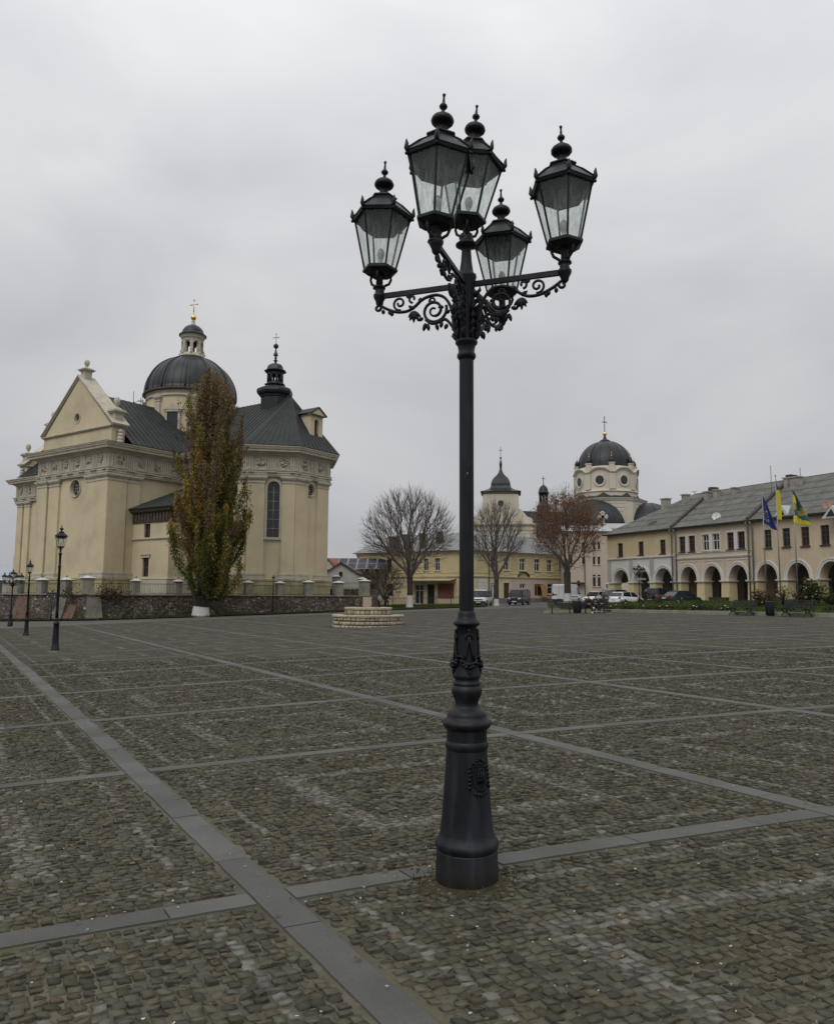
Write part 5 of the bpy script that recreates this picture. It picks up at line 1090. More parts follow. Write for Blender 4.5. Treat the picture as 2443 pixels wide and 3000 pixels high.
# lower storey with volutes, nave roof and ridge turret
w=MB(FT); w.box(-hs-1.2,6,-9.0,9.0,0,19.6); w.build('lower_wall',M_wht,tw)
m=MB(FT)
for z0,z1,o in ((19.6,19.9,.3),(19.9,20.3,.6),(18.4,18.6,.15)): m.box(-hs-1.2-o,6+o,-9-o,9+o,z0,z1)
for sg in (-1,1):
    pr=[(4.5,20.3),(4.5,24.2),(5.0,24.0),(5.8,23.3),(6.4,22.6),(6.9,22.0),(7.5,21.9),(8.1,21.6),(8.3,21.0),(8.1,20.4)]; n=len(pr)
    m.add([(-hs,sg*y,z) for y,z in pr]+[(-hs+1.2,sg*y,z) for y,z in pr],[tuple(range(n)),tuple(range(2*n-1,n-1,-1))]+[(i,(i+1)%n,n+(i+1)%n,n+i) for i in range(n)])
m.build('volutes',M_wht,tw)
r=MB(); r.slab([(24,207,24.6),(46,210,24.6),(46,202,15.5),(24,199.5,15.5)],-.2); r.build('nave_roof',M_copper,tw,fix=False)
w=MB(); w.quad((24,200.5,0),(46,203,0),(46,203,15.8),(24,200.5,15.8)); w.build('nave_wall',M_wht,tw,fix=False)
d=MB(); c_=(34.4,207.5); d.lathe([(1.9,21.5),(1.9,25.6),(2.0,25.8),(1.3,26.6),(1.25,27.0)],8,c=c_,smooth=False,caps=False)
for k in range(8): a=2*pi*k/8; d.tube([(c_[0]+1.05*cos(a),c_[1]+1.05*sin(a),26.8),(c_[0]+1.05*cos(a),c_[1]+1.05*sin(a),29.2)],.2,6)
d.lathe([(0,28.9),(1.3,28.9),(1.35,29.5),(1.6,29.6),(1.35,29.75),(1.3,30.4),(1.0,31.1),(.5,31.6),(.15,31.8),(.12,32.3)],12,c=c_,caps=False); cross3(d,(c_[0],c_[1],32.2),2.0,.5,.09,0); d.build('ridge_turret',M_dome,tw)
# ---------------------------------------------------------------- domed white church
dc=(42.6,172.0); dk=thing('domed_church','white domed church with round windows and small pinnacles above the arcades','church',(dc[0],dc[1],1))
w=MB(); n=96; zt=29.3; RR=6.8
def wave(a):   # raised arcs over each round window
    t=((a/(pi/4))%1.0); d=abs(t-.5)*2; return zt+ (.0 if d>.72 else .95*math.sqrt(max(0,1-(d/.72)**2)))
# drum wall with wavy top
zz=[23.0]+[None]; vs=[]
A0=R(-90)-R(2)
for k in range(n): 
    a=2*pi*k/n; vs+=[(dc[0]+RR*cos(A0+a),dc[1]+RR*sin(A0+a),21.0),(dc[0]+RR*cos(A0+a),dc[1]+RR*sin(A0+a),wave(a)-1.0)]
w.add(vs,[(2*k,2*((k+1)%n),2*((k+1)%n)+1,2*k+1) for k in range(n)]); w.build('drum',M_wht,dk,fix=False)
m=MB(); pr=[(0,-1.05),(.22,-.98),(.28,-.8),(.5,-.72),(.55,-.5),(.3,-.42),(-.6,-.35)]; K=len(pr); vs=[]
for k in range(n):
    a=2*pi*k/n
    for o,z in pr: vs.append((dc[0]+(RR+o)*cos(A0+a),dc[1]+(RR+o)*sin(A0+a),wave(a)+z))
m.add(vs,[(k*K+j,((k+1)%n)*K+j,((k+1)%n)*K+j+1,k*K+j+1) for k in range(n) for j in range(K-1)]); 
m.lathe([(RR,24.3),(RR+.25,24.4),(RR+.25,24.6),(RR+.05,24.7),(RR+.05,25.0),(RR,25.1)],64,c=dc,caps=False); m.lathe([(RR-.5,28.2),(RR-.5,30.1),(6.0,30.3)],64,c=dc,caps=False); m.build('wavy_cornice',M_wht,dk)
pf=[(6.25,29.9)]+[(6.2*cos(R(t))**.92,30.0+6.6*sin(R(t))) for t in range(4,80,5)]+[(1.0,36.7)]
m=MB(); m.lathe(pf,64,c=dc,caps=False)
for k in range(16):
    a=A0+pi*k/8+ (0 if k%2==0 else 0); m.tube([(dc[0]+(q+.02)*cos(a),dc[1]+(q+.02)*sin(a),z) for q,z in pf],.10 if k%2==0 else .04,5)
m.lathe([(1.15,36.6),(1.2,36.8),(1.0,36.95),(.6,37.1),(.35,37.5),(.25,38.0)],16,c=dc,caps=False); m.build('dome',M_dome,dk)
m=MB(); m.ball((dc[0],dc[1],38.45),.45,14,8); m.build('gilt_ball',M_gold,dk); m=MB(); cross3(m,(dc[0],dc[1],38.8),3.6,.5,.09,R(15),.12); m.build('cross',M_ironb,dk)
for k in range(8):
    a=A0+pi/4*k; ca,sa=cos(a),sin(a); T=lambda x,y,z,ca=ca,sa=sa:(dc[0]+ca*y-sa*x,dc[1]+sa*y+ca*x,z)
    m=MB(T); m.box(-.55,.55,RR-.9,RR+.1,28.4,30.6); m.box(-.65,.65,RR-1.0,RR+.2,30.6,30.8); m.box(-.7,.7,RR-.1,RR+.30,24.9,28.3)
    o=m.build('pinnacle',M_wht,dk); c=T(0,RR-.4,0)[:2]; b=MB(); b.lathe([(.5,30.8),(.45,31.0),(.52,31.2),(.5,31.5),(.3,31.9),(.15,32.1)],12,c=c); b.build('onion_cap',M_dome,o)
    g=MB(); g.ball((c[0],c[1],32.3),.15,8,6); g.ball((c[0],c[1],33.1),.10,6,4); g.tube([(c[0],c[1],32.3),(c[0],c[1],33.1)],.03,4); g.build('gilt_knob',M_gold,o)
    a+=pi/8; ca,sa=cos(a),sin(a); T=lambda x,y,z,ca=ca,sa=sa:(dc[0]+ca*y-sa*x,dc[1]+sa*y+ca*x,z)
    m=MB(); nn=24; pr=[(.9,RR-.1),(.9,RR+.12),(1.0,RR+.2),(1.25,RR+.2),(1.3,RR-.1)]; vs=[T(q*cos(2*pi*k/nn),y,26.85+q*sin(2*pi*k/nn)*1.08) for k in range(nn) for q,y in pr]; K=5
    m.add(vs,[(k*K+j,((k+1)%nn)*K+j,((k+1)%nn)*K+j+1,k*K+j+1) for k in range(nn) for j in range(K-1)]); o=m.build('round_window',M_wht,dk); g=MB(); g.add([T(.92*cos(2*pi*k/nn),RR+.06,26.85+.99*sin(2*pi*k/nn)) for k in range(nn)],[tuple(range(nn))]); g.build('pane',M_gl,o,fix=False)
# crossing block, half domes
B=[(dc[0]+8.6*cos(A0+R(22.5)+pi/4*k+R(6)),dc[1]+8.6*sin(A0+R(22.5)+pi/4*k+R(6))) for k in range(8)]
m=MB(); m.prism(B,2,22.6); m.build('crossing_block',M_wht,dk); m=MB(); m.sweep(B,[(0,22.1),(.15,22.2),(.3,22.5),(.45,22.75),(0,22.85)],-1,True)
for k in range(8):
    a,b=Vector(B[(k+7)%8]),Vector(B[k%8]); mid=(a+b)/2; dd=(b-a).normalized(); nn=Vector((dd.y,-dd.x))
    for j in range(5):
        wv=1.75-.27*j; z=21.6-.85*j; p,q=mid-dd*wv,mid+dd*wv; m.prism([tuple(p-nn*.1),tuple(q-nn*.1),tuple(q+nn*.07),tuple(p+nn*.07)],z,z+.5)
m.build('block_mouldings',M_wht,dk)
m=MB()
for k in range(8): m.add([(*B[k],22.85),(*B[(k+1)%8],22.85),(dc[0]+6.6*cos(A0+pi/4*k+pi/4+R(6)),dc[1]+6.6*sin(A0+pi/4*k+pi/4+R(6)),23.6)],[(0,1,2)])
m.lathe([(8.2,22.8),(7.4,23.2),(6.85,24.1)],8,c=dc,ph=A0+R(22.5)+R(6),smooth=False,caps=False); m.build('skirt_roof',M_copper,dk,fix=False)
for cx,cy,zc,rr in ((38.5,166.2,16.0,6.6),(51.0,168.0,16.2,5.9)):
    m=MB(); pf2=[(rr*cos(R(t)),zc+rr*1.0*sin(R(t))) for t in range(0,90,6)]+[(.05,zc+rr)]; m.lathe(pf2,40,c=(cx,cy),caps=False)
    for k in range(12): a=pi*k/6; m.tube([(cx+q*cos(a),cy+q*sin(a),z) for q,z in pf2],.07,4)
    m.build('half_dome',M_dome,dk); m=MB(); m.lathe([(rr-.3,2),(rr-.3,zc-.4),(rr+.2,zc-.2),(rr+.3,zc)],40,c=(cx,cy),caps=False); m.build('apse_wall',M_wht,dk)
# stone cross on its gable in front of the domed church
g=atD(1765,1640,140); sc_=thing('gable_facade','low white facade topped by a pale stone cross left of the arcades','facade',(g.x,g.y,1))
px2=lambda px,py: atD(px,py,140)
m=MB(); c=px2(1765,1560); x0=px2(1735,1560).x; x1=px2(1850,1560).x; zt_=px2(1765,1550).z; m.box(x0,x1,140,146,0,zt_); m.box(x0-.2,x1+.2,139.8,146.2,zt_,zt_+.25); m.build('wall',M_wht,sc_)
m=MB(); b=px2(1765,1545); tp=px2(1765,1500); h=tp.z-b.z; cx=b.x; zc_=tp.z-h*.32
m.box(cx-.45,cx+.45,139.6,140.4,zt_,b.z+.5); m.box(cx-.62,cx+.62,139.5,140.5,b.z+.5,b.z+.65)
m.box(cx-.28,cx+.28,139.8,140.2,b.z+.6,tp.z); m.box(cx-.85,cx+.85,139.8,140.2,zc_-.25,zc_+.25)
for q in ((cx-.75,zc_),(cx+.75,zc_),(cx,tp.z-.1)):
    for s in (-1,1): m.ball((q[0]+(0 if abs(q[0]-cx)>.1 else s*.3),140,q[1]+(s*.26 if abs(q[0]-cx)>.1 else -.1)),.22,8,5)
    m.ball((q[0],140,q[1]),.3,8,5)
m.build('stone_cross',M_stone,sc_)
m=MB(); l0,l1=px2(1775,1551),px2(1862,1540); m.slab([(l0.x,139.9,zt_+.2),(l1.x+3,139.9,zt_+.2),(l1.x+3,150,zt_+2),(l0.x+2,150,zt_+2)],.1); m.build('roof',mat('light_tin_roof',(.3,.3,.3)),sc_,fix=False)
# ---------------------------------------------------------------- rubble wall, pillars, railings on the left
def m_rubble(name,cs,sc_,joint):
    m,t,b=newmat(name); mp=mapped(t,(1,1,1.55)); v=nd(t,'ShaderNodeTexVoronoi',feature='F1'); v.inputs['Scale'].default_value=sc_; t.links.new(mp,v.inputs['Vector'])
    ve=nd(t,'ShaderNodeTexVoronoi',feature='DISTANCE_TO_EDGE'); ve.inputs['Scale'].default_value=sc_; t.links.new(mp,ve.inputs['Vector'])
    s=nd(t,'ShaderNodeSeparateColor'); t.links.new(v.outputs['Color'],s.inputs[0]); c=ramp(t,s.outputs[0],cs).outputs[0]
    n=noise(t,mapped(t),.55,5,.6); c=mixc(t,1.0,c,ramp(t,n,[(.35,(.55,.5,.48)),(.62,(1.15,1.12,1.05))]).outputs[0],'MULTIPLY')
    j=ramp(t,ve.outputs['Distance'],[(.02,(1,1,1)),(.09,(0,0,0))]).outputs[0]; c=mixc(t,j,c,joint); t.links.new(c,b.inputs['Base Color']); b.inputs['Roughness'].default_value=.92
    bump(t,b,ramp(t,ve.outputs['Distance'],[(0,(0,0,0)),(.15,(1,1,1))]).outputs[0],.8,.05); return m
M_rub=m_rubble('rubble_stone',[(0,(.070,.058,.048)),(.5,(.125,.106,.086)),(.75,(.18,.155,.126)),(.93,(.24,.215,.18)),(1,(.38,.35,.30))],4.6,(.032,.026,.022))
M_cap=mat('snowy_zinc_cap',(.52,.54,.54),.5,.15,2)
M_pil=mat('worn_render_pillar',(.235,.22,.17),.92,.3,1.6,.5,12,.03,streak=.6,stain=(.10,.10,.06))
M_pat=mat('orange_brick_patch',(.13,.080,.060),.95,.5,2.0,.6,12,.04)
M_weed=mat('withered_creeper',(.055,.035,.022),.95,.4,6)
def pl(px,D): d=ray(px,1760); return (d.x/d.y*D,D)
WC=(-27.2,64.0); WR=(-4.6,80.0); dL=Vector((sin(R(-62)),cos(R(-62)))); WL=tuple(Vector(WC)+dL*34)
ZT=1.50
def seg(name,label,a,b):
    a=Vector(a);b=Vector(b);L_=(b-a).length;d=(b-a)/L_; nn=Vector((d.y,-d.x)); 
    if nn.y>0: nn=-nn
    t=thing(name,label,'wall',(a.x,a.y,gz(a.x,a.y))); return t,a,b,L_,d,nn
rs=random.Random(11)
def rubble(t,a,d,nn,L_,nseg=40,z0=-1.6):
    m=MB(); vs=[];nz=7
    for i in range(nseg+1):
        for j in range(nz+1):
            p=a+d*(L_*i/nseg)+nn*(rs.uniform(-.05,.05)+.12*(1-j/nz)); vs.append((p.x,p.y,z0+(ZT-.05-z0)*j/nz+(rs.uniform(-.02,.02) if 0<j<nz else 0)))
    m.add(vs,[(i*(nz+1)+j,(i+1)*(nz+1)+j,(i+1)*(nz+1)+j+1,i*(nz+1)+j+1) for i in range(nseg) for j in range(nz)])
    q0,q1=a-nn*.7,a+d*L_-nn*.7; m.add([(q0.x,q0.y,z0),(q1.x,q1.y,z0),(q1.x,q1.y,ZT-.05),(q0.x,q0.y,ZT-.05)],[(0,1,2,3)]); e=a+d*L_; m.quad((e.x+nn.x*.1,e.y+nn.y*.1,z0),(q1.x,q1.y,z0),(q1.x,q1.y,ZT-.05),(e.x,e.y,ZT-.05)); m.quad((a.x+nn.x*.1,a.y+nn.y*.1,z0),(q0.x,q0.y,z0),(q0.x,q0.y,ZT-.05),(a.x,a.y,ZT-.05))
    m.build('stone_face',M_rub,t,fix=False)
    m=MB(); p=[a+nn*.12,a+d*L_+nn*.12,a+d*L_-nn*.8,a-nn*.8]; m.prism([tuple(x) for x in p],ZT-.05,ZT+.05); m.build('coping',mat('wall_coping',(.20,.19,.16),.9,.3,1.5,.3,15,.02),t)
def pillar(t,c,d,h,w=.62,fin=True,z0=None):
    nn=Vector((-d.y,d.x)); T=lambda x,y,z:(c.x+d.x*x+nn.x*y,c.y+d.y*x+nn.y*y,z); z0=ZT+.05 if z0 is None else z0
    m=MB(T); m.box(-w/2,w/2,-w/2,w/2,z0,z0+h); m.box(-w/2-.07,w/2+.07,-w/2-.07,w/2+.07,z0+h,z0+h+.08); o=m.build('pillar',M_pil,t)
    m=MB(T); k=w/2+.12; m.frus(0,0,z0+h+.08,z0+h+.28,k,k,.05,.05)
    m.build('cap',M_cap,o)
    if fin: m=MB(T); m.lathe([(.05,z0+h+.22),(.05,z0+h+.33),(.09,z0+h+.37),(.10,z0+h+.43),(.04,z0+h+.46)],8,c=(0,0)); m.build('knob',M_pil,o)
def rail(t,p,q,z0,h,step=.13):
    m=MB(); L_=(q-p).length; d=(q-p)/L_; k=int(L_/step)
    for i in range(k+1): s=p+d*(L_*i/k); m.tube([(s.x,s.y,z0),(s.x,s.y,z0+h)],.012,4,False,False)
    for z in (z0+.1,z0+h-.12): m.tube([(p.x,p.y,z),(q.x,q.y,z)],.018,4,False)
    m.build('railing_panel',M_ironb,t,fix=False)
tR,a,b,L_,d,nn=seg('rubble_wall','long rubble retaining wall with iron railings behind the poplar',WC,WR)
rubble(tR,a,d,nn,L_,60)
c=a-nn*.35
sp=[.0,3.95,7.6,11.0,14.2,17.45,20.5,23.9,27.0]
for i,s in enumerate(sp):
    p=c+d*s
    if i==0: pillar(tR,p,d,1.25,.85,False)
    elif i==8: pillar(tR,p,d,1.42,.8,False)
    else: pillar(tR,p,d,1.08 if i<6 else 1.2,.62 if i<6 else .78)
    if i<7: rail(tR,p+d*.35,c+d*(sp[i+1]-.35),ZT+.05,1.02)
tL,a2,b2,L2,d2,n2=seg('rubble_wall','rubble retaining wall with patched buttresses at the far left',WC,WL)
rubble(tL,a2,d2,n2,L2,50)
c2=a2-n2*.35
for k in range(1,11):
    pillar(tL,c2+d2*(3.15*k),d2,1.12,.66); rail(tL,c2+d2*(3.15*(k-1)+.4),c2+d2*(3.15*k-.4),ZT+.05,1.02)
def buttress(t,p,dd,nn,w,dep,mat_,z1=1.4,z0=-1.4):
    T=lambda x,y,z:(p.x+dd.x*x+nn.x*y,p.y+dd.y*x+nn.y*y,z); m=MB(T); m.add([(-w/2,0,z1),(w/2,0,z1),(w/2*1.3,dep,z0),(-w/2*1.3,dep,z0),(-w/2,-.3,z1),(w/2,-.3,z1),(w/2*1.3,-.3,z0),(-w/2*1.3,-.3,z0)],[(0,1,2,3),(0,3,7,4),(1,5,6,2),(0,4,5,1)]); m.build('buttress',mat_,t)
M_but=mat('worn_render_buttress',(.15,.14,.11),.92,.35,1.6,.5,12,.03,streak=.6,stain=(.07,.065,.045)); buttress(tR,Vector(WC)+d*.5,d,nn,1.05,.9,M_but); buttress(tL,Vector(WC)+d2*1.7,d2,n2,1.0,1.0,M_pat,.7); buttress(tL,Vector(WC)+d2*3.0,d2,n2,1.0,.9,M_but,1.4); buttress(tL,Vector(WC)+d2*8.2,d2,n2,1.6,.7,M_pat,1.4); buttress(tL,Vector(WC)+d2*14,d2,n2,1.2,.8,M_but,1.4)
# wall continuing behind the gate pillars
gp=Vector(WR)-nn*.35
tg_=thing('gate_wall','low dark wall with railings between the gate pillars right of the church','wall',(-9,88,0))
m=MB(); m.prism([(-12.5,86),(-4.2,86),(-4.2,86.5),(-12.5,86.5)],-1,2.3); m.build('stone_face',M_rub,tg_); rail(tg_,Vector((-12.5,86.2)),Vector((-4.5,86.2)),2.3,.75,.16)
for x,h in ((-8.9,1.45),(-6.0,1.2)): pillar(tg_,Vector((x,85.6)),Vector((1,0)),h+1.2,.8,False,z0=.9)
# creeper on the wall and grass strip
def leaf_mat(name,trans=.35):
    m,t,b=newmat(name); o=t.nodes['Material Output']; at=nd(t,'ShaderNodeAttribute',attribute_name='tone'); t.links.new(at.outputs['Color'],b.inputs['Base Color']); b.inputs['Roughness'].default_value=.7; b.inputs['Specular IOR Level'].default_value=.2
    tr=nd(t,'ShaderNodeBsdfTranslucent'); t.links.new(at.outputs['Color'],tr.inputs[0]); mx=nd(t,'ShaderNodeMixShader'); mx.inputs[0].default_value=trans; t.links.new(b.outputs[0],mx.inputs[1]); t.links.new(tr.outputs[0],mx.inputs[2]); t.links.new(mx.outputs[0],o.inputs[0]); return m
M_leaf=leaf_mat('autumn_leaf')
def leafcloud(name,P,size,col,parent=None,m=None,aspect=.7,up=None):
    P=np.asarray(P,float); n=len(P); sz=RNG.uniform(size*.6,size*1.35,n); A=RNG.normal(size=(n,3)); 
    if up is not None: A=A*(1-up)+np.array([0,0,1.])*up*1.5
    A/=np.linalg.norm(A,axis=1)[:,None]; B=np.cross(A,RNG.normal(size=(n,3))); B/=np.linalg.norm(B,axis=1)[:,None]
    V=np.stack([P-A*sz[:,None]*.5,P+B*sz[:,None]*aspect*.5,P+A*sz[:,None]*.5,P-B*sz[:,None]*aspect*.5],1)
    if parent is not None: V=V-np.array(origin_of(parent))
    me=bpy.data.meshes.new(name); me.vertices.add(4*n); me.vertices.foreach_set('co',V.reshape(-1).astype('f')); me.loops.add(4*n); me.loops.foreach_set('vertex_index',np.arange(4*n,dtype='i')); me.polygons.add(n); me.polygons.foreach_set('loop_start',np.arange(n,dtype='i')*4); me.update(calc_edges=True)
    ca=me.attributes.new('tone','FLOAT_COLOR','POINT'); c=np.ones((n,4,4),'f'); c[:,:,:3]=np.asarray(col)[:,None,:]; ca.data.foreach_set('color',c.reshape(-1)); me.materials.append(m or M_leaf)
    o=bpy.data.objects.new(name,me); C.objects.link(o); o.parent=parent; return o
def jitcol(base,n,v=.3): 
    return np.clip(np.array(base)[None]*(1+RNG.normal(0,v,(n,1)))*(1+RNG.normal(0,.08,(n,3))),.004,1)
P=[];cc=[]
for ctr,r_,k in ((Vector(WC)+d2*2.0,.9,220),(Vector(WC)+d*1.9,1.3,650)):
    for _ in range(k): P.append((ctr.x+RNG.normal(0,r_*.5),ctr.y-.5+RNG.normal(0,.35),ZT+abs(RNG.normal(0,.55))-.25))
cr=thing('creeper','withered brown creeper hanging over the wall corner','creeper',(P[0][0],P[0][1],1.5)); leafcloud('foliage',P,.16,jitcol((.075,.045,.028),len(P)),cr)
def patch(name,poly,zoff,m,label=None,cat=None,kind='structure',dens=None):
    mb=MB(); mb.add([(x,y,gz(x,y)+zoff) for x,y in poly],[tuple(range(len(poly)))]); o=mb.build(name,m); tag(o,label,cat,kind=kind); return o
def wob(pts,amp,n=8):
    o=[]
    for i in range(len(pts)-1):
        a,b=Vector(pts[i]),Vector(pts[i+1])
        for k in range(n): o.append(tuple(a+(b-a)*k/n+Vector((RNG.uniform(-amp,amp),RNG.uniform(-amp,amp)))))
    return o+[pts[-1]]
vg=Vector(WC)
front=wob([tuple(vg+d2*34+n2*3.0),tuple(vg+d2*6+n2*2.6),tuple(vg+nn*2.4),tuple(vg+d*10+nn*2.8),tuple(vg+d*20+nn*2.0),tuple(vg+d*27.5+nn*1.2)],.12,10)
patch('grass_verge',front+[tuple(vg+d*27.5-nn*1),tuple(vg-nn*1),tuple(vg+d2*34-n2*1)],.03,M_grass)
lawnpoly=wob([(-4.2,79.5),(2,84),(8.2,89)],.15,10)+[(8.6,100),(6,107),(-3,112),(-9,112),(-5.5,86)]
patch('lawn',lawnpoly,.04,M_grass)
def inpoly(x,y,poly):
    c=False; n=len(poly)
    for i in range(n):
        (x1,y1),(x2,y2)=poly[i],poly[i-1]
        if (y1>y)!=(y2>y) and x<(x2-x1)*(y-y1)/(y2-y1)+x1: c=not c
    return c
def grassblades(name,poly,n,h,cols,z0=.03,size=.05,bedf=False):
    xs=[p[0] for p in poly];ys=[p[1] for p in poly]; V=[];Cc=[]
    while len(V)<n:
        x,y=RNG.uniform(min(xs),max(xs)),RNG.uniform(min(ys),max(ys))
        if inpoly(x,y,poly): V.append((x,y,(bedz(x,y) if bedf else gz(x,y))+z0)); 
    V=np.array(V); m=len(V); hh=RNG.uniform(.5,1.3,m)*h; a=RNG.uniform(0,2*pi,m); dx=np.stack([np.cos(a),np.sin(a),0*a],1)*size; ln=np.stack([RNG.normal(0,.35,m)*hh,RNG.normal(0,.35,m)*hh,hh],1)
    W=np.stack([V-dx,V+dx,V+ln],1); me=bpy.data.meshes.new(name); me.vertices.add(3*m); me.vertices.foreach_set('co',W.reshape(-1).astype('f')); me.loops.add(3*m); me.loops.foreach_set('vertex_index',np.arange(3*m,dtype='i')); me.polygons.add(m); me.polygons.foreach_set('loop_start',np.arange(m,dtype='i')*3); me.update(calc_edges=True)
    ca=me.attributes.new('tone','FLOAT_COLOR','POINT'); c=np.ones((m,3,4),'f'); ix=RNG.integers(0,len(cols),m); base=np.array(cols)[ix]*(RNG.uniform(.6,1.4,(m,1))); c[:,:,:3]=base[:,None,:]; ca.data.foreach_set('color',c.reshape(-1)); me.materials.append(M_leaf); o=bpy.data.objects.new(name,me); C.objects.link(o); return o
vp=front+[tuple(vg+d*27.5),tuple(vg),tuple(vg+d2*34)]
tag(grassblades('grass_blades',vp,9000,.13,[(.06,.07,.02),(.09,.07,.03),(.045,.055,.015)]),'thin grass and weeds along the foot of the rubble wall','grass',kind='stuff')
tag(grassblades('grass_blades',lawnpoly,16000,.12,[(.055,.09,.018),(.045,.075,.015),(.08,.09,.03)]),'green lawn around the first bare tree','grass',kind='stuff')
# ---------------------------------------------------------------- garden bed on the right
bed=[(9.4,57.4),(14.4,57.3),(21.6,39.2),(24.5,32),(42,32),(36,52),(26,71),(12,71)]
M_kerb=mat('pale_concrete_kerb',(.25,.235,.195),.9,.2,1.2,.3,20,.02,streak=.3)
mb=MB(); kp=bed[:4]; mb.sweep([Vector(p)[:] for p in kp],[(0,-.5),(.0,.20),(.22,.20),(.22,-.5)],-1)
mb.v=[(x,y,z+gz(x,y)) for x,y,z in mb.v]; o=mb.build('bed_kerb',M_kerb); tag(o,kind='structure')
def bedz(x,y):
    a=Vector((14.4,57.3)); d_=Vector((7.2,-18.1)).normalized(); n_=Vector((-d_.y,d_.x)); q=Vector((x,y))-a; dist=max(0,min(abs(q.dot(n_)),25)) if q.dot(d_)>0 else max(0,min(q.length,25,abs(y-57.3)))
    return gz(x,y)+.16+.022*dist
mb=MB(); ny=26
def bedx(y): # left/right limits of the bed at forward distance y
    if y>57.3: return 9.4+ (y-57.3)*.19, min(26+(71-y)*.53,60)
    return 14.4+(57.3-y)*7.2/18.1, 42 if y<45 else 26+(71-y)*.53
rows=[]
for k in range(ny+1):
    y=34+37*k/ny; x0,x1=bedx(y); rows.append([(x0+.1+(x1-x0)*i/14,y,bedz(x0+.1+(x1-x0)*i/14,y)) for i in range(15)])
mb.add([p for r_ in rows for p in r_],[(k*15+i,k*15+i+1,(k+1)*15+i+1,(k+1)*15+i) for k in range(ny) for i in range(14)],True); tag(mb.build('flower_bed',M_grass),kind='structure')
BC=[(.062,.105,.022),(.055,.09,.02),(.078,.095,.028)]
inner=[(11,58.5),(15.2,58.2),(22.6,39.6),(25.4,32.5),(41,32.5),(35.5,51),(26,70.5),(12.5,70.5)]
tag(grassblades('lawn_blades',inner,34000,.13,BC,0,.05,True),'bright green lawn inside the kerbed flower bed','grass',kind='stuff')
def shrub(name,label,cat,c,r,h,n,cols,size,group=None,white=0,stems=5,bare=.0):
    z0=bedz(c[0],c[1])-.02; t=thing(name,label,cat,(c[0],c[1],z0),0,group); P=[];K=[]
    ms=MB(); tips=[]
    for k in range(stems*3):
        a=RNG.uniform(0,2*pi); rr=r*RNG.uniform(.2,.9); hh=h*RNG.uniform(.55,1.0); tip=(c[0]+cos(a)*rr,c[1]+sin(a)*rr,z0+hh); tips.append(tip); ms.tube([(c[0]+cos(a)*.08*r,c[1]+sin(a)*.08*r,z0-.05),(c[0]+cos(a)*rr*.4,c[1]+sin(a)*rr*.4,z0+hh*.6),tip],[.02,.014,.005],4)
    ms.build('stems',M_weed,t)
    for _ in range(n):
        q=tips[RNG.integers(len(tips))]; tt=RNG.uniform(.25,1.08); sp_=.16*r+.06; P.append((c[0]+(q[0]-c[0])*tt+RNG.normal(0,sp_),c[1]+(q[1]-c[1])*tt+RNG.normal(0,sp_),z0+max(.02,(q[2]-z0)*tt**.8+RNG.normal(0,.08)))); K.append(cols[RNG.integers(len(cols))])
    K=np.array(K)*RNG.uniform(.6,1.4,(n,1)); leafcloud('foliage',P,size,K,t)
    if white:
        m=MB()
        for _ in range(white):
            q=P[RNG.integers(len(P))]; m.ball((q[0],q[1],q[2]+.06),RNG.uniform(.04,.08),6,4,(1,1,.5))
        m.build('blossoms',mat('white_petal',(.62,.60,.54),.7,.1,5),t)
    return t
def bp(px,D): q=gD(px,D); return (q.x,q.y)
grn=[(.035,.055,.018),(.05,.07,.02)]; rst=[(.10,.045,.025),(.08,.05,.03),(.05,.05,.02)]; brn=[(.05,.035,.02),(.07,.05,.028),(.035,.04,.018)]
shrub('rose_bush','leafy green rose bush, tallest in the bed, behind the right bench','bush',bp(2385,49),.95,1.75,2600,grn+[(.09,.085,.03)],.12,white=26)
shrub('rose_bush','reddish rose bush with white blooms behind the left end of the benches','bush',bp(2222,52),.55,1.15,700,rst,.11,white=10)
shrub('rose_bush','sparse pinkish rose bush at the foot of the middle flagpole','bush',bp(2292,51),.5,1.45,520,[(.16,.09,.06),(.10,.06,.04)],.10,white=6)
shrub('shrub','low reddish shrub between the flagpoles and the big green bush','bush',bp(2345,52),.7,.9,700,rst,.11,white=3)
shrub('shrub','brown dried shrub at the left of the flagpoles','bush',bp(2250,50.5),.6,.85,700,brn+rst,.11)
shrub('shrub','grey-green shrub at the right edge of the bed','bush',bp(2435,49),.7,.8,700,grn,.11)
lowl=[(1790,58,'brn'),(1822,57.5,'brn'),(1850,57,'grn'),(1880,56,'brn'),(1905,55,'grn'),(1925,54.3,'grn'),(1950,54,'brn'),(1975,53,'brn'),(2005,52,'grn'),(2035,51,'brn'),(2060,50.5,'drk'),(2085,50,'brn'),(2120,49,'grn'),(2260,46.5,'grn'),(2300,45.5,'grn'),(2330,44.8,'grn'),(2430,42.5,'brn'),(1770,66,'brn'),(1830,67,'brn'),(1880,67,'grn'),(1930,66,'grn'),(1990,65,'grn'),(2050,63,'grn'),(1720,60,'brn'),(1690,60,'brn'),(1745,61,'brn')]
desc={'brn':'low brownish plant clump','grn':'low green plant clump','drk':'dark low plant clump'}
refs={1790:'below the white hatchback rear bumper',1822:'before the hatchback rear wheel',1850:'before the hatchback doors',1880:'before the walking man',1905:'just right of the walking man',1925:'below the spare wheel',1950:'below the green car boot',1975:'below the green car doors',2005:'below the green car front wheel',2035:'right of the green car nose',2060:'before the second beige pier',2085:'left of the first planter',2120:'beside the left bench end',2260:'just left of the bin top',2300:'between bin and right bench',2330:'at the left end of the right bench',2430:'at the right picture edge',1770:'by the road behind the saloon tail',1830:'by the road under the hatchback',1880.5:'by the road behind the walking man',1930:'by the road under the off-road car',1990:'by the road under the green car',2050:'by the road before the piers',1720:'behind the left seated person',1690:'behind the corner bin',1745:'behind the right seated person'}
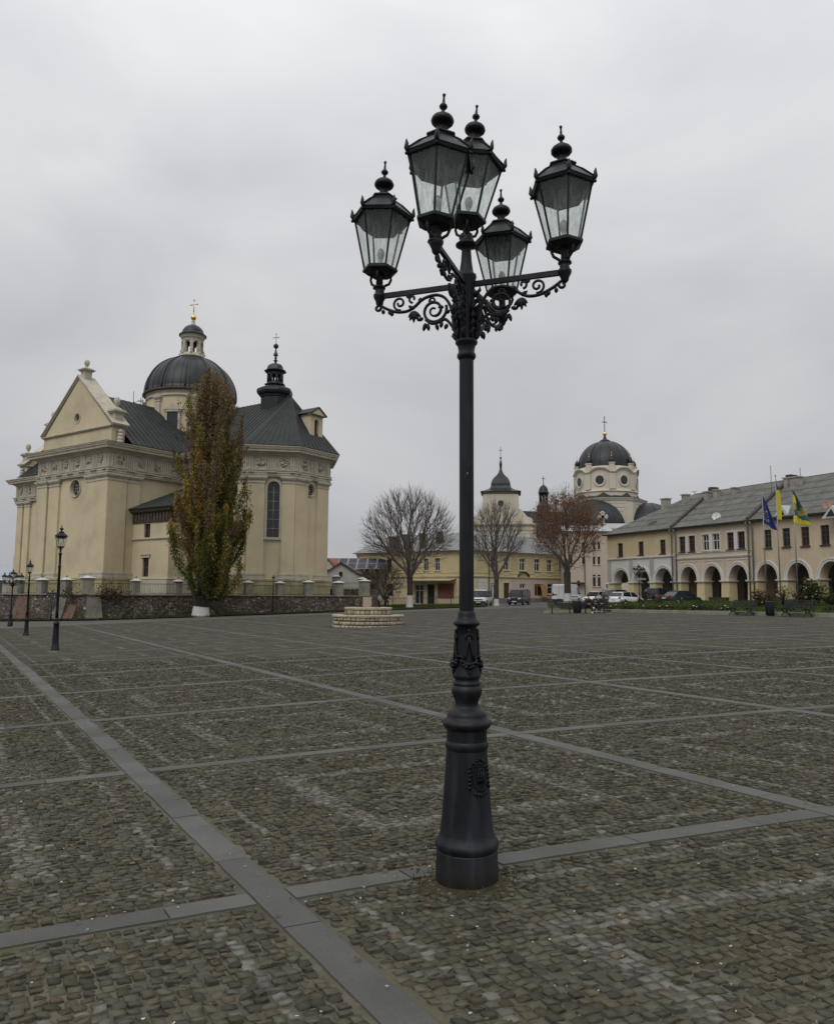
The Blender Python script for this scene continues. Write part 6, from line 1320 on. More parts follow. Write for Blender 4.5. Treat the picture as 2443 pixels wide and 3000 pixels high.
for i,(px,D,k) in enumerate(lowl):
    key=1880.5 if (px==1880 and D>60) else px
    shrub('low_plant',f'{desc[k]} {refs[key]}','plant',bp(px,D),.6,.26 if D<60 else .40,220,{'brn':brn,'grn':grn,'drk':[(.02,.02,.014),(.03,.03,.018)]}[k],.10,'low plants edging the flower bed',white=4 if i%3==0 else 0,stems=3)
# ---------------------------------------------------------------- trees
M_bark=mat('dark_bark',(.048,.040,.035),.95,.4,2.5,.9,14,.05); M_twig=mat('twig_bark',(.115,.095,.080),.95,.3,3)
M_lime=mat('limewash',(.52,.51,.48),.9,.15,5,.5,30,.01,streak=.5,stain=(.3,.29,.26))
def bare_tree(px,D,label,top_px,hw,fork,mains,seed,lowz,skew=0,leaf=None,tr=.42,lime=True,limeh=1.45,name='bare_tree',tw=M_twig,ntips=1500,thin=1.0):
    r=random.Random(seed); g=gD(px,D); tz=atD(px,top_px,D).z; H_=tz-g.z; t=thing(name,label,'tree',tuple(g)); cx,cy=g.x+skew,g.y
    ze=g.z+lowz+(tz-g.z-lowz)*.46; ru=tz-ze; rd=ze-(g.z+lowz); rx=hw
    m=MB(); m.tube([(g.x,g.y,g.z-.2),(g.x,g.y,g.z+.25),(g.x+.03,g.y,g.z+fork*.5),(g.x,g.y,g.z+fork*.95),(g.x+.02,g.y,g.z+fork+.35)],[tr*1.4,tr*1.08,tr*.88,tr*.98,tr*.6],12)
    m.build('trunk',M_bark,t)
    if lime: m=MB(); m.tube([(g.x,g.y,g.z-.1),(g.x,g.y,g.z+.25),(g.x+.01,g.y,g.z+limeh)],[tr*1.40+.02,tr*1.09+.015,tr*.97+.01],14,cap=False); m.build('limewash_band',M_lime,t)
    T=[]
    while len(T)<ntips:
        v=Vector((r.gauss(0,1),r.gauss(0,1),r.gauss(0.15,1))).normalized(); k=(r.random()**.22) if r.random()<.8 else r.uniform(.5,.95); k*=r.uniform(.93,1.05)
        p=Vector((cx+v.x*rx*k,cy+v.y*rx*k,ze+v.z*(ru if v.z>0 else rd)*k))
        if v.z<-.55 and r.random()<.75: continue
        T.append(p)
    cr=MB(); F0=Vector((g.x,g.y,g.z+fork)); n_leafrad=.0095*thin; tips=[]
    def rad(n): return n_leafrad*n**.47
    def clus(pts,k,c):
        cs=r.sample(pts,min(k,len(pts)))
        for it in range(4):
            gr=[[] for _ in cs]
            for p in pts:
                dd=[(p-q).length_squared for q in cs]; gr[dd.index(min(dd))].append(p)
            gr=[x for x in gr if x]; cs=[sum(x,Vector())/len(x) for x in gr]
        return gr
    def build(start,d0,pts,lv):
        cen=sum(pts,Vector())/len(pts); to=cen-start; n=len(pts)
        if n<=2:
            for p in pts:
                l=(p-start).length; mid=start+d0*l*.4+Vector((r.gauss(0,.06),r.gauss(0,.06),r.gauss(0,.04)))*l*.5; mid=mid.lerp((start+p)/2,.5); d2=(p-mid).normalized(); tip=p+(Vector((0,0,1))*.25+d2*.2)*r.uniform(.3,1.5)*.55
                cr.tube([tuple(start),tuple(mid),tuple(p),tuple(tip)],[rad(1)*1.5,rad(1)*1.2,rad(1),rad(1)*.45],3,True,False); tips.append(p)
            return
        f={0:.40,1:.38,2:.40,3:.42}.get(lv,.5); ln=to.length*f; end=start+to*f+Vector((r.gauss(0,.05),r.gauss(0,.05),-.02*lv))*ln
        c1=start+d0*ln*.45; mid=c1*.5+(start*.25+end*.25)+Vector((r.gauss(0,.03),r.gauss(0,.03),0))*ln; d1=(end-mid).normalized(); ra,rb=rad(n)*1.05,rad(n)*.86
        cr.tube([tuple(start),tuple(start.lerp(mid,.5)+d0*ln*.05),tuple(mid),tuple(end)],[ra,(ra*2+rb)/3,(ra+2*rb)/3,rb],7 if lv<2 else (5 if lv<4 else 3),True,False)
        for gg in clus(pts,3 if lv>1 else 3,cen):
            build(end-(end-mid)*r.uniform(0,.45),d1,gg,lv+1)
    for gg in clus(T,mains,F0):
        c=sum(gg,Vector())/len(gg); d0=((c-F0).normalized()+Vector((0,0,.35))).normalized(); build(F0-Vector((0,0,r.uniform(0,.5))),d0,gg,0)
    cr.build('crown',tw,t,fix=False)
    if leaf: leaf(t,tips,r,(cx,cy,ze,rx,ru))
    return t
bare_tree(1200,88,'large round bare tree with whitewashed trunk on the lawn',1418,5.75,3.6,8,5,3.4,skew=-.15,tr=.36,ntips=3200)
bare_tree(1454,96,'bare forked tree standing between the two parked vans',1455,4.0,3.3,5,9,4.2,tr=.29,ntips=1900,limeh=.8)
def rustleaf(t,tips,r,E_):
    P=[];K=[]
    for q in tips:
        rel=(q.x-E_[0])/E_[3]; rz_=(q.z-E_[2])/E_[4]
        if rz_>.78 and r.random()<.85: continue
        if rz_<-.35 and rel<.2 and r.random()<.75: continue
        for _ in range(7 if rz_>-.1 else 4):
            P.append((q.x+r.gauss(0,.22),q.y+r.gauss(0,.22),q.z-abs(r.gauss(0,.3)))); K.append((.25,.115,.062) if r.random()<.7 else (.18,.10,.06))
    leafcloud('rust_leaves',P,.17,np.array(K)*RNG.uniform(.6,1.35,(len(K),1)),t)
bare_tree(1662,97,'broad tree still holding rust-red leaves beside the white panel van',1414,4.6,4.0,8,21,3.6,leaf=rustleaf,tr=.46,limeh=1.3,name='autumn_tree',ntips=1800)
def purp(t,tips,r,E_):
    P=[(q.x+r.gauss(0,.2),q.y+r.gauss(0,.2),q.z+r.gauss(0,.2)) for q in tips for _ in range(2)]; leafcloud('withered_leaves',P,.12,jitcol((.075,.045,.042),len(P)),t)
bare_tree(1128,92,'small dense purplish bare tree in front of the yellow building',1640,2.9,1.3,6,31,.7,leaf=purp,tr=.17,lime=False,name='small_tree',ntips=700)
# tall poplar
def poplar():
    D=67.5; g=gD(590,D); t=thing('poplar_tree','tall columnar poplar with brown, gold and green leaves before the church','tree',tuple(g)); r=random.Random(4)
    prof=[(1.6,1.0),(2.3,2.1),(3.2,3.0),(4.5,3.4),(6.5,3.4),(9,3.5),(11,3.5),(13,3.4),(15,3.2),(17,3.05),(18.5,2.6),(20,1.9),(21.2,.95),(21.9,.4)]
    def env(z):
        for (a,ra),(b,rb) in zip(prof[:-1],prof[1:]):
            if a<=z<=b: return ra+(rb-ra)*(z-a)/(b-a)
        return 0
    cxz=lambda z:g.x+.30+.028*min(z,9)-.030*max(0,z-9)
    m=MB(); m.tube([(g.x,g.y,g.z-.2),(g.x,g.y,g.z+.5),(g.x+.05,g.y,g.z+1.6),(g.x+.1,g.y,g.z+2.6),(cxz(9),g.y,g.z+9),(cxz(17),g.y,g.z+17)],[.72,.60,.55,.45,.28,.08],12)
    for k in range(12):
        a=2*pi*k/12; m.tube([(g.x+.45*cos(a),g.y+.45*sin(a),g.z+.1),(g.x+.48*cos(a),g.y+.48*sin(a),g.z+1.4),(g.x+1.1*cos(a),g.y+1.1*sin(a),g.z+3)],[.20,.17,.08],6)
    m.build('trunk',M_bark,t); m=MB(); m.tube([(g.x,g.y,g.z-.1),(g.x,g.y,g.z+.6),(g.x+.03,g.y,g.z+.85)],[.80,.70,.66],20,cap=False); m.build('limewash_band',M_lime,t)
    st=MB(); P=[];K=[]
    brown=(.235,.17,.085); gold=(.42,.30,.07); green=(.12,.135,.035); dull=(.20,.155,.10); olive=(.27,.235,.06)
    for k in range(185):
        z0=1.7+17.4*(k/185)**.95+r.uniform(-.4,.4); a=r.uniform(0,2*pi); e=env(min(z0+2,21.8)); rr=e*r.uniform(.35,1.02)
        ln=r.uniform(2.2,4.3); ln=min(ln,21.9-z0); top=env(min(z0+ln,21.9)); rt=min(rr,top)*r.uniform(.9,1.12)
        b0=Vector((cxz(z0)+cos(a)*rr*.55,g.y+sin(a)*rr*.55,g.z+z0)); b1=Vector((cxz(z0+ln*.5)+cos(a)*rr,g.y+sin(a)*rr,g.z+z0+ln*.45)); b2=Vector((cxz(z0+ln)+cos(a)*rt,g.y+sin(a)*rt,g.z+z0+ln))
        base=Vector((cxz(max(1.5,z0-2)),g.y,g.z+max(1.4,z0-2.2))); st.tube([tuple(base),tuple(b0),tuple(b1),tuple(b2)],[.07,.05,.03,.008],4)
        x=cos(a)*rr; zf=z0/20
        if z0<4.6: c=green if r.random()<.6 else olive
        elif z0<9: c=r.choice([gold,gold,brown,olive]) if x<.6 else r.choice([green,olive,gold,brown])
        elif z0<13.5: c=r.choice([brown,gold,olive,gold,dull]) if x<.8 else r.choice([olive,brown,olive,dull])
        else: c=r.choice([brown,dull,brown,olive,brown])
        n=int(520*(1.5 if z0<8 else (.95 if z0<13 else .58))*(1.35 if c in (green,gold) else 1.0)); wd=r.uniform(.30,.62)
        for _ in range(n):
            u=r.random(); q=(b0*(1-u)**2+b1*2*u*(1-u)+b2*u*u); w_=wd*(1-.6*u)*(.5+.5*min(1,u*4))
            P.append((q.x+r.gauss(0,w_*.55),q.y+r.gauss(0,w_*.55),q.z+r.gauss(0,.22))); f=r.uniform(.45,1.5); K.append((c[0]*f,c[1]*f,c[2]*f))
    # thin whips with a few leaves beyond the outline
    for k in range(70):
        z0=r.uniform(4,20); a=r.uniform(0,2*pi); e=env(z0); ln=r.uniform(.8,1.8); p=Vector((cxz(z0)+cos(a)*e*.9,g.y+sin(a)*e*.9,g.z+z0)); q=p+Vector((cos(a)*.35,sin(a)*.35,ln)); st.tube([tuple(p),tuple((p+q)/2+Vector((cos(a)*.1,0,0))),tuple(q)],[.02,.012,.005],3)
        for _ in range(26): u=r.random(); w=p.lerp(q,u); P.append((w.x+r.gauss(0,.12),w.y+r.gauss(0,.12),w.z+r.gauss(0,.1))); K.append((.11,.07,.035))
    st.build('limbs',M_bark,t,fix=False); leafcloud('crown',P,.16,K,t,leaf_mat('poplar_leaf',.42)); print('poplar leaves',len(P))
poplar()
# ---------------------------------------------------------------- stepped stone monument base
gm=gD(1079,40.0); mo=thing('stone_plinth','round two-tiered pale stone plinth carrying a blank upright block','monument',tuple(gm))
M_blk=[mat('sandstone_block_a',(.40,.345,.245),.9,.2,2.5,.5,18,.02),mat('sandstone_block_b',(.33,.275,.185),.9,.2,2.5,.5,18,.02)]
M_mort=mat('dark_mortar',(.10,.085,.06),.95,.3,4)  # dark mortar core showing in the joints between the blocks
def ring_wall(r_,z0,z1,rows,cap,nm):
    m=MB(); m.lathe([(0,z0),(r_-.06,z0),(r_-.06,z1-.02),(0,z1-.02)],40,c=(gm.x,gm.y),caps=False,smooth=False); core=m.build(nm,M_mort,mo)
    rr=random.Random(int(r_*100)); ms=[MB(),MB()]
    hs_=[(z1-cap-z0)/rows]*rows; z=z0
    for k in range(rows):
        a=rr.uniform(0,.2); end=a+2*pi
        while a<end-.02:
            w=rr.uniform(.17,.30)/r_; b=min(a+w,end); 
            if end-b<.1/r_: b=end
            g=.012/r_; m=ms[rr.random()<.3]; n=3; o=rr.uniform(-.015,.02); za,zb=z+.012+rr.uniform(0,.02),z+hs_[k]-.010-rr.uniform(0,.015); vs=[]
            for i in range(n+1):
                t=a+g+(b-a-2*g)*i/n; edge=.02 if i in (0,n) else 0
                for (zz,e) in ((za,.03),(za+.03,0),(zb-.03,0),(zb,.03)): q=r_+o-edge-e+rr.uniform(-.008,.008); vs.append((gm.x+q*cos(t),gm.y+q*sin(t),gm.z+zz-gm.z if False else zz))
            m.add(vs,[(i*4+j,(i+1)*4+j,(i+1)*4+j+1,i*4+j+1) for i in range(n) for j in range(3)],True); a=b
        z+=hs_[k]
    a=0
    while a<2*pi-.01:
        b=min(a+rr.uniform(.35,.6)/r_,2*pi); m=ms[0]; vs=[]; g=.006/r_; n=3
        for i in range(n+1):
            t=a+g+(b-a-2*g)*i/n
            for q,zz in ((r_-.05,z1-cap),(r_+.05,z1-cap),(r_+.06,z1-.02),(r_+.03,z1),(r_-.45,z1+.004)): vs.append((gm.x+q*cos(t),gm.y+q*sin(t),zz+rr.uniform(-.005,.005)))
        m.add(vs,[(i*5+j,(i+1)*5+j,(i+1)*5+j+1,i*5+j+1) for i in range(n) for j in range(4)]); a=b
    for i in (0,1): ms[i].build('stone_course',M_blk[i],mo)
z0=gm.z-.02
ring_wall(1.80,z0-.1,z0+.60,3,.10,'lower_tier'); ring_wall(1.18,z0+.58,z0+.98,1,.11,'upper_tier')
m=MB(); m.frus(gm.x-.05,gm.y,z0+.97,z0+1.5,.21,.21,.215,.215); m.build('upright_block',mat('pinkish_block',(.38,.30,.22),.85,.12,3,.3,20,.01),mo)
# ---------------------------------------------------------------- benches and bins
M_slat=mat('black_green_slat',(.010,.012,.012),.9,.3,5); M_cast=mat('black_cast_iron',(.012,.013,.014),.5,.3,5)
def bench(c,az,w,label):
    z=gz(*c); t=thing('park_bench',label,'bench',(c[0],c[1],z),0,'slatted benches along the edge of the square'); T0=Fr(c,az,z); T=lambda x,y,zz:T0(x,y,zz)
    m=MB(T); 
    for k in range(5): m.box(-w/2,w/2,-.05-.095*k-.075,-.05-.095*k,.42-.005*k*0,.45)
    m.build('seat',M_slat,t); m=MB(T)
    for k in range(5): y=-.02+.045*k; zz=.50+.085*k; m.add([(-w/2,y,zz),(w/2,y,zz),(w/2,y+.022,zz+.045),(-w/2,y+.022,zz+.045),(-w/2,y+.025,zz-.01),(w/2,y+.025,zz-.01),(w/2,y+.047,zz+.035),(-w/2,y+.047,zz+.035)],[(0,1,2,3),(4,7,6,5),(0,4,5,1),(3,2,6,7),(0,3,7,4),(1,5,6,2)])
    m.build('backrest',M_slat,t)
    for s in (-w*.34,w*.34):
        m=MB(T); m.tube([(s,-.50,0),(s,-.44,.10),(s,-.33,.22),(s,-.37,.36),(s,-.5,.41)],.028,6); m.tube([(s,.12,0),(s,.04,.12),(s,-.10,.24),(s,-.08,.36),(s,0,.43),(s,.22,.93)],.028,6); m.tube([(s,-.33,.24),(s,-.2,.21),(s,-.08,.24)],.022,6); m.tube([(s,-.5,.41),(s,0,.42)],.024,6); m.build('leg',M_cast,t)
    return t
ka=math.degrees(math.atan2(21.6-14.4,39.2-57.3))   # azimuth along the kerb, towards the viewer
def onk(px,off=.75):      # point in front of the kerb line at pixel column px
    k=ray(px,1790); tx=k.x/k.y; A=Vector((14.4,57.3));B=Vector((21.6,39.2)); t=(A.x-tx*A.y)/((A.x-B.x)-tx*(A.y-B.y)); p=A+(B-A)*t; return p
def bench_at(px,label,az=None,w=1.85):
    p=onk(px) if px>1800 else Vector(gD(px,56.2 if px<1660 else 55.6)[:2]); a=ka if px>1800 else 95
    n=Vector((cos(R(a)),-sin(R(a)))); n=-n if n.y>0 else n; c=p+n*.35
    return bench(tuple(c),a if Vector((cos(R(a)),-sin(R(a)))).dot(n)<0 else a+180,w,label)
b2=bench_at(2192,'slatted black bench left of the litter bin by the flower bed'); b3=bench_at(2354,'slatted black bench right of the litter bin by the flower bed',w=2.1); b1=bench_at(1640,'empty slatted bench at the left corner of the flower bed'); b4=bench_at(1738,'slatted bench on which three people in dark clothes sit',w=1.9)
def bin_(c,label,r_=.20,h=.80):
    z=gz(*c); t=thing('litter_bin',label,'bin',(c[0],c[1],z),0,'dark litter bins'); m=MB(); m.lathe([(r_*.85,z+.03),(r_*.95,z+.08),(r_,z+.5),(r_*1.02,z+h)],16,c=c)
    for k in range(18): a=2*pi*k/18; m.tube([(c[0]+r_*.98*cos(a),c[1]+r_*.98*sin(a),z+.06),(c[0]+(r_+.03)*cos(a),c[1]+(r_+.03)*sin(a),z+h)],.018,4)
    m.build('barrel',M_slat,t); m=MB(); m.lathe([(r_*1.02,z+h-.03),(r_*1.1,z+h-.02),(r_*1.1,z+h+.02),(r_*.9,z+h+.03),(r_*.85,z+h-.1)],16,c=c,caps=False); m.build('rim',M_cast,t)
p=onk(2273); bin_((p.x-.45,p.y-.2),'dark slatted litter bin between the two right-hand benches'); p=gD(1690,55.3); bin_((p.x,p.y),'wide dark litter bin beside the seated people',.27,.85)
# ---------------------------------------------------------------- flags
M_flb=mat('flag_blue',(.012,.028,.16),.8,.12,3); M_fly=mat('flag_yellow',(.52,.43,.02),.8,.12,3)
def flagpole(px,ytop,D,label):
    b=gD(px[1],D); tp=atD(px[0],ytop,D); b=Vector((tp.x,D,gz(tp.x,D)+.25)); t=thing('flagpole',label,'flagpole',tuple(b),0,'three flagpoles in the flower bed'); m=MB(); m.tube([tuple(b),tuple(tp)],[.05,.025],8); m.build('pole',mat('galvanised_pole',(.25,.25,.24),.45,.15,2,metal=.5),t); m=MB(); m.ball(tuple(tp),.05,8,6); m.lathe([(.12,b.z-.02),(.12,b.z+.05),(.06,b.z+.08)],10,c=(b.x,b.y)); m.build('fitting',M_pipe,t); return b,tp
def cloth(name,label,fn,nu,nv,matfn,mats):
    # fn(u,v)->world ; u along hoist (0 top..1 bottom), v outwards
    me=bpy.data.meshes.new(name); vs=[tuple(fn(i/nu,j/nv)) for i in range(nu+1) for j in range(nv+1)]; K=nv+1
    fs=[(i*K+j,i*K+j+1,(i+1)*K+j+1,(i+1)*K+j) for i in range(nu) for j in range(nv)]; me.from_pydata(vs,[],fs)
    for m_ in mats: me.materials.append(m_)
    for k,pl_ in enumerate(me.polygons): i,j=k//nv,k%nv; pl_.material_index=matfn((i+.5)/nu,(j+.5)/nv); pl_.use_smooth=True
    o=bpy.data.objects.new(name,me); C.objects.link(o); md=o.modifiers.new('thick','SOLIDIFY'); md.thickness=.006; tag(o,label,'flag'); return o
DF=50
b,tp=flagpole((2231,2243),1436,DF,'leftmost flagpole, carrying the hanging dark blue flag')
P2w=lambda px,py,D=DF: atD(px,py,D)
def hang(left,right,D=DF,fold=.12,ph=0):
    # left/right: lists of (px,py) edges from top to bottom; interpolate
    def ip(L_,u):
        x=u*(len(L_)-1); i=min(int(x),len(L_)-2); f=x-i; return (L_[i][0]+(L_[i+1][0]-L_[i][0])*f,L_[i][1]+(L_[i+1][1]-L_[i][1])*f)
    def fn(u,v):
        a,b_=ip(left,u),ip(right,u); p=P2w(a[0]+(b_[0]-a[0])*v,a[1]+(b_[1]-a[1])*v,D); w=min(1,abs(b_[0]-a[0])/25); p.y+=fold*w*math.sin(v*9+ph+u*2)*min(1,v*3); return p
    return fn
q=lambda x,y:(2200+x/7.144,1380+y/7.144)
star=lambda u,v: 1 if False else 0
o=cloth('blue_flag','dark blue flag with small gold stars hanging from the leftmost pole',hang([q(216,470),q(222,650),q(228,850),q(235,1000),q(255,1080)],[q(222,480),q(330,700),q(385,860),q(440,1020),q(530,1255)]),24,16,lambda u,v:0,[M_flb])
fnA=hang([q(216,470),q(222,650),q(228,850),q(235,1000),q(255,1080)],[q(222,480),q(330,700),q(385,860),q(440,1020),q(530,1255)])
m=MB()
for k in range(12):
    a=2*pi*k/12; u=.66+.17*cos(a); v=.42+.26*sin(a); c=fnA(u,v)+Vector((0,-.03,0)); m.add([tuple(c+Vector((.055*(1 if j%2==0 else .42)*cos(pi/2+j*pi/5),-.004,.055*(1 if j%2==0 else .42)*sin(pi/2+j*pi/5)))) for j in range(10)],[tuple(range(10))])
so_=m.build('gold_stars',M_fly); so_.parent=o
b,tp=flagpole((2270,2290),1393,DF,'tallest middle flagpole, carrying the blue and yellow flag')
cloth('national_flag','blue and yellow flag wrapped narrowly round the middle pole',hang([q(497,100),q(505,300),q(518,390),q(525,620),q(540,850),q(560,1030)],[q(503,110),q(535,300),q(580,395),q(608,640),q(628,850),q(632,1035)],DF,.10,1),30,8,lambda u,v:0 if u<.40 else 1,[M_flb,M_fly])
b,tp=flagpole((2321,2336),1423,DF,'right flagpole, carrying the green, yellow and blue flag')
M_flg=mat('flag_green',(.035,.085,.045),.8,.15,3); M_flt=mat('flag_teal',(.03,.095,.12),.8,.15,3); M_flo=mat('flag_gold',(.30,.24,.05),.8,.2,3)
def mC(u,v):
    if u<.16: return 2
    if v>.72-.35*u and u<.42: return 2
    if u<.36: return 1
    if .36<=u<.5: return 0 if .25<v<.7 else 3
    if .5<=u<.64: return 3 if v>.45 else 2
    if u+.32*(1-v)-.1<.80: return 2
    return 1
cloth('town_flag','green, yellow and teal town flag spread slanting from the right pole',hang([q(850,360),q(858,520),q(865,700),q(875,900),q(880,1060),q(905,1100)],[q(858,365),q(990,650),q(1060,780),q(1150,900),q(1210,1020),q(1262,1165)],DF,.16,2),34,20,mC,[M_flg,M_fly,M_flt,M_flo])
# ---------------------------------------------------------------- signs
g=gD(1777,84); t=thing('crossing_sign','blue and white pedestrian crossing sign before the pink wall','sign',tuple(g)); tp=atD(1777,1717,84)
m=MB(); m.tube([tuple(g),(g.x,g.y,tp.z+.3)],.04,6); m.build('post',M_pipe,t)
s_=.25
def plate(nm,x,z,w,h,d,mt): m=MB(); m.box(x-w,x+w,g.y-.06-d,g.y-.04-d,z-h,z+h); return m.build(nm,mt,t)
M_sw=mat('sign_white',(.72,.72,.68),.5,.05,5); M_sb=mat('sign_dark_blue',(.02,.045,.12),.5,.1,5)
plate('white_plate',tp.x,tp.z,s_*.82,s_*1.15,0,M_sw); plate('blue_square',tp.x,tp.z,s_*.62,s_*.86,.025,M_sb)
m=MB(); m.add([(tp.x-s_*.5,g.y-.10,tp.z-s_*.6),(tp.x+s_*.5,g.y-.10,tp.z-s_*.6),(tp.x,g.y-.10,tp.z+s_*.68)],[(0,1,2)]); m.build('white_triangle',M_sw,t,fix=False)
m=MB(); y=g.y-.115; x=tp.x; z=tp.z-s_*.1; m.add([(x-.03,y,z+.08),(x+.03,y,z+.08),(x+.05,y,z-.05),(x+.1,y,z-.2),(x+.06,y,z-.2),(x,y,z-.06),(x-.07,y,z-.2),(x-.11,y,z-.2),(x-.05,y,z-.05)],[tuple(range(9))]); m.add([(x+.035*cos(k),y,z+.12+.035*sin(k)) for k in [i*pi/4 for i in range(8)]],[tuple(range(8))]); m.build('walking_figure',M_sb,t,fix=False)
g=gD(153,61.5); t=thing('fingerpost','dark wayfinding signpost with name blades before the patched wall','signpost',tuple(g)); tz=atD(153,1733,61.5).z; m=MB(); m.tube([tuple(g),(g.x,g.y,tz)],.045,6); m.ball((g.x,g.y,tz+.03),.07,6,4); m.build('post',M_cast,t)
for zz,x0,x1 in ((tz-.16,-.62,.60),(tz-.40,-.45,.30)):
    m=MB(); m.box(g.x+x0,g.x+x1,g.y-.03,g.y+.0,zz-.085,zz+.085); bl=m.build('blade',M_cast,t)
    m=MB(); m.box(g.x+x0+.06,g.x+x0+.13,g.y-.037,g.y-.031,zz-.03,zz+.03); m.box(g.x+x1-.13,g.x+x1-.06,g.y-.037,g.y-.031,zz-.03,zz+.03); m.build('pictogram',M_sw,bl)
# green street sign on the arcade lamp
g=gD(1873,73.6); tp=atD(1878,1696,73.6); m=MB(); m.box(tp.x-.42,tp.x+.42,tp.y-.05,tp.y,tp.z-.09,tp.z+.07); o=m.build('direction_sign',mat('faded_green_sign',(.20,.27,.19),.6,.2,4)); tag(o,'faded green direction sign fixed to the lamp before the arcade','sign')
# ---------------------------------------------------------------- cars
M_tyre=mat('tyre',(.012,.012,.012),.85,.2,8); M_rim=mat('rim',(.32,.33,.34),.4,.15,8,metal=.5)
def paint(name,c,rough=.28):
    m,t,b=newmat(name); n=noise(t,mapped(t),1.2,4); cc=mixc(t,n,tuple(x*.85 for x in c),tuple(x*1.1 for x in c)); t.links.new(cc,b.inputs['Base Color']); b.inputs['Roughness'].default_value=rough; b.inputs['Coat Weight'].default_value=.15; b.inputs['Coat Roughness'].default_value=.15; return m
M_pw=paint('car_white',(.74,.75,.76)); M_pd=paint('car_aubergine',(.018,.014,.021),.4); M_ps=paint('car_dark_grey',(.040,.038,.038),.5); M_pg=paint('car_dark_green',(.008,.020,.018),.4); M_pb=paint('car_black',(.02,.02,.022))
M_hl=mat('headlight',(.50,.52,.53),.15,.1,9); M_tl=mat('tail_light',(.30,.02,.015),.3,.1,9); M_plas=mat('dark_plastic',(.022,.023,.024),.6,.2,6); M_plt=mat('number_plate',(.62,.62,.58),.5,.05,6)
def car(c,az,label,name,body,L_,W_,H_,prof,gh,wheels,wr=.31,van=False,spare=False,rear=None,bump_=None,group=None,zoff=0):
    """prof: [(x,ztop,halfwidth factor)] lower body from tail x=0 to nose x=L; gh: greenhouse [(x0,z0),(x1,z1)...] side outline above belt"""
    z=gz(*c)+zoff; t=thing(name,label,'van' if van else 'car',(c[0],c[1],z),0,group); T0=Fr(c,az,z); T=lambda x,y,zz:T0(x-L_/2,y,zz)
    hw=W_/2; m=MB(T); n=len(prof); K=8; vs=[]
    for x,zt,k in prof:
        w=hw*k; zb=.24 if 0.05*L_<x<.95*L_ else .30
        for y,zz in ((-w*.90,zb),(-w*.985,zb+.12),(-w,zb+.35*(zt-zb)),(-w*.97,zt-.06),(-w*.90,zt),): vs.append((x,y,zz))
        for y,zz in ((w*.90,zt),(w*.97,zt-.06),(w,zb+.35*(zt-zb)),(w*.985,zb+.12),(w*.90,zb)): vs.append((x,y,zz))
    K=10; m.add(vs,[(i*K+j,(i+1)*K+j,(i+1)*K+(j+1)%K,i*K+(j+1)%K) for i in range(n-1) for j in range(K)],True); m.f+= [tuple(range(K-1,-1,-1)),tuple((n-1)*K+j for j in range(K))]; m.sm+=[False]*2
    m.build('body',body,t)
    # greenhouse: glass block with body-coloured roof and pillars
    m=MB(T); gl=[]; 
    belt=gh['belt']; out=gh['out']   # out: list (x,z) upper outline from rear belt to front belt
    vs=[]; 
    def hwz(zz): f=(zz-belt)/(H_-belt); return hw*(.93-.16*max(0,f)) if not van else hw*(.95-.07*max(0,f))
    for x,zz in out: vs+= [(x,-hwz(zz),zz),(x,hwz(zz),zz)]
    k=len(out); m.add(vs,[(2*i,2*i+1,2*i+3,2*i+2) for i in range(k-1)]+[tuple(2*i for i in range(k)),tuple(2*i+1 for i in range(k-1,-1,-1))]); m.build('windows',M_gl if not gh.get('solid') else body,t)
    m=MB(T)
    ri=[i for i,(x,zz) in enumerate(out) if zz>H_-.16]; 
    x0,x1=out[ri[0]][0],out[ri[-1]][0]
    for i in range(ri[0],ri[-1]):
        a,b=out[i],out[i+1]; m.add([(a[0],-hwz(a[1])-.012,a[1]-.05),(b[0],-hwz(b[1])-.012,b[1]-.05),(b[0],-hwz(b[1])*.96,b[1]+.02),(a[0],-hwz(a[1])*.96,a[1]+.02),(a[0],hwz(a[1])+.012,a[1]-.05),(b[0],hwz(b[1])+.012,b[1]-.05),(b[0],hwz(b[1])*.96,b[1]+.02),(a[0],hwz(a[1])*.96,a[1]+.02)],[(0,1,2,3),(3,2,6,7),(7,6,5,4)])
    m.build('roof',body,t,fix=False)
    m=MB(T)
    for px_ in gh['pillars']:
        (xa,za),(xb,zb_),w=px_
        for s in (-1,1): m.add([(xa-w/2,s*(hwz(za)+.012),za),(xa+w/2,s*(hwz(za)+.012),za),(xb+w/2,s*(hwz(zb_)+.012),zb_),(xb-w/2,s*(hwz(zb_)+.012),zb_)],[(0,1,2,3)])
    m.build('window_pillars',body,t,fix=False)
    for wx in wheels:
        for s in (-1,1):
            m=MB(T); b=[]
            def disc(r,y0,y1,m,cx=wx): 
                vs=[(cx+r*cos(2*pi*k/20),y,wr+r*sin(2*pi*k/20)) for y in (y0,y1) for k in range(20)]; m.add(vs,[(k,(k+1)%20,20+(k+1)%20,20+k) for k in range(20)]+[tuple(range(19,-1,-1)),tuple(range(20,40))])
            ms=MB(T); disc(wr+.075,s*(hw-.3),s*(hw+.004),ms); 
            ms.v=[(x,y,max(zz,z+.2)) for x,y,zz in ms.v]; ms.build('wheel_arch',M_plas,t)
            disc(wr,s*(hw-.2),s*(hw+.015),m); w_=m.build('wheel',M_tyre,t); m=MB(T); disc(wr*.62,s*(hw-.0),s*(hw+.024),m)
            m.build('rim',M_rim,w_)
    zt=prof[-1][1]; zn=max(.55,min(.72,zt-.02)) if not van else .78
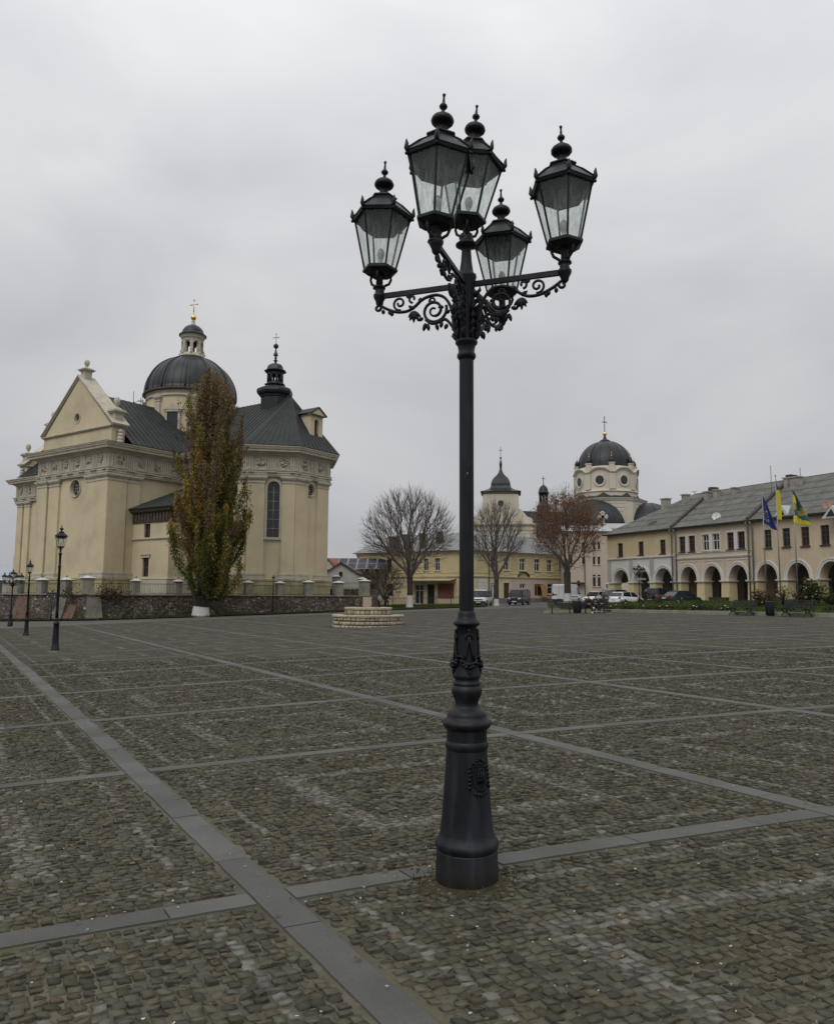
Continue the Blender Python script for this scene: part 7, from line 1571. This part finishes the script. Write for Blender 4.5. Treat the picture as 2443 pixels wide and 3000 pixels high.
    for s in (-1,1):
        y0=s*hw*.52;y1=s*hw*.86; m=MB(T); m.add([(L_-.02+.02,y0,zn-.11),(L_-.10,y1,zn-.10),(L_-.14,y1,zn+.08),(L_-.03,y0,zn+.07),(L_-.25,y0,zn-.11),(L_-.3,y1,zn-.10),(L_-.35,y1,zn+.08),(L_-.25,y0,zn+.07)],[(0,1,2,3),(3,2,6,7),(1,5,6,2),(0,4,5,1)]); m.build('headlight',M_hl,t)
        m=MB(T); m.box(-.015,.12,min(s*hw*.72,s*hw*.93),max(s*hw*.72,s*hw*.93),(.75 if not van else .95),(.93 if not van else 1.35)); m.build('tail_light',M_tl,t)
        m=MB(T); xm=gh['out'][-1][0]-.35; m.box(xm-.07,xm+.07,min(s*hw*.98,s*(hw+.16)),max(s*hw*.98,s*(hw+.16)),belt+.0,belt+.15); m.build('mirror',bump_ if bump_ else body,t)
    for (xa,xb) in ((-.06,.20),(L_-.20,L_+.06)):
        m=MB(T); m.box(xa,xb,-hw*.93,hw*.93,.24,.50 if not van else .56); m.build('bumper',bump_ or body,t)
    m=MB(T); m.box(L_+.055,L_+.075,-.26,.26,.36,.47); m.build('number_plate',M_plt,t); m=MB(T); m.box(-.08,-.058,-.26,.26,.62 if not spare else .5,.73 if not spare else .6); m.build('number_plate',M_plt,t)
    m=MB(T); m.box(L_-.01,L_+.03,-hw*.48,hw*.48,zn-.06,zn+.05); m.build('grille',M_plas,t)
    if spare: m=MB(T); vs=[(y_,.15+.36*cos(2*pi*k/20),1.0+.36*sin(2*pi*k/20)) for y_ in (-.28,-.02) for k in range(20)]; m.add(vs,[(k,(k+1)%20,20+(k+1)%20,20+k) for k in range(20)]+[tuple(range(20)),tuple(range(20,40))]); m.build('spare_wheel',M_ps,t)
    return t
def cp(px,D): q=gD(px,D); return (q.x,q.y)
sed=[(0,.72,.80),(.12,.93,.92),(.9,.96,.99),(1.3,.93,1),(2.2,.90,1),(3.1,.92,.99),(3.5,.86,.97),(4.05,.74,.90),(4.25,.62,.80)]
G_s=dict(belt=.90,out=[(.55,.93),(1.15,1.34),(1.5,1.45),(2.3,1.47),(2.75,1.40),(3.35,.90)],pillars=[((.62,.95),(1.2,1.36),.12),((1.95,.92),(1.92,1.44),.09),((3.28,.92),(2.72,1.40),.08)])
car(cp(1748,95),226,'white four-door saloon parked nose-left behind the seated people','parked_car',M_pw,4.25,1.72,1.48,sed,G_s,(.78,3.42),.30)
hat=[(0,.75,.84),(.08,.98,.93),(.7,1.0,1),(1.4,.97,1),(2.4,.94,1),(3.2,.93,.99),(3.6,.86,.96),(4.1,.72,.88),(4.3,.60,.78)]
G_h=dict(belt=.94,out=[(.10,1.02),(.45,1.38),(.8,1.46),(1.9,1.49),(2.5,1.43),(3.35,.94)],pillars=[((.35,1.0),(.62,1.40),.30),((1.95,.95),(1.85,1.46),.08),((3.28,.95),(2.5,1.42),.07)])
car(cp(1836,86),55,'white hatchback parked nose-right behind the walking man','parked_car',M_pw,4.3,1.80,1.50,hat,G_h,(.80,3.42),.31,zoff=-.12)
suv=[(0,.85,.92),(.05,1.05,.97),(.9,1.08,1),(2.0,1.06,1),(3.0,1.04,1),(3.4,1.0,.98),(3.95,.90,.92),(4.1,.78,.86)]
G_v=dict(belt=1.05,out=[(.06,1.08),(.22,1.62),(.5,1.70),(2.0,1.72),(2.5,1.64),(3.1,1.05)],pillars=[((.2,1.06),(.35,1.66),.30),((1.05,1.06),(1.05,1.68),.10),((2.0,1.06),(1.95,1.68),.09),((3.0,1.06),(2.5,1.62),.08)])
car(cp(1938,79.5),50,'dark grey off-road car with spare wheel on its back door','parked_car',M_ps,4.1,1.75,1.73,suv,G_v,(.75,3.25),.35,spare=True,bump_=M_plas)
car(cp(1994,77.5),64,'dark green low saloon parked in front of the arcade piers','parked_car',M_pg,4.4,1.70,1.42,[(x*1.03,z_*.97,k) for x,z_,k in sed],dict(belt=.88,out=[(.55,.90),(1.15,1.30),(1.5,1.39),(2.3,1.41),(2.75,1.35),(3.45,.87)],pillars=[((.7,.92),(1.25,1.32),.22),((1.95,.9),(1.92,1.39),.07),((3.36,.9),(2.74,1.35),.06)]),(.80,3.55),.29)
car(cp(1815,89),52,'black car mostly hidden behind the white hatchback','parked_car',M_pb,4.4,1.80,1.62,hat,dict(belt=.98,out=[(.10,1.05),(.45,1.5),(.8,1.58),(1.9,1.62),(2.5,1.55),(3.35,.98)],pillars=[((.35,1.0),(.62,1.52),.30),((1.95,.98),(1.85,1.58),.08)]),(.80,3.42),.31)
van=[(0,1.02,.97),(.05,1.08,.99),(1.0,1.08,1),(3.4,1.08,1),(3.8,1.06,.99),(4.3,.98,.95),(4.6,.82,.90),(4.72,.70,.86)]
G_t=dict(belt=1.08,out=[(.03,1.10),(.10,1.82),(.3,1.90),(3.0,1.92),(3.3,1.84),(4.15,1.04)],pillars=[((.1,1.08),(.16,1.86),.16),((1.5,1.08),(1.5,1.88),.10),((2.75,1.08),(2.75,1.88),.10),((4.0,1.08),(3.35,1.82),.09)])
car(cp(1412,97),196,'white passenger van parked just right of the lamp column','parked_van',M_pw,4.75,1.84,1.93,van,G_t,(.95,3.75),.32,van=True,bump_=M_plas)
car(cp(1520,97),202,'dark aubergine van parked facing the square, right of the forked tree','parked_van',M_pd,4.75,1.88,1.90,van,G_t,(.95,3.75),.33,van=True)
big=[(0,1.15,.98),(.05,1.2,1),(3.6,1.2,1),(4.2,1.18,1),(4.8,1.08,.96),(5.3,.92,.9),(5.45,.75,.86)]
t=car(cp(1661,101),33,'white panel van seen from the rear behind the rust-leaved tree','parked_van',M_pw,5.5,1.98,2.48,big,dict(belt=1.2,solid=True,out=[(.02,1.2),(.05,2.3),(.25,2.46),(3.9,2.48),(4.2,2.35),(4.95,1.2)],pillars=[]),(1.0,4.4),.34,van=True,bump_=M_plas)
c=cp(1661,101); z=gz(*c); T0=Fr(c,33,z)
for s in (-1,1): m=MB(lambda x,y,zz:T0(x-2.75,y,zz)); m.add([(4.05,s*1.0,1.35),(4.85,s*1.0,1.3),(4.3,s*.965,2.15),(4.05,s*.965,2.15)],[(0,1,2,3)]); m.build('cab_window',M_gl,t,fix=False)
m=MB(lambda x,y,zz:T0(x-2.75,y,zz)); m.add([(-.03,-.012,.55),(-.03,.012,.55),(.03,.012,2.4),(.03,-.012,2.4)],[(0,1,2,3)]); m.box(-.05,-.02,-.75,-.25,1.05,1.17); m.build('door_seam',M_plas,t)
m=MB(lambda x,y,zz:T0(x-2.75,y,zz)); m.box(1.0,4.0,.985,1.0,.85,.93); m.box(1.0,4.0,-1.0,-.985,.85,.93); m.build('side_moulding',M_plas,t)
# ---------------------------------------------------------------- people
M_skin=mat('skin',(.36,.22,.16),.6,.1,10); M_hair=mat('dark_hair',(.025,.018,.014),.8,.2,20)
def skinned(name,pts,edges,rad,mt,parent,loc,sub=1,root=0):
    me=bpy.data.meshes.new(name); me.from_pydata(pts,edges,[]); o=bpy.data.objects.new(name,me); C.objects.link(o); o.parent=parent
    md=o.modifiers.new('skin','SKIN'); 
    if not me.skin_vertices: me.attributes
    sv=me.skin_vertices[0].data if me.skin_vertices else None
    if sv is None:
        bpy.context.view_layer.objects.active=o; bpy.ops.mesh.customdata_skin_add() ; sv=me.skin_vertices[0].data
    for i,r_ in enumerate(rad): sv[i].radius=(r_,r_) if not isinstance(r_,tuple) else r_; sv[i].use_root=(i==root)
    md.use_smooth_shade=True; md.branch_smoothing=.3; s=o.modifiers.new('sub','SUBSURF'); s.levels=sub; s.render_levels=sub; me.materials.append(mt); return o
def person(c,az,label,J,top,legs,shoe,hair=M_hair,cap=None,zoff=0.0,group=None,long_=0.0):
    """J: joint dict in local coords x=right, y=forward, z=up"""
    z=gz(*c)+zoff; t=thing('person',label,'person',(c[0],c[1],z),R(-az),group)
    V=[];E_=[];Rr=[];ix={}
    def add(n,p,r_,par=None):
        ix[n]=len(V); V.append(p); Rr.append(r_)
        if par: E_.append((ix[par],ix[n]))
    add('pelvis',J['pelvis'],(.13,.10)); add('waist',J['waist'],(.12,.09),'pelvis'); add('chest',J['chest'],(.15,.10),'waist'); add('neckb',J['neckb'],(.07,.065),'chest'); add('neck',J['neck'],(.052,.055),'neckb'); add('head',J['head'],(.072,.085),'neck'); 
    hd=Vector(J['head']); add('crown',tuple(hd+Vector((0,.0,.10))),(.07,.08),'head')
    for s in 'LR':
        add('sh'+s,J['sh'+s],.062,'chest'); add('el'+s,J['el'+s],.043,'sh'+s); add('wr'+s,J['wr'+s],.028,'el'+s); 
        w=Vector(J['wr'+s]); e=Vector(J['el'+s]); d=(w-e).normalized(); p=w+d*.05; add('pm'+s,tuple(p),(.036,.016),'wr'+s)
        sd=d.cross(Vector((0,0,1))); sd=sd.normalized() if sd.length>.05 else Vector((0,1,0))
        for k in range(4):
            off=sd*(.024-.016*k); l=(.070,.080,.075,.058)[k]; q=p+off+d*.035; add(f'f{k}{s}',tuple(q),.0095,'pm'+s); add(f'g{k}{s}',tuple(q+d*l*.5+Vector((0,0,-.012))),.0085,f'f{k}{s}'); add(f'h{k}{s}',tuple(q+d*l*.85+Vector((0,0,-.032))),.0075,f'g{k}{s}')
        q=p+sd*.035-d*.01; add('t0'+s,tuple(q),.011,'pm'+s); add('t1'+s,tuple(q+sd*.018+d*.035),.009,'t0'+s)
        add('hp'+s,J['hp'+s],.085,'pelvis'); add('kn'+s,J['kn'+s],.056,'hp'+s); add('an'+s,J['an'+s],.036,'kn'+s); an=Vector(J['an'+s]); f=Vector(J.get('toe'+s,(0,1,0))).normalized(); add('tb'+s,tuple(an+f*.12+Vector((0,0,-.05))),.032,'an'+s)
    body=skinned('body',V,E_,Rr,M_skin,t,None)
    # face
    fw=Vector(J.get('face',(0,1,0))).normalized(); rt=Vector((fw.y,-fw.x,0)); m=MB(); hc=hd+Vector((0,0,.04))
    m.tube([tuple(hc+fw*.082+Vector((0,0,.015))),tuple(hc+fw*.108-Vector((0,0,.015))),tuple(hc+fw*.085-Vector((0,0,.028)))],[.007,.013,.008],6)
    for s in (-1,1): m.ball(tuple(hc+rt*s*.078),.022,6,4,(.5,.8,1.2))
    m.build('nose_and_ears',M_skin,t,world=False)
    for s in (-1,1): m=MB(); m.ball(tuple(hc+fw*.080+rt*s*.03+Vector((0,0,.02))),.010,6,4); m.build('eye',M_hair,t,world=False)
    m=MB(); m.tube([tuple(hc+fw*.083-rt*.022-Vector((0,0,.045))),tuple(hc+fw*.09-Vector((0,0,.047))),tuple(hc+fw*.083+rt*.022-Vector((0,0,.045)))],.004,5); m.build('mouth',mat('lips',(.25,.10,.09)),t,world=False)
    hb=MB(); hb.ball(tuple(hc-fw*.018+Vector((0,0,.045))),.103,12,8,(.86,.98,.88)); hb.build('cap' if cap else 'hair',cap or hair,t,world=False)
    if cap: hb=MB(); q=hc+fw*.10+Vector((0,0,.055)); hb.ball(tuple(q),.06,10,4,(1,.9,.15)); hb.build('cap_peak',cap,t,world=False)
    # jacket and trousers
    V=[];E_=[];Rr=[];ix={}
    add('pelvis',J['pelvis'],(.165,.135)); add('waist',J['waist'],(.155,.13),'pelvis'); add('chest',J['chest'],(.19,.14),'waist'); add('neckb',J['neckb'],(.085,.08),'chest')
    if long_: add('hem',tuple(Vector(J['pelvis'])+Vector((0,0,-long_))),(.18,.15),'pelvis')
    for s in 'LR': add('sh'+s,J['sh'+s],.088,'chest'); add('el'+s,J['el'+s],.066,'sh'+s); w=Vector(J['wr'+s]); e=Vector(J['el'+s]); add('cf'+s,tuple(e+(w-e)*.93),.048,'el'+s)
    skinned('jacket',V,E_,Rr,top,t,None)
    V=[];E_=[];Rr=[];ix={}
    add('pelvis',J['pelvis'],(.145,.125))
    for s in 'LR': add('hp'+s,J['hp'+s],.102,'pelvis'); add('kn'+s,J['kn'+s],.076,'hp'+s); k=Vector(J['kn'+s]); a=Vector(J['an'+s]); add('cu'+s,tuple(k+(a-k)*.92),.058,'kn'+s)
    skinned('trousers',V,E_,Rr,legs,t,None)
    for s in 'LR':
        an=Vector(J['an'+s]); f=Vector(J.get('toe'+s,(0,1,0))).normalized(); m=MB(); m.tube([tuple(an-f*.07-Vector((0,0,.035))),tuple(an+f*.0-Vector((0,0,.03))),tuple(an+f*.12-Vector((0,0,.05))),tuple(an+f*.19-Vector((0,0,.06)))],[.04,.055,.048,.030],8); m.build('shoe',shoe,t,world=False)
    return t
M_navy=mat('navy_cloth',(.018,.020,.032),.9,.2,6); M_blk=mat('black_cloth',(.012,.012,.013),.9,.2,6); M_mar=mat('dark_maroon_cloth',(.035,.016,.018),.9,.2,6); M_gry=mat('light_grey_cloth',(.33,.36,.37),.9,.15,6); M_shw=mat('white_shoe',(.62,.62,.62),.6,.05,6)
walk=dict(pelvis=(0,0,.95),waist=(0,.03,1.10),chest=(0,.07,1.32),neckb=(0,.11,1.46),neck=(0,.13,1.52),head=(0,.17,1.60),shL=(-.19,.07,1.40),shR=(.19,.07,1.40),elL=(-.26,-.10,1.14),elR=(.26,.22,1.16),wrL=(-.25,-.05,.90),wrR=(.24,.46,1.05),hpL=(-.09,0,.90),hpR=(.09,0,.90),knL=(-.10,.20,.50),knR=(.10,.02,.48),anL=(-.10,.32,.09),anR=(.10,-.34,.13),face=(0,1,-.15))
g_=cp(1889,75); wm=person(g_,78,'man in dark coat and cap striding right past the white hatchback',walk,M_navy,M_blk,M_blk,cap=M_blk,long_=.12)
m=MB(); T0=Fr(g_,78,gz(*g_)); m.T=lambda x,y,z:T0(y,x,z); m.box(-.16,.16,-.30,-.12,1.02,1.42); o=m.build('shoulder_bag',M_blk); tag(o,'black backpack on the back of the striding man','bag')
def sit(dx,legx,crossed=False,lean=0):
    return dict(pelvis=(0,0,.52),waist=(0,-.01,.66),chest=(0,.02+lean,.88),neckb=(0,.05+lean,1.03),neck=(0,.07+lean,1.08),head=(0,.10+lean,1.17),shL=(-.18,.02+lean,.97),shR=(.18,.02+lean,.97),elL=(-.24,.10+lean,.72),elR=(.24,.10+lean,.72),wrL=(-.06,.26,.68),wrR=(.07,.27,.68),hpL=(-.09,.04,.50),hpR=(.09,.04,.50),knL=(-.14,.44,.54),knR=(.12,.44,.60 if crossed else .54),anL=(-.13,.46,.09),anR=(-.14 if crossed else .13,.78 if crossed else .48,.42 if crossed else .09),face=(0,1,-.3))
bo=origin_of(b4)
for dx,lab,top,hr,sh_,cr_,ln in ((-.52,'left one of three people on the bench, maroon top and white shoes',M_mar,M_hair,M_shw,True,.05),(.02,'middle one of three people on the bench, dark top, looking down',M_navy,M_hair,M_blk,False,.12),(.52,'right one of three people on the bench, navy jacket',M_navy,M_hair,M_blk,False,.0)):
    q=(bo.x+dx*.95,bo.y-.22-dx*.05); person(q,185+dx*20,lab,sit(0,0,cr_,ln),top,M_blk,sh_,hair=hr,group=None)
stand=dict(pelvis=(0,0,.93),waist=(0,.0,1.08),chest=(0,.02,1.30),neckb=(0,.03,1.43),neck=(0,.04,1.49),head=(0,.06,1.57),shL=(-.18,.0,1.38),shR=(.18,.0,1.38),elL=(-.25,.02,1.10),elR=(.25,.02,1.10),wrL=(-.24,.16,.88),wrR=(.24,.14,.88),hpL=(-.09,0,.88),hpR=(.09,0,.88),knL=(-.12,.12,.48),knR=(.12,-.02,.48),anL=(-.13,.10,.09),anR=(.14,-.22,.12),face=(0,1,-.1))
person(cp(1111,86),215,'person in light grey top walking on the lawn beyond the stone plinth',stand,M_gry,M_blk,M_blk)
st2=dict(stand); st2.update(anL=(-.26,.05,.09),anR=(.26,.05,.09),knL=(-.19,.06,.48),knR=(.19,.06,.48),wrL=(-.45,.1,1.0),elL=(-.34,.05,1.15))
person(cp(1133,86),195,'person in black standing legs apart under the small bare tree',st2,M_blk,M_blk,M_blk)
person(cp(1766,104),30,'distant person in dark clothes behind the white saloon roof',stand,M_navy,M_blk,M_blk)
# ---------------------------------------------------------------- houses beyond the wall
M_redt=mat('red_tile_roof',(.20,.075,.050),.9,.25,1.2,.4,14,.03); M_wr=mat('grey_white_render',(.58,.57,.54),.9,.14,.5,.3,15,.02,streak=.35,stain=(.3,.29,.26))
hx=lambda px,D:ray(px,1700).x/ray(px,1700).y*D
t=thing('gabled_house','whitewashed house with one small gable window and red roof','house',(hx(1000,103),103,.2)); D=103; zf=lambda py:atD(1000,py,D).z
xa,xm,xb=hx(948,D),hx(998,D),hx(1045,D); ze1,zm,ze2=zf(1681),zf(1648),zf(1676)
m=MB(); a,b=hx(994,D),hx(1003,D); z0,z1=zf(1689),zf(1675)
P=wall(m,(xa,D),(xb,D),-.5,min(ze1,ze2),[],.2)
m.quad((xa,D,min(ze1,ze2)),(xb,D,min(ze1,ze2)),(xb,D,ze2),(xm,D,zm)); m.quad((xa,D,min(ze1,ze2)),(xm,D,zm),(xa,D,ze1)); m.quad((xb,D,-.5),(xb,D+9,-.5),(xb,D+9,ze2),(xb,D,ze2)); m.quad((xa,D,-.5),(xa,D+9,-.5),(xa,D+9,ze1),(xa,D,ze1)); m.build('wall',M_wr,t,fix=False)
window_part(t,lambda s,z,d:(a+s,D-.10+d,z0+z),b-a,z1-z0,M_brn,'window',((.5,),(.5,)),.05)
m=MB(); m.slab([(xa-.3,D-.3,ze1-.15),(xa-.3,D+9,ze1-.15),(xm,D+9,zm+.1),(xm,D-.3,zm+.1)],-.14); m.build('roof',M_redt,t,fix=False); m=MB(); m.slab([(xb+.3,D-.3,ze2-.15),(xb+.3,D+9,ze2-.15),(xm,D+9,zm+.1),(xm,D-.3,zm+.1)],.14); m.build('roof',mat('dark_tile_roof',(.06,.06,.062),.8,.2,2),t,fix=False)
D=118; t=thing('red_roofed_house','red-roofed house with solar panels behind the whitewashed gable','house',(hx(990,D),D,.2)); zt,zl=atD(1000,1634,D).z,atD(1000,1668,D).z; xa,xb=hx(940,D),hx(1052,D)
m=MB(); m.box(xa,xb,D,D+9,-.5,zl); m.build('wall',M_wr,t); m=MB(); m.slab([(xa,D-.4,zl-.2),(xb,D-.4,zl-.2),(xb,D+4.5,zt),(xa,D+4.5,zt)],-.15); m.slab([(xa,D+9.4,zl-.2),(xb,D+9.4,zl-.2),(xb,D+4.5,zt),(xa,D+4.5,zt)],.15); m.build('roof',M_redt,t,fix=False)
rp_=lambda x,f,o=.14:(x,D-.4+4.9*f-.02,zl-.2+(zt-zl+.2)*f+o)
M_sol=mat('solar_cell',(.012,.015,.026),.45,.1,3,spec=.25); M_alu=mat('panel_frame',(.35,.36,.37),.4,.1,5,metal=.4)
x0=hx(986,D)
for k in range(5):
    for r_ in range(2):
        xa_=x0+k*.98*1.55; xb_=xa_+1.42; f0,f1=.06+.47*r_,.50+.47*r_; m=MB(); m.slab([rp_(xa_,f0),rp_(xb_,f0),rp_(xb_,f1),rp_(xa_,f1)],-.05); o=m.build('solar_panel',M_alu,t,fix=False); m=MB(); m.quad(rp_(xa_+.06,f0+.01,.2),rp_(xb_-.06,f0+.01,.2),rp_(xb_-.06,f1-.01,.2),rp_(xa_+.06,f1-.01,.2)); m.build('solar_cells',M_sol,o,fix=False)
m=MB(); xq=hx(962,D); m.add([(xq-1.6,D-1.2,zl-.1),(xq+1.6,D-1.2,zl-.1),(xq,D-1.2,zt-.3)],[(0,1,2)]); m.build('dormer_gable',M_wr,t,fix=False); m=MB(); m.slab([(xq-1.9,D-1.4,zl-.3),(xq-1.9,D+3,zl-.3),(xq,D+3.6,zt-.15),(xq,D-1.4,zt-.15)],-.12); m.slab([(xq+1.9,D-1.4,zl-.3),(xq+1.9,D+3,zl-.3),(xq,D+3.6,zt-.15),(xq,D-1.4,zt-.15)],.12); m.build('dormer_roof',M_redt,t,fix=False)
D=112; t=thing('low_house','low house with pale blue-grey tin roof at the far left edge','house',(hx(5,D),D,-.5)); zl,zt=atD(10,1700,D).z,atD(10,1652,D).z; xa,xb=hx(-160,D),hx(46,D)
m=MB(); m.box(xa,xb,D,D+8,-2.5,zl); m.build('wall',M_wr,t); m=MB(); m.slab([(xa,D-.5,zl-.1),(xb,D-.5,zl-.1),(xb,D+4,zt),(xa,D+4,zt)],-.1); m.slab([(xa,D+8.5,zl-.1),(xb,D+8.5,zl-.1),(xb,D+4,zt),(xa,D+4,zt)],.1); seams(m,(xa,D-.5,zl-.1),(xb,D-.5,zl-.1),(xa,D+4,zt),(xb,D+4,zt),.6); m.build('roof',mat('blue_grey_tin',(.30,.34,.38),.4,.12,1),t,fix=False)
m=MB(); xq=hx(30,D); m.box(xq-.5,xq+.5,D+1.5,D+2.3,zl,atD(30,1625,D).z); m.build('chimney',M_wr,t)
# low iron fence before the shop front
a,b=Vector(cp(1150,104)),Vector(cp(1372,106)); t=thing('iron_fence','low dark iron fence before the shop front of the yellow building','fence',(a.x,a.y,gz(a.x,a.y))); m=MB(); L_=(b-a).length; k=int(L_/.22)
for i in range(k+1): p=a+(b-a)*i/k; z=gz(p.x,p.y); m.tube([(p.x,p.y,z),(p.x,p.y,z+1.25)],.018,4,False)
for zz in (.25,1.0): m.tube([(a.x,a.y,gz(a.x,a.y)+zz),(b.x,b.y,gz(b.x,b.y)+zz)],.025,4)
m.build('railing_panel',M_ironb,t,fix=False)
m=MB(); 
for i in range(0,k+1,9): p=a+(b-a)*i/k; z=gz(p.x,p.y); m=MB(); m.box(p.x-.05,p.x+.05,p.y-.05,p.y+.05,z,z+1.4); m.build('post',M_ironb,t)
g=gD(1346,101); t=thing('lamp_pole','thin dark pole beside the lamp column in front of the yellow building','pole',tuple(g)); m=MB(); tz=atD(1346,1688,101).z; m.tube([tuple(g),(g.x,g.y,tz)],.07,6); m.build('pole',M_ironb,t)
# distant belt of trees and houses closing the horizon
def belt():
    P=[];K=[]
    for k in range(26000):
        a=RNG.uniform(-1.2,1.2); D=RNG.uniform(330,380); x=D*math.tan(a*.75) if abs(a)<1.3 else 0; h=4+3.2*math.sin(a*9)+2.2*math.sin(a*23+1); P.append((x,D,2+RNG.uniform(-2,max(1,h)))); K.append((.06,.055,.042) if RNG.random()<.6 else (.045,.05,.035))
    o=leafcloud('distant_trees',P,3.2,np.array(K)*RNG.uniform(.7,1.3,(len(K),1))); tag(o,'far dark belt of leafless trees along the horizon','trees',kind='stuff')
belt()
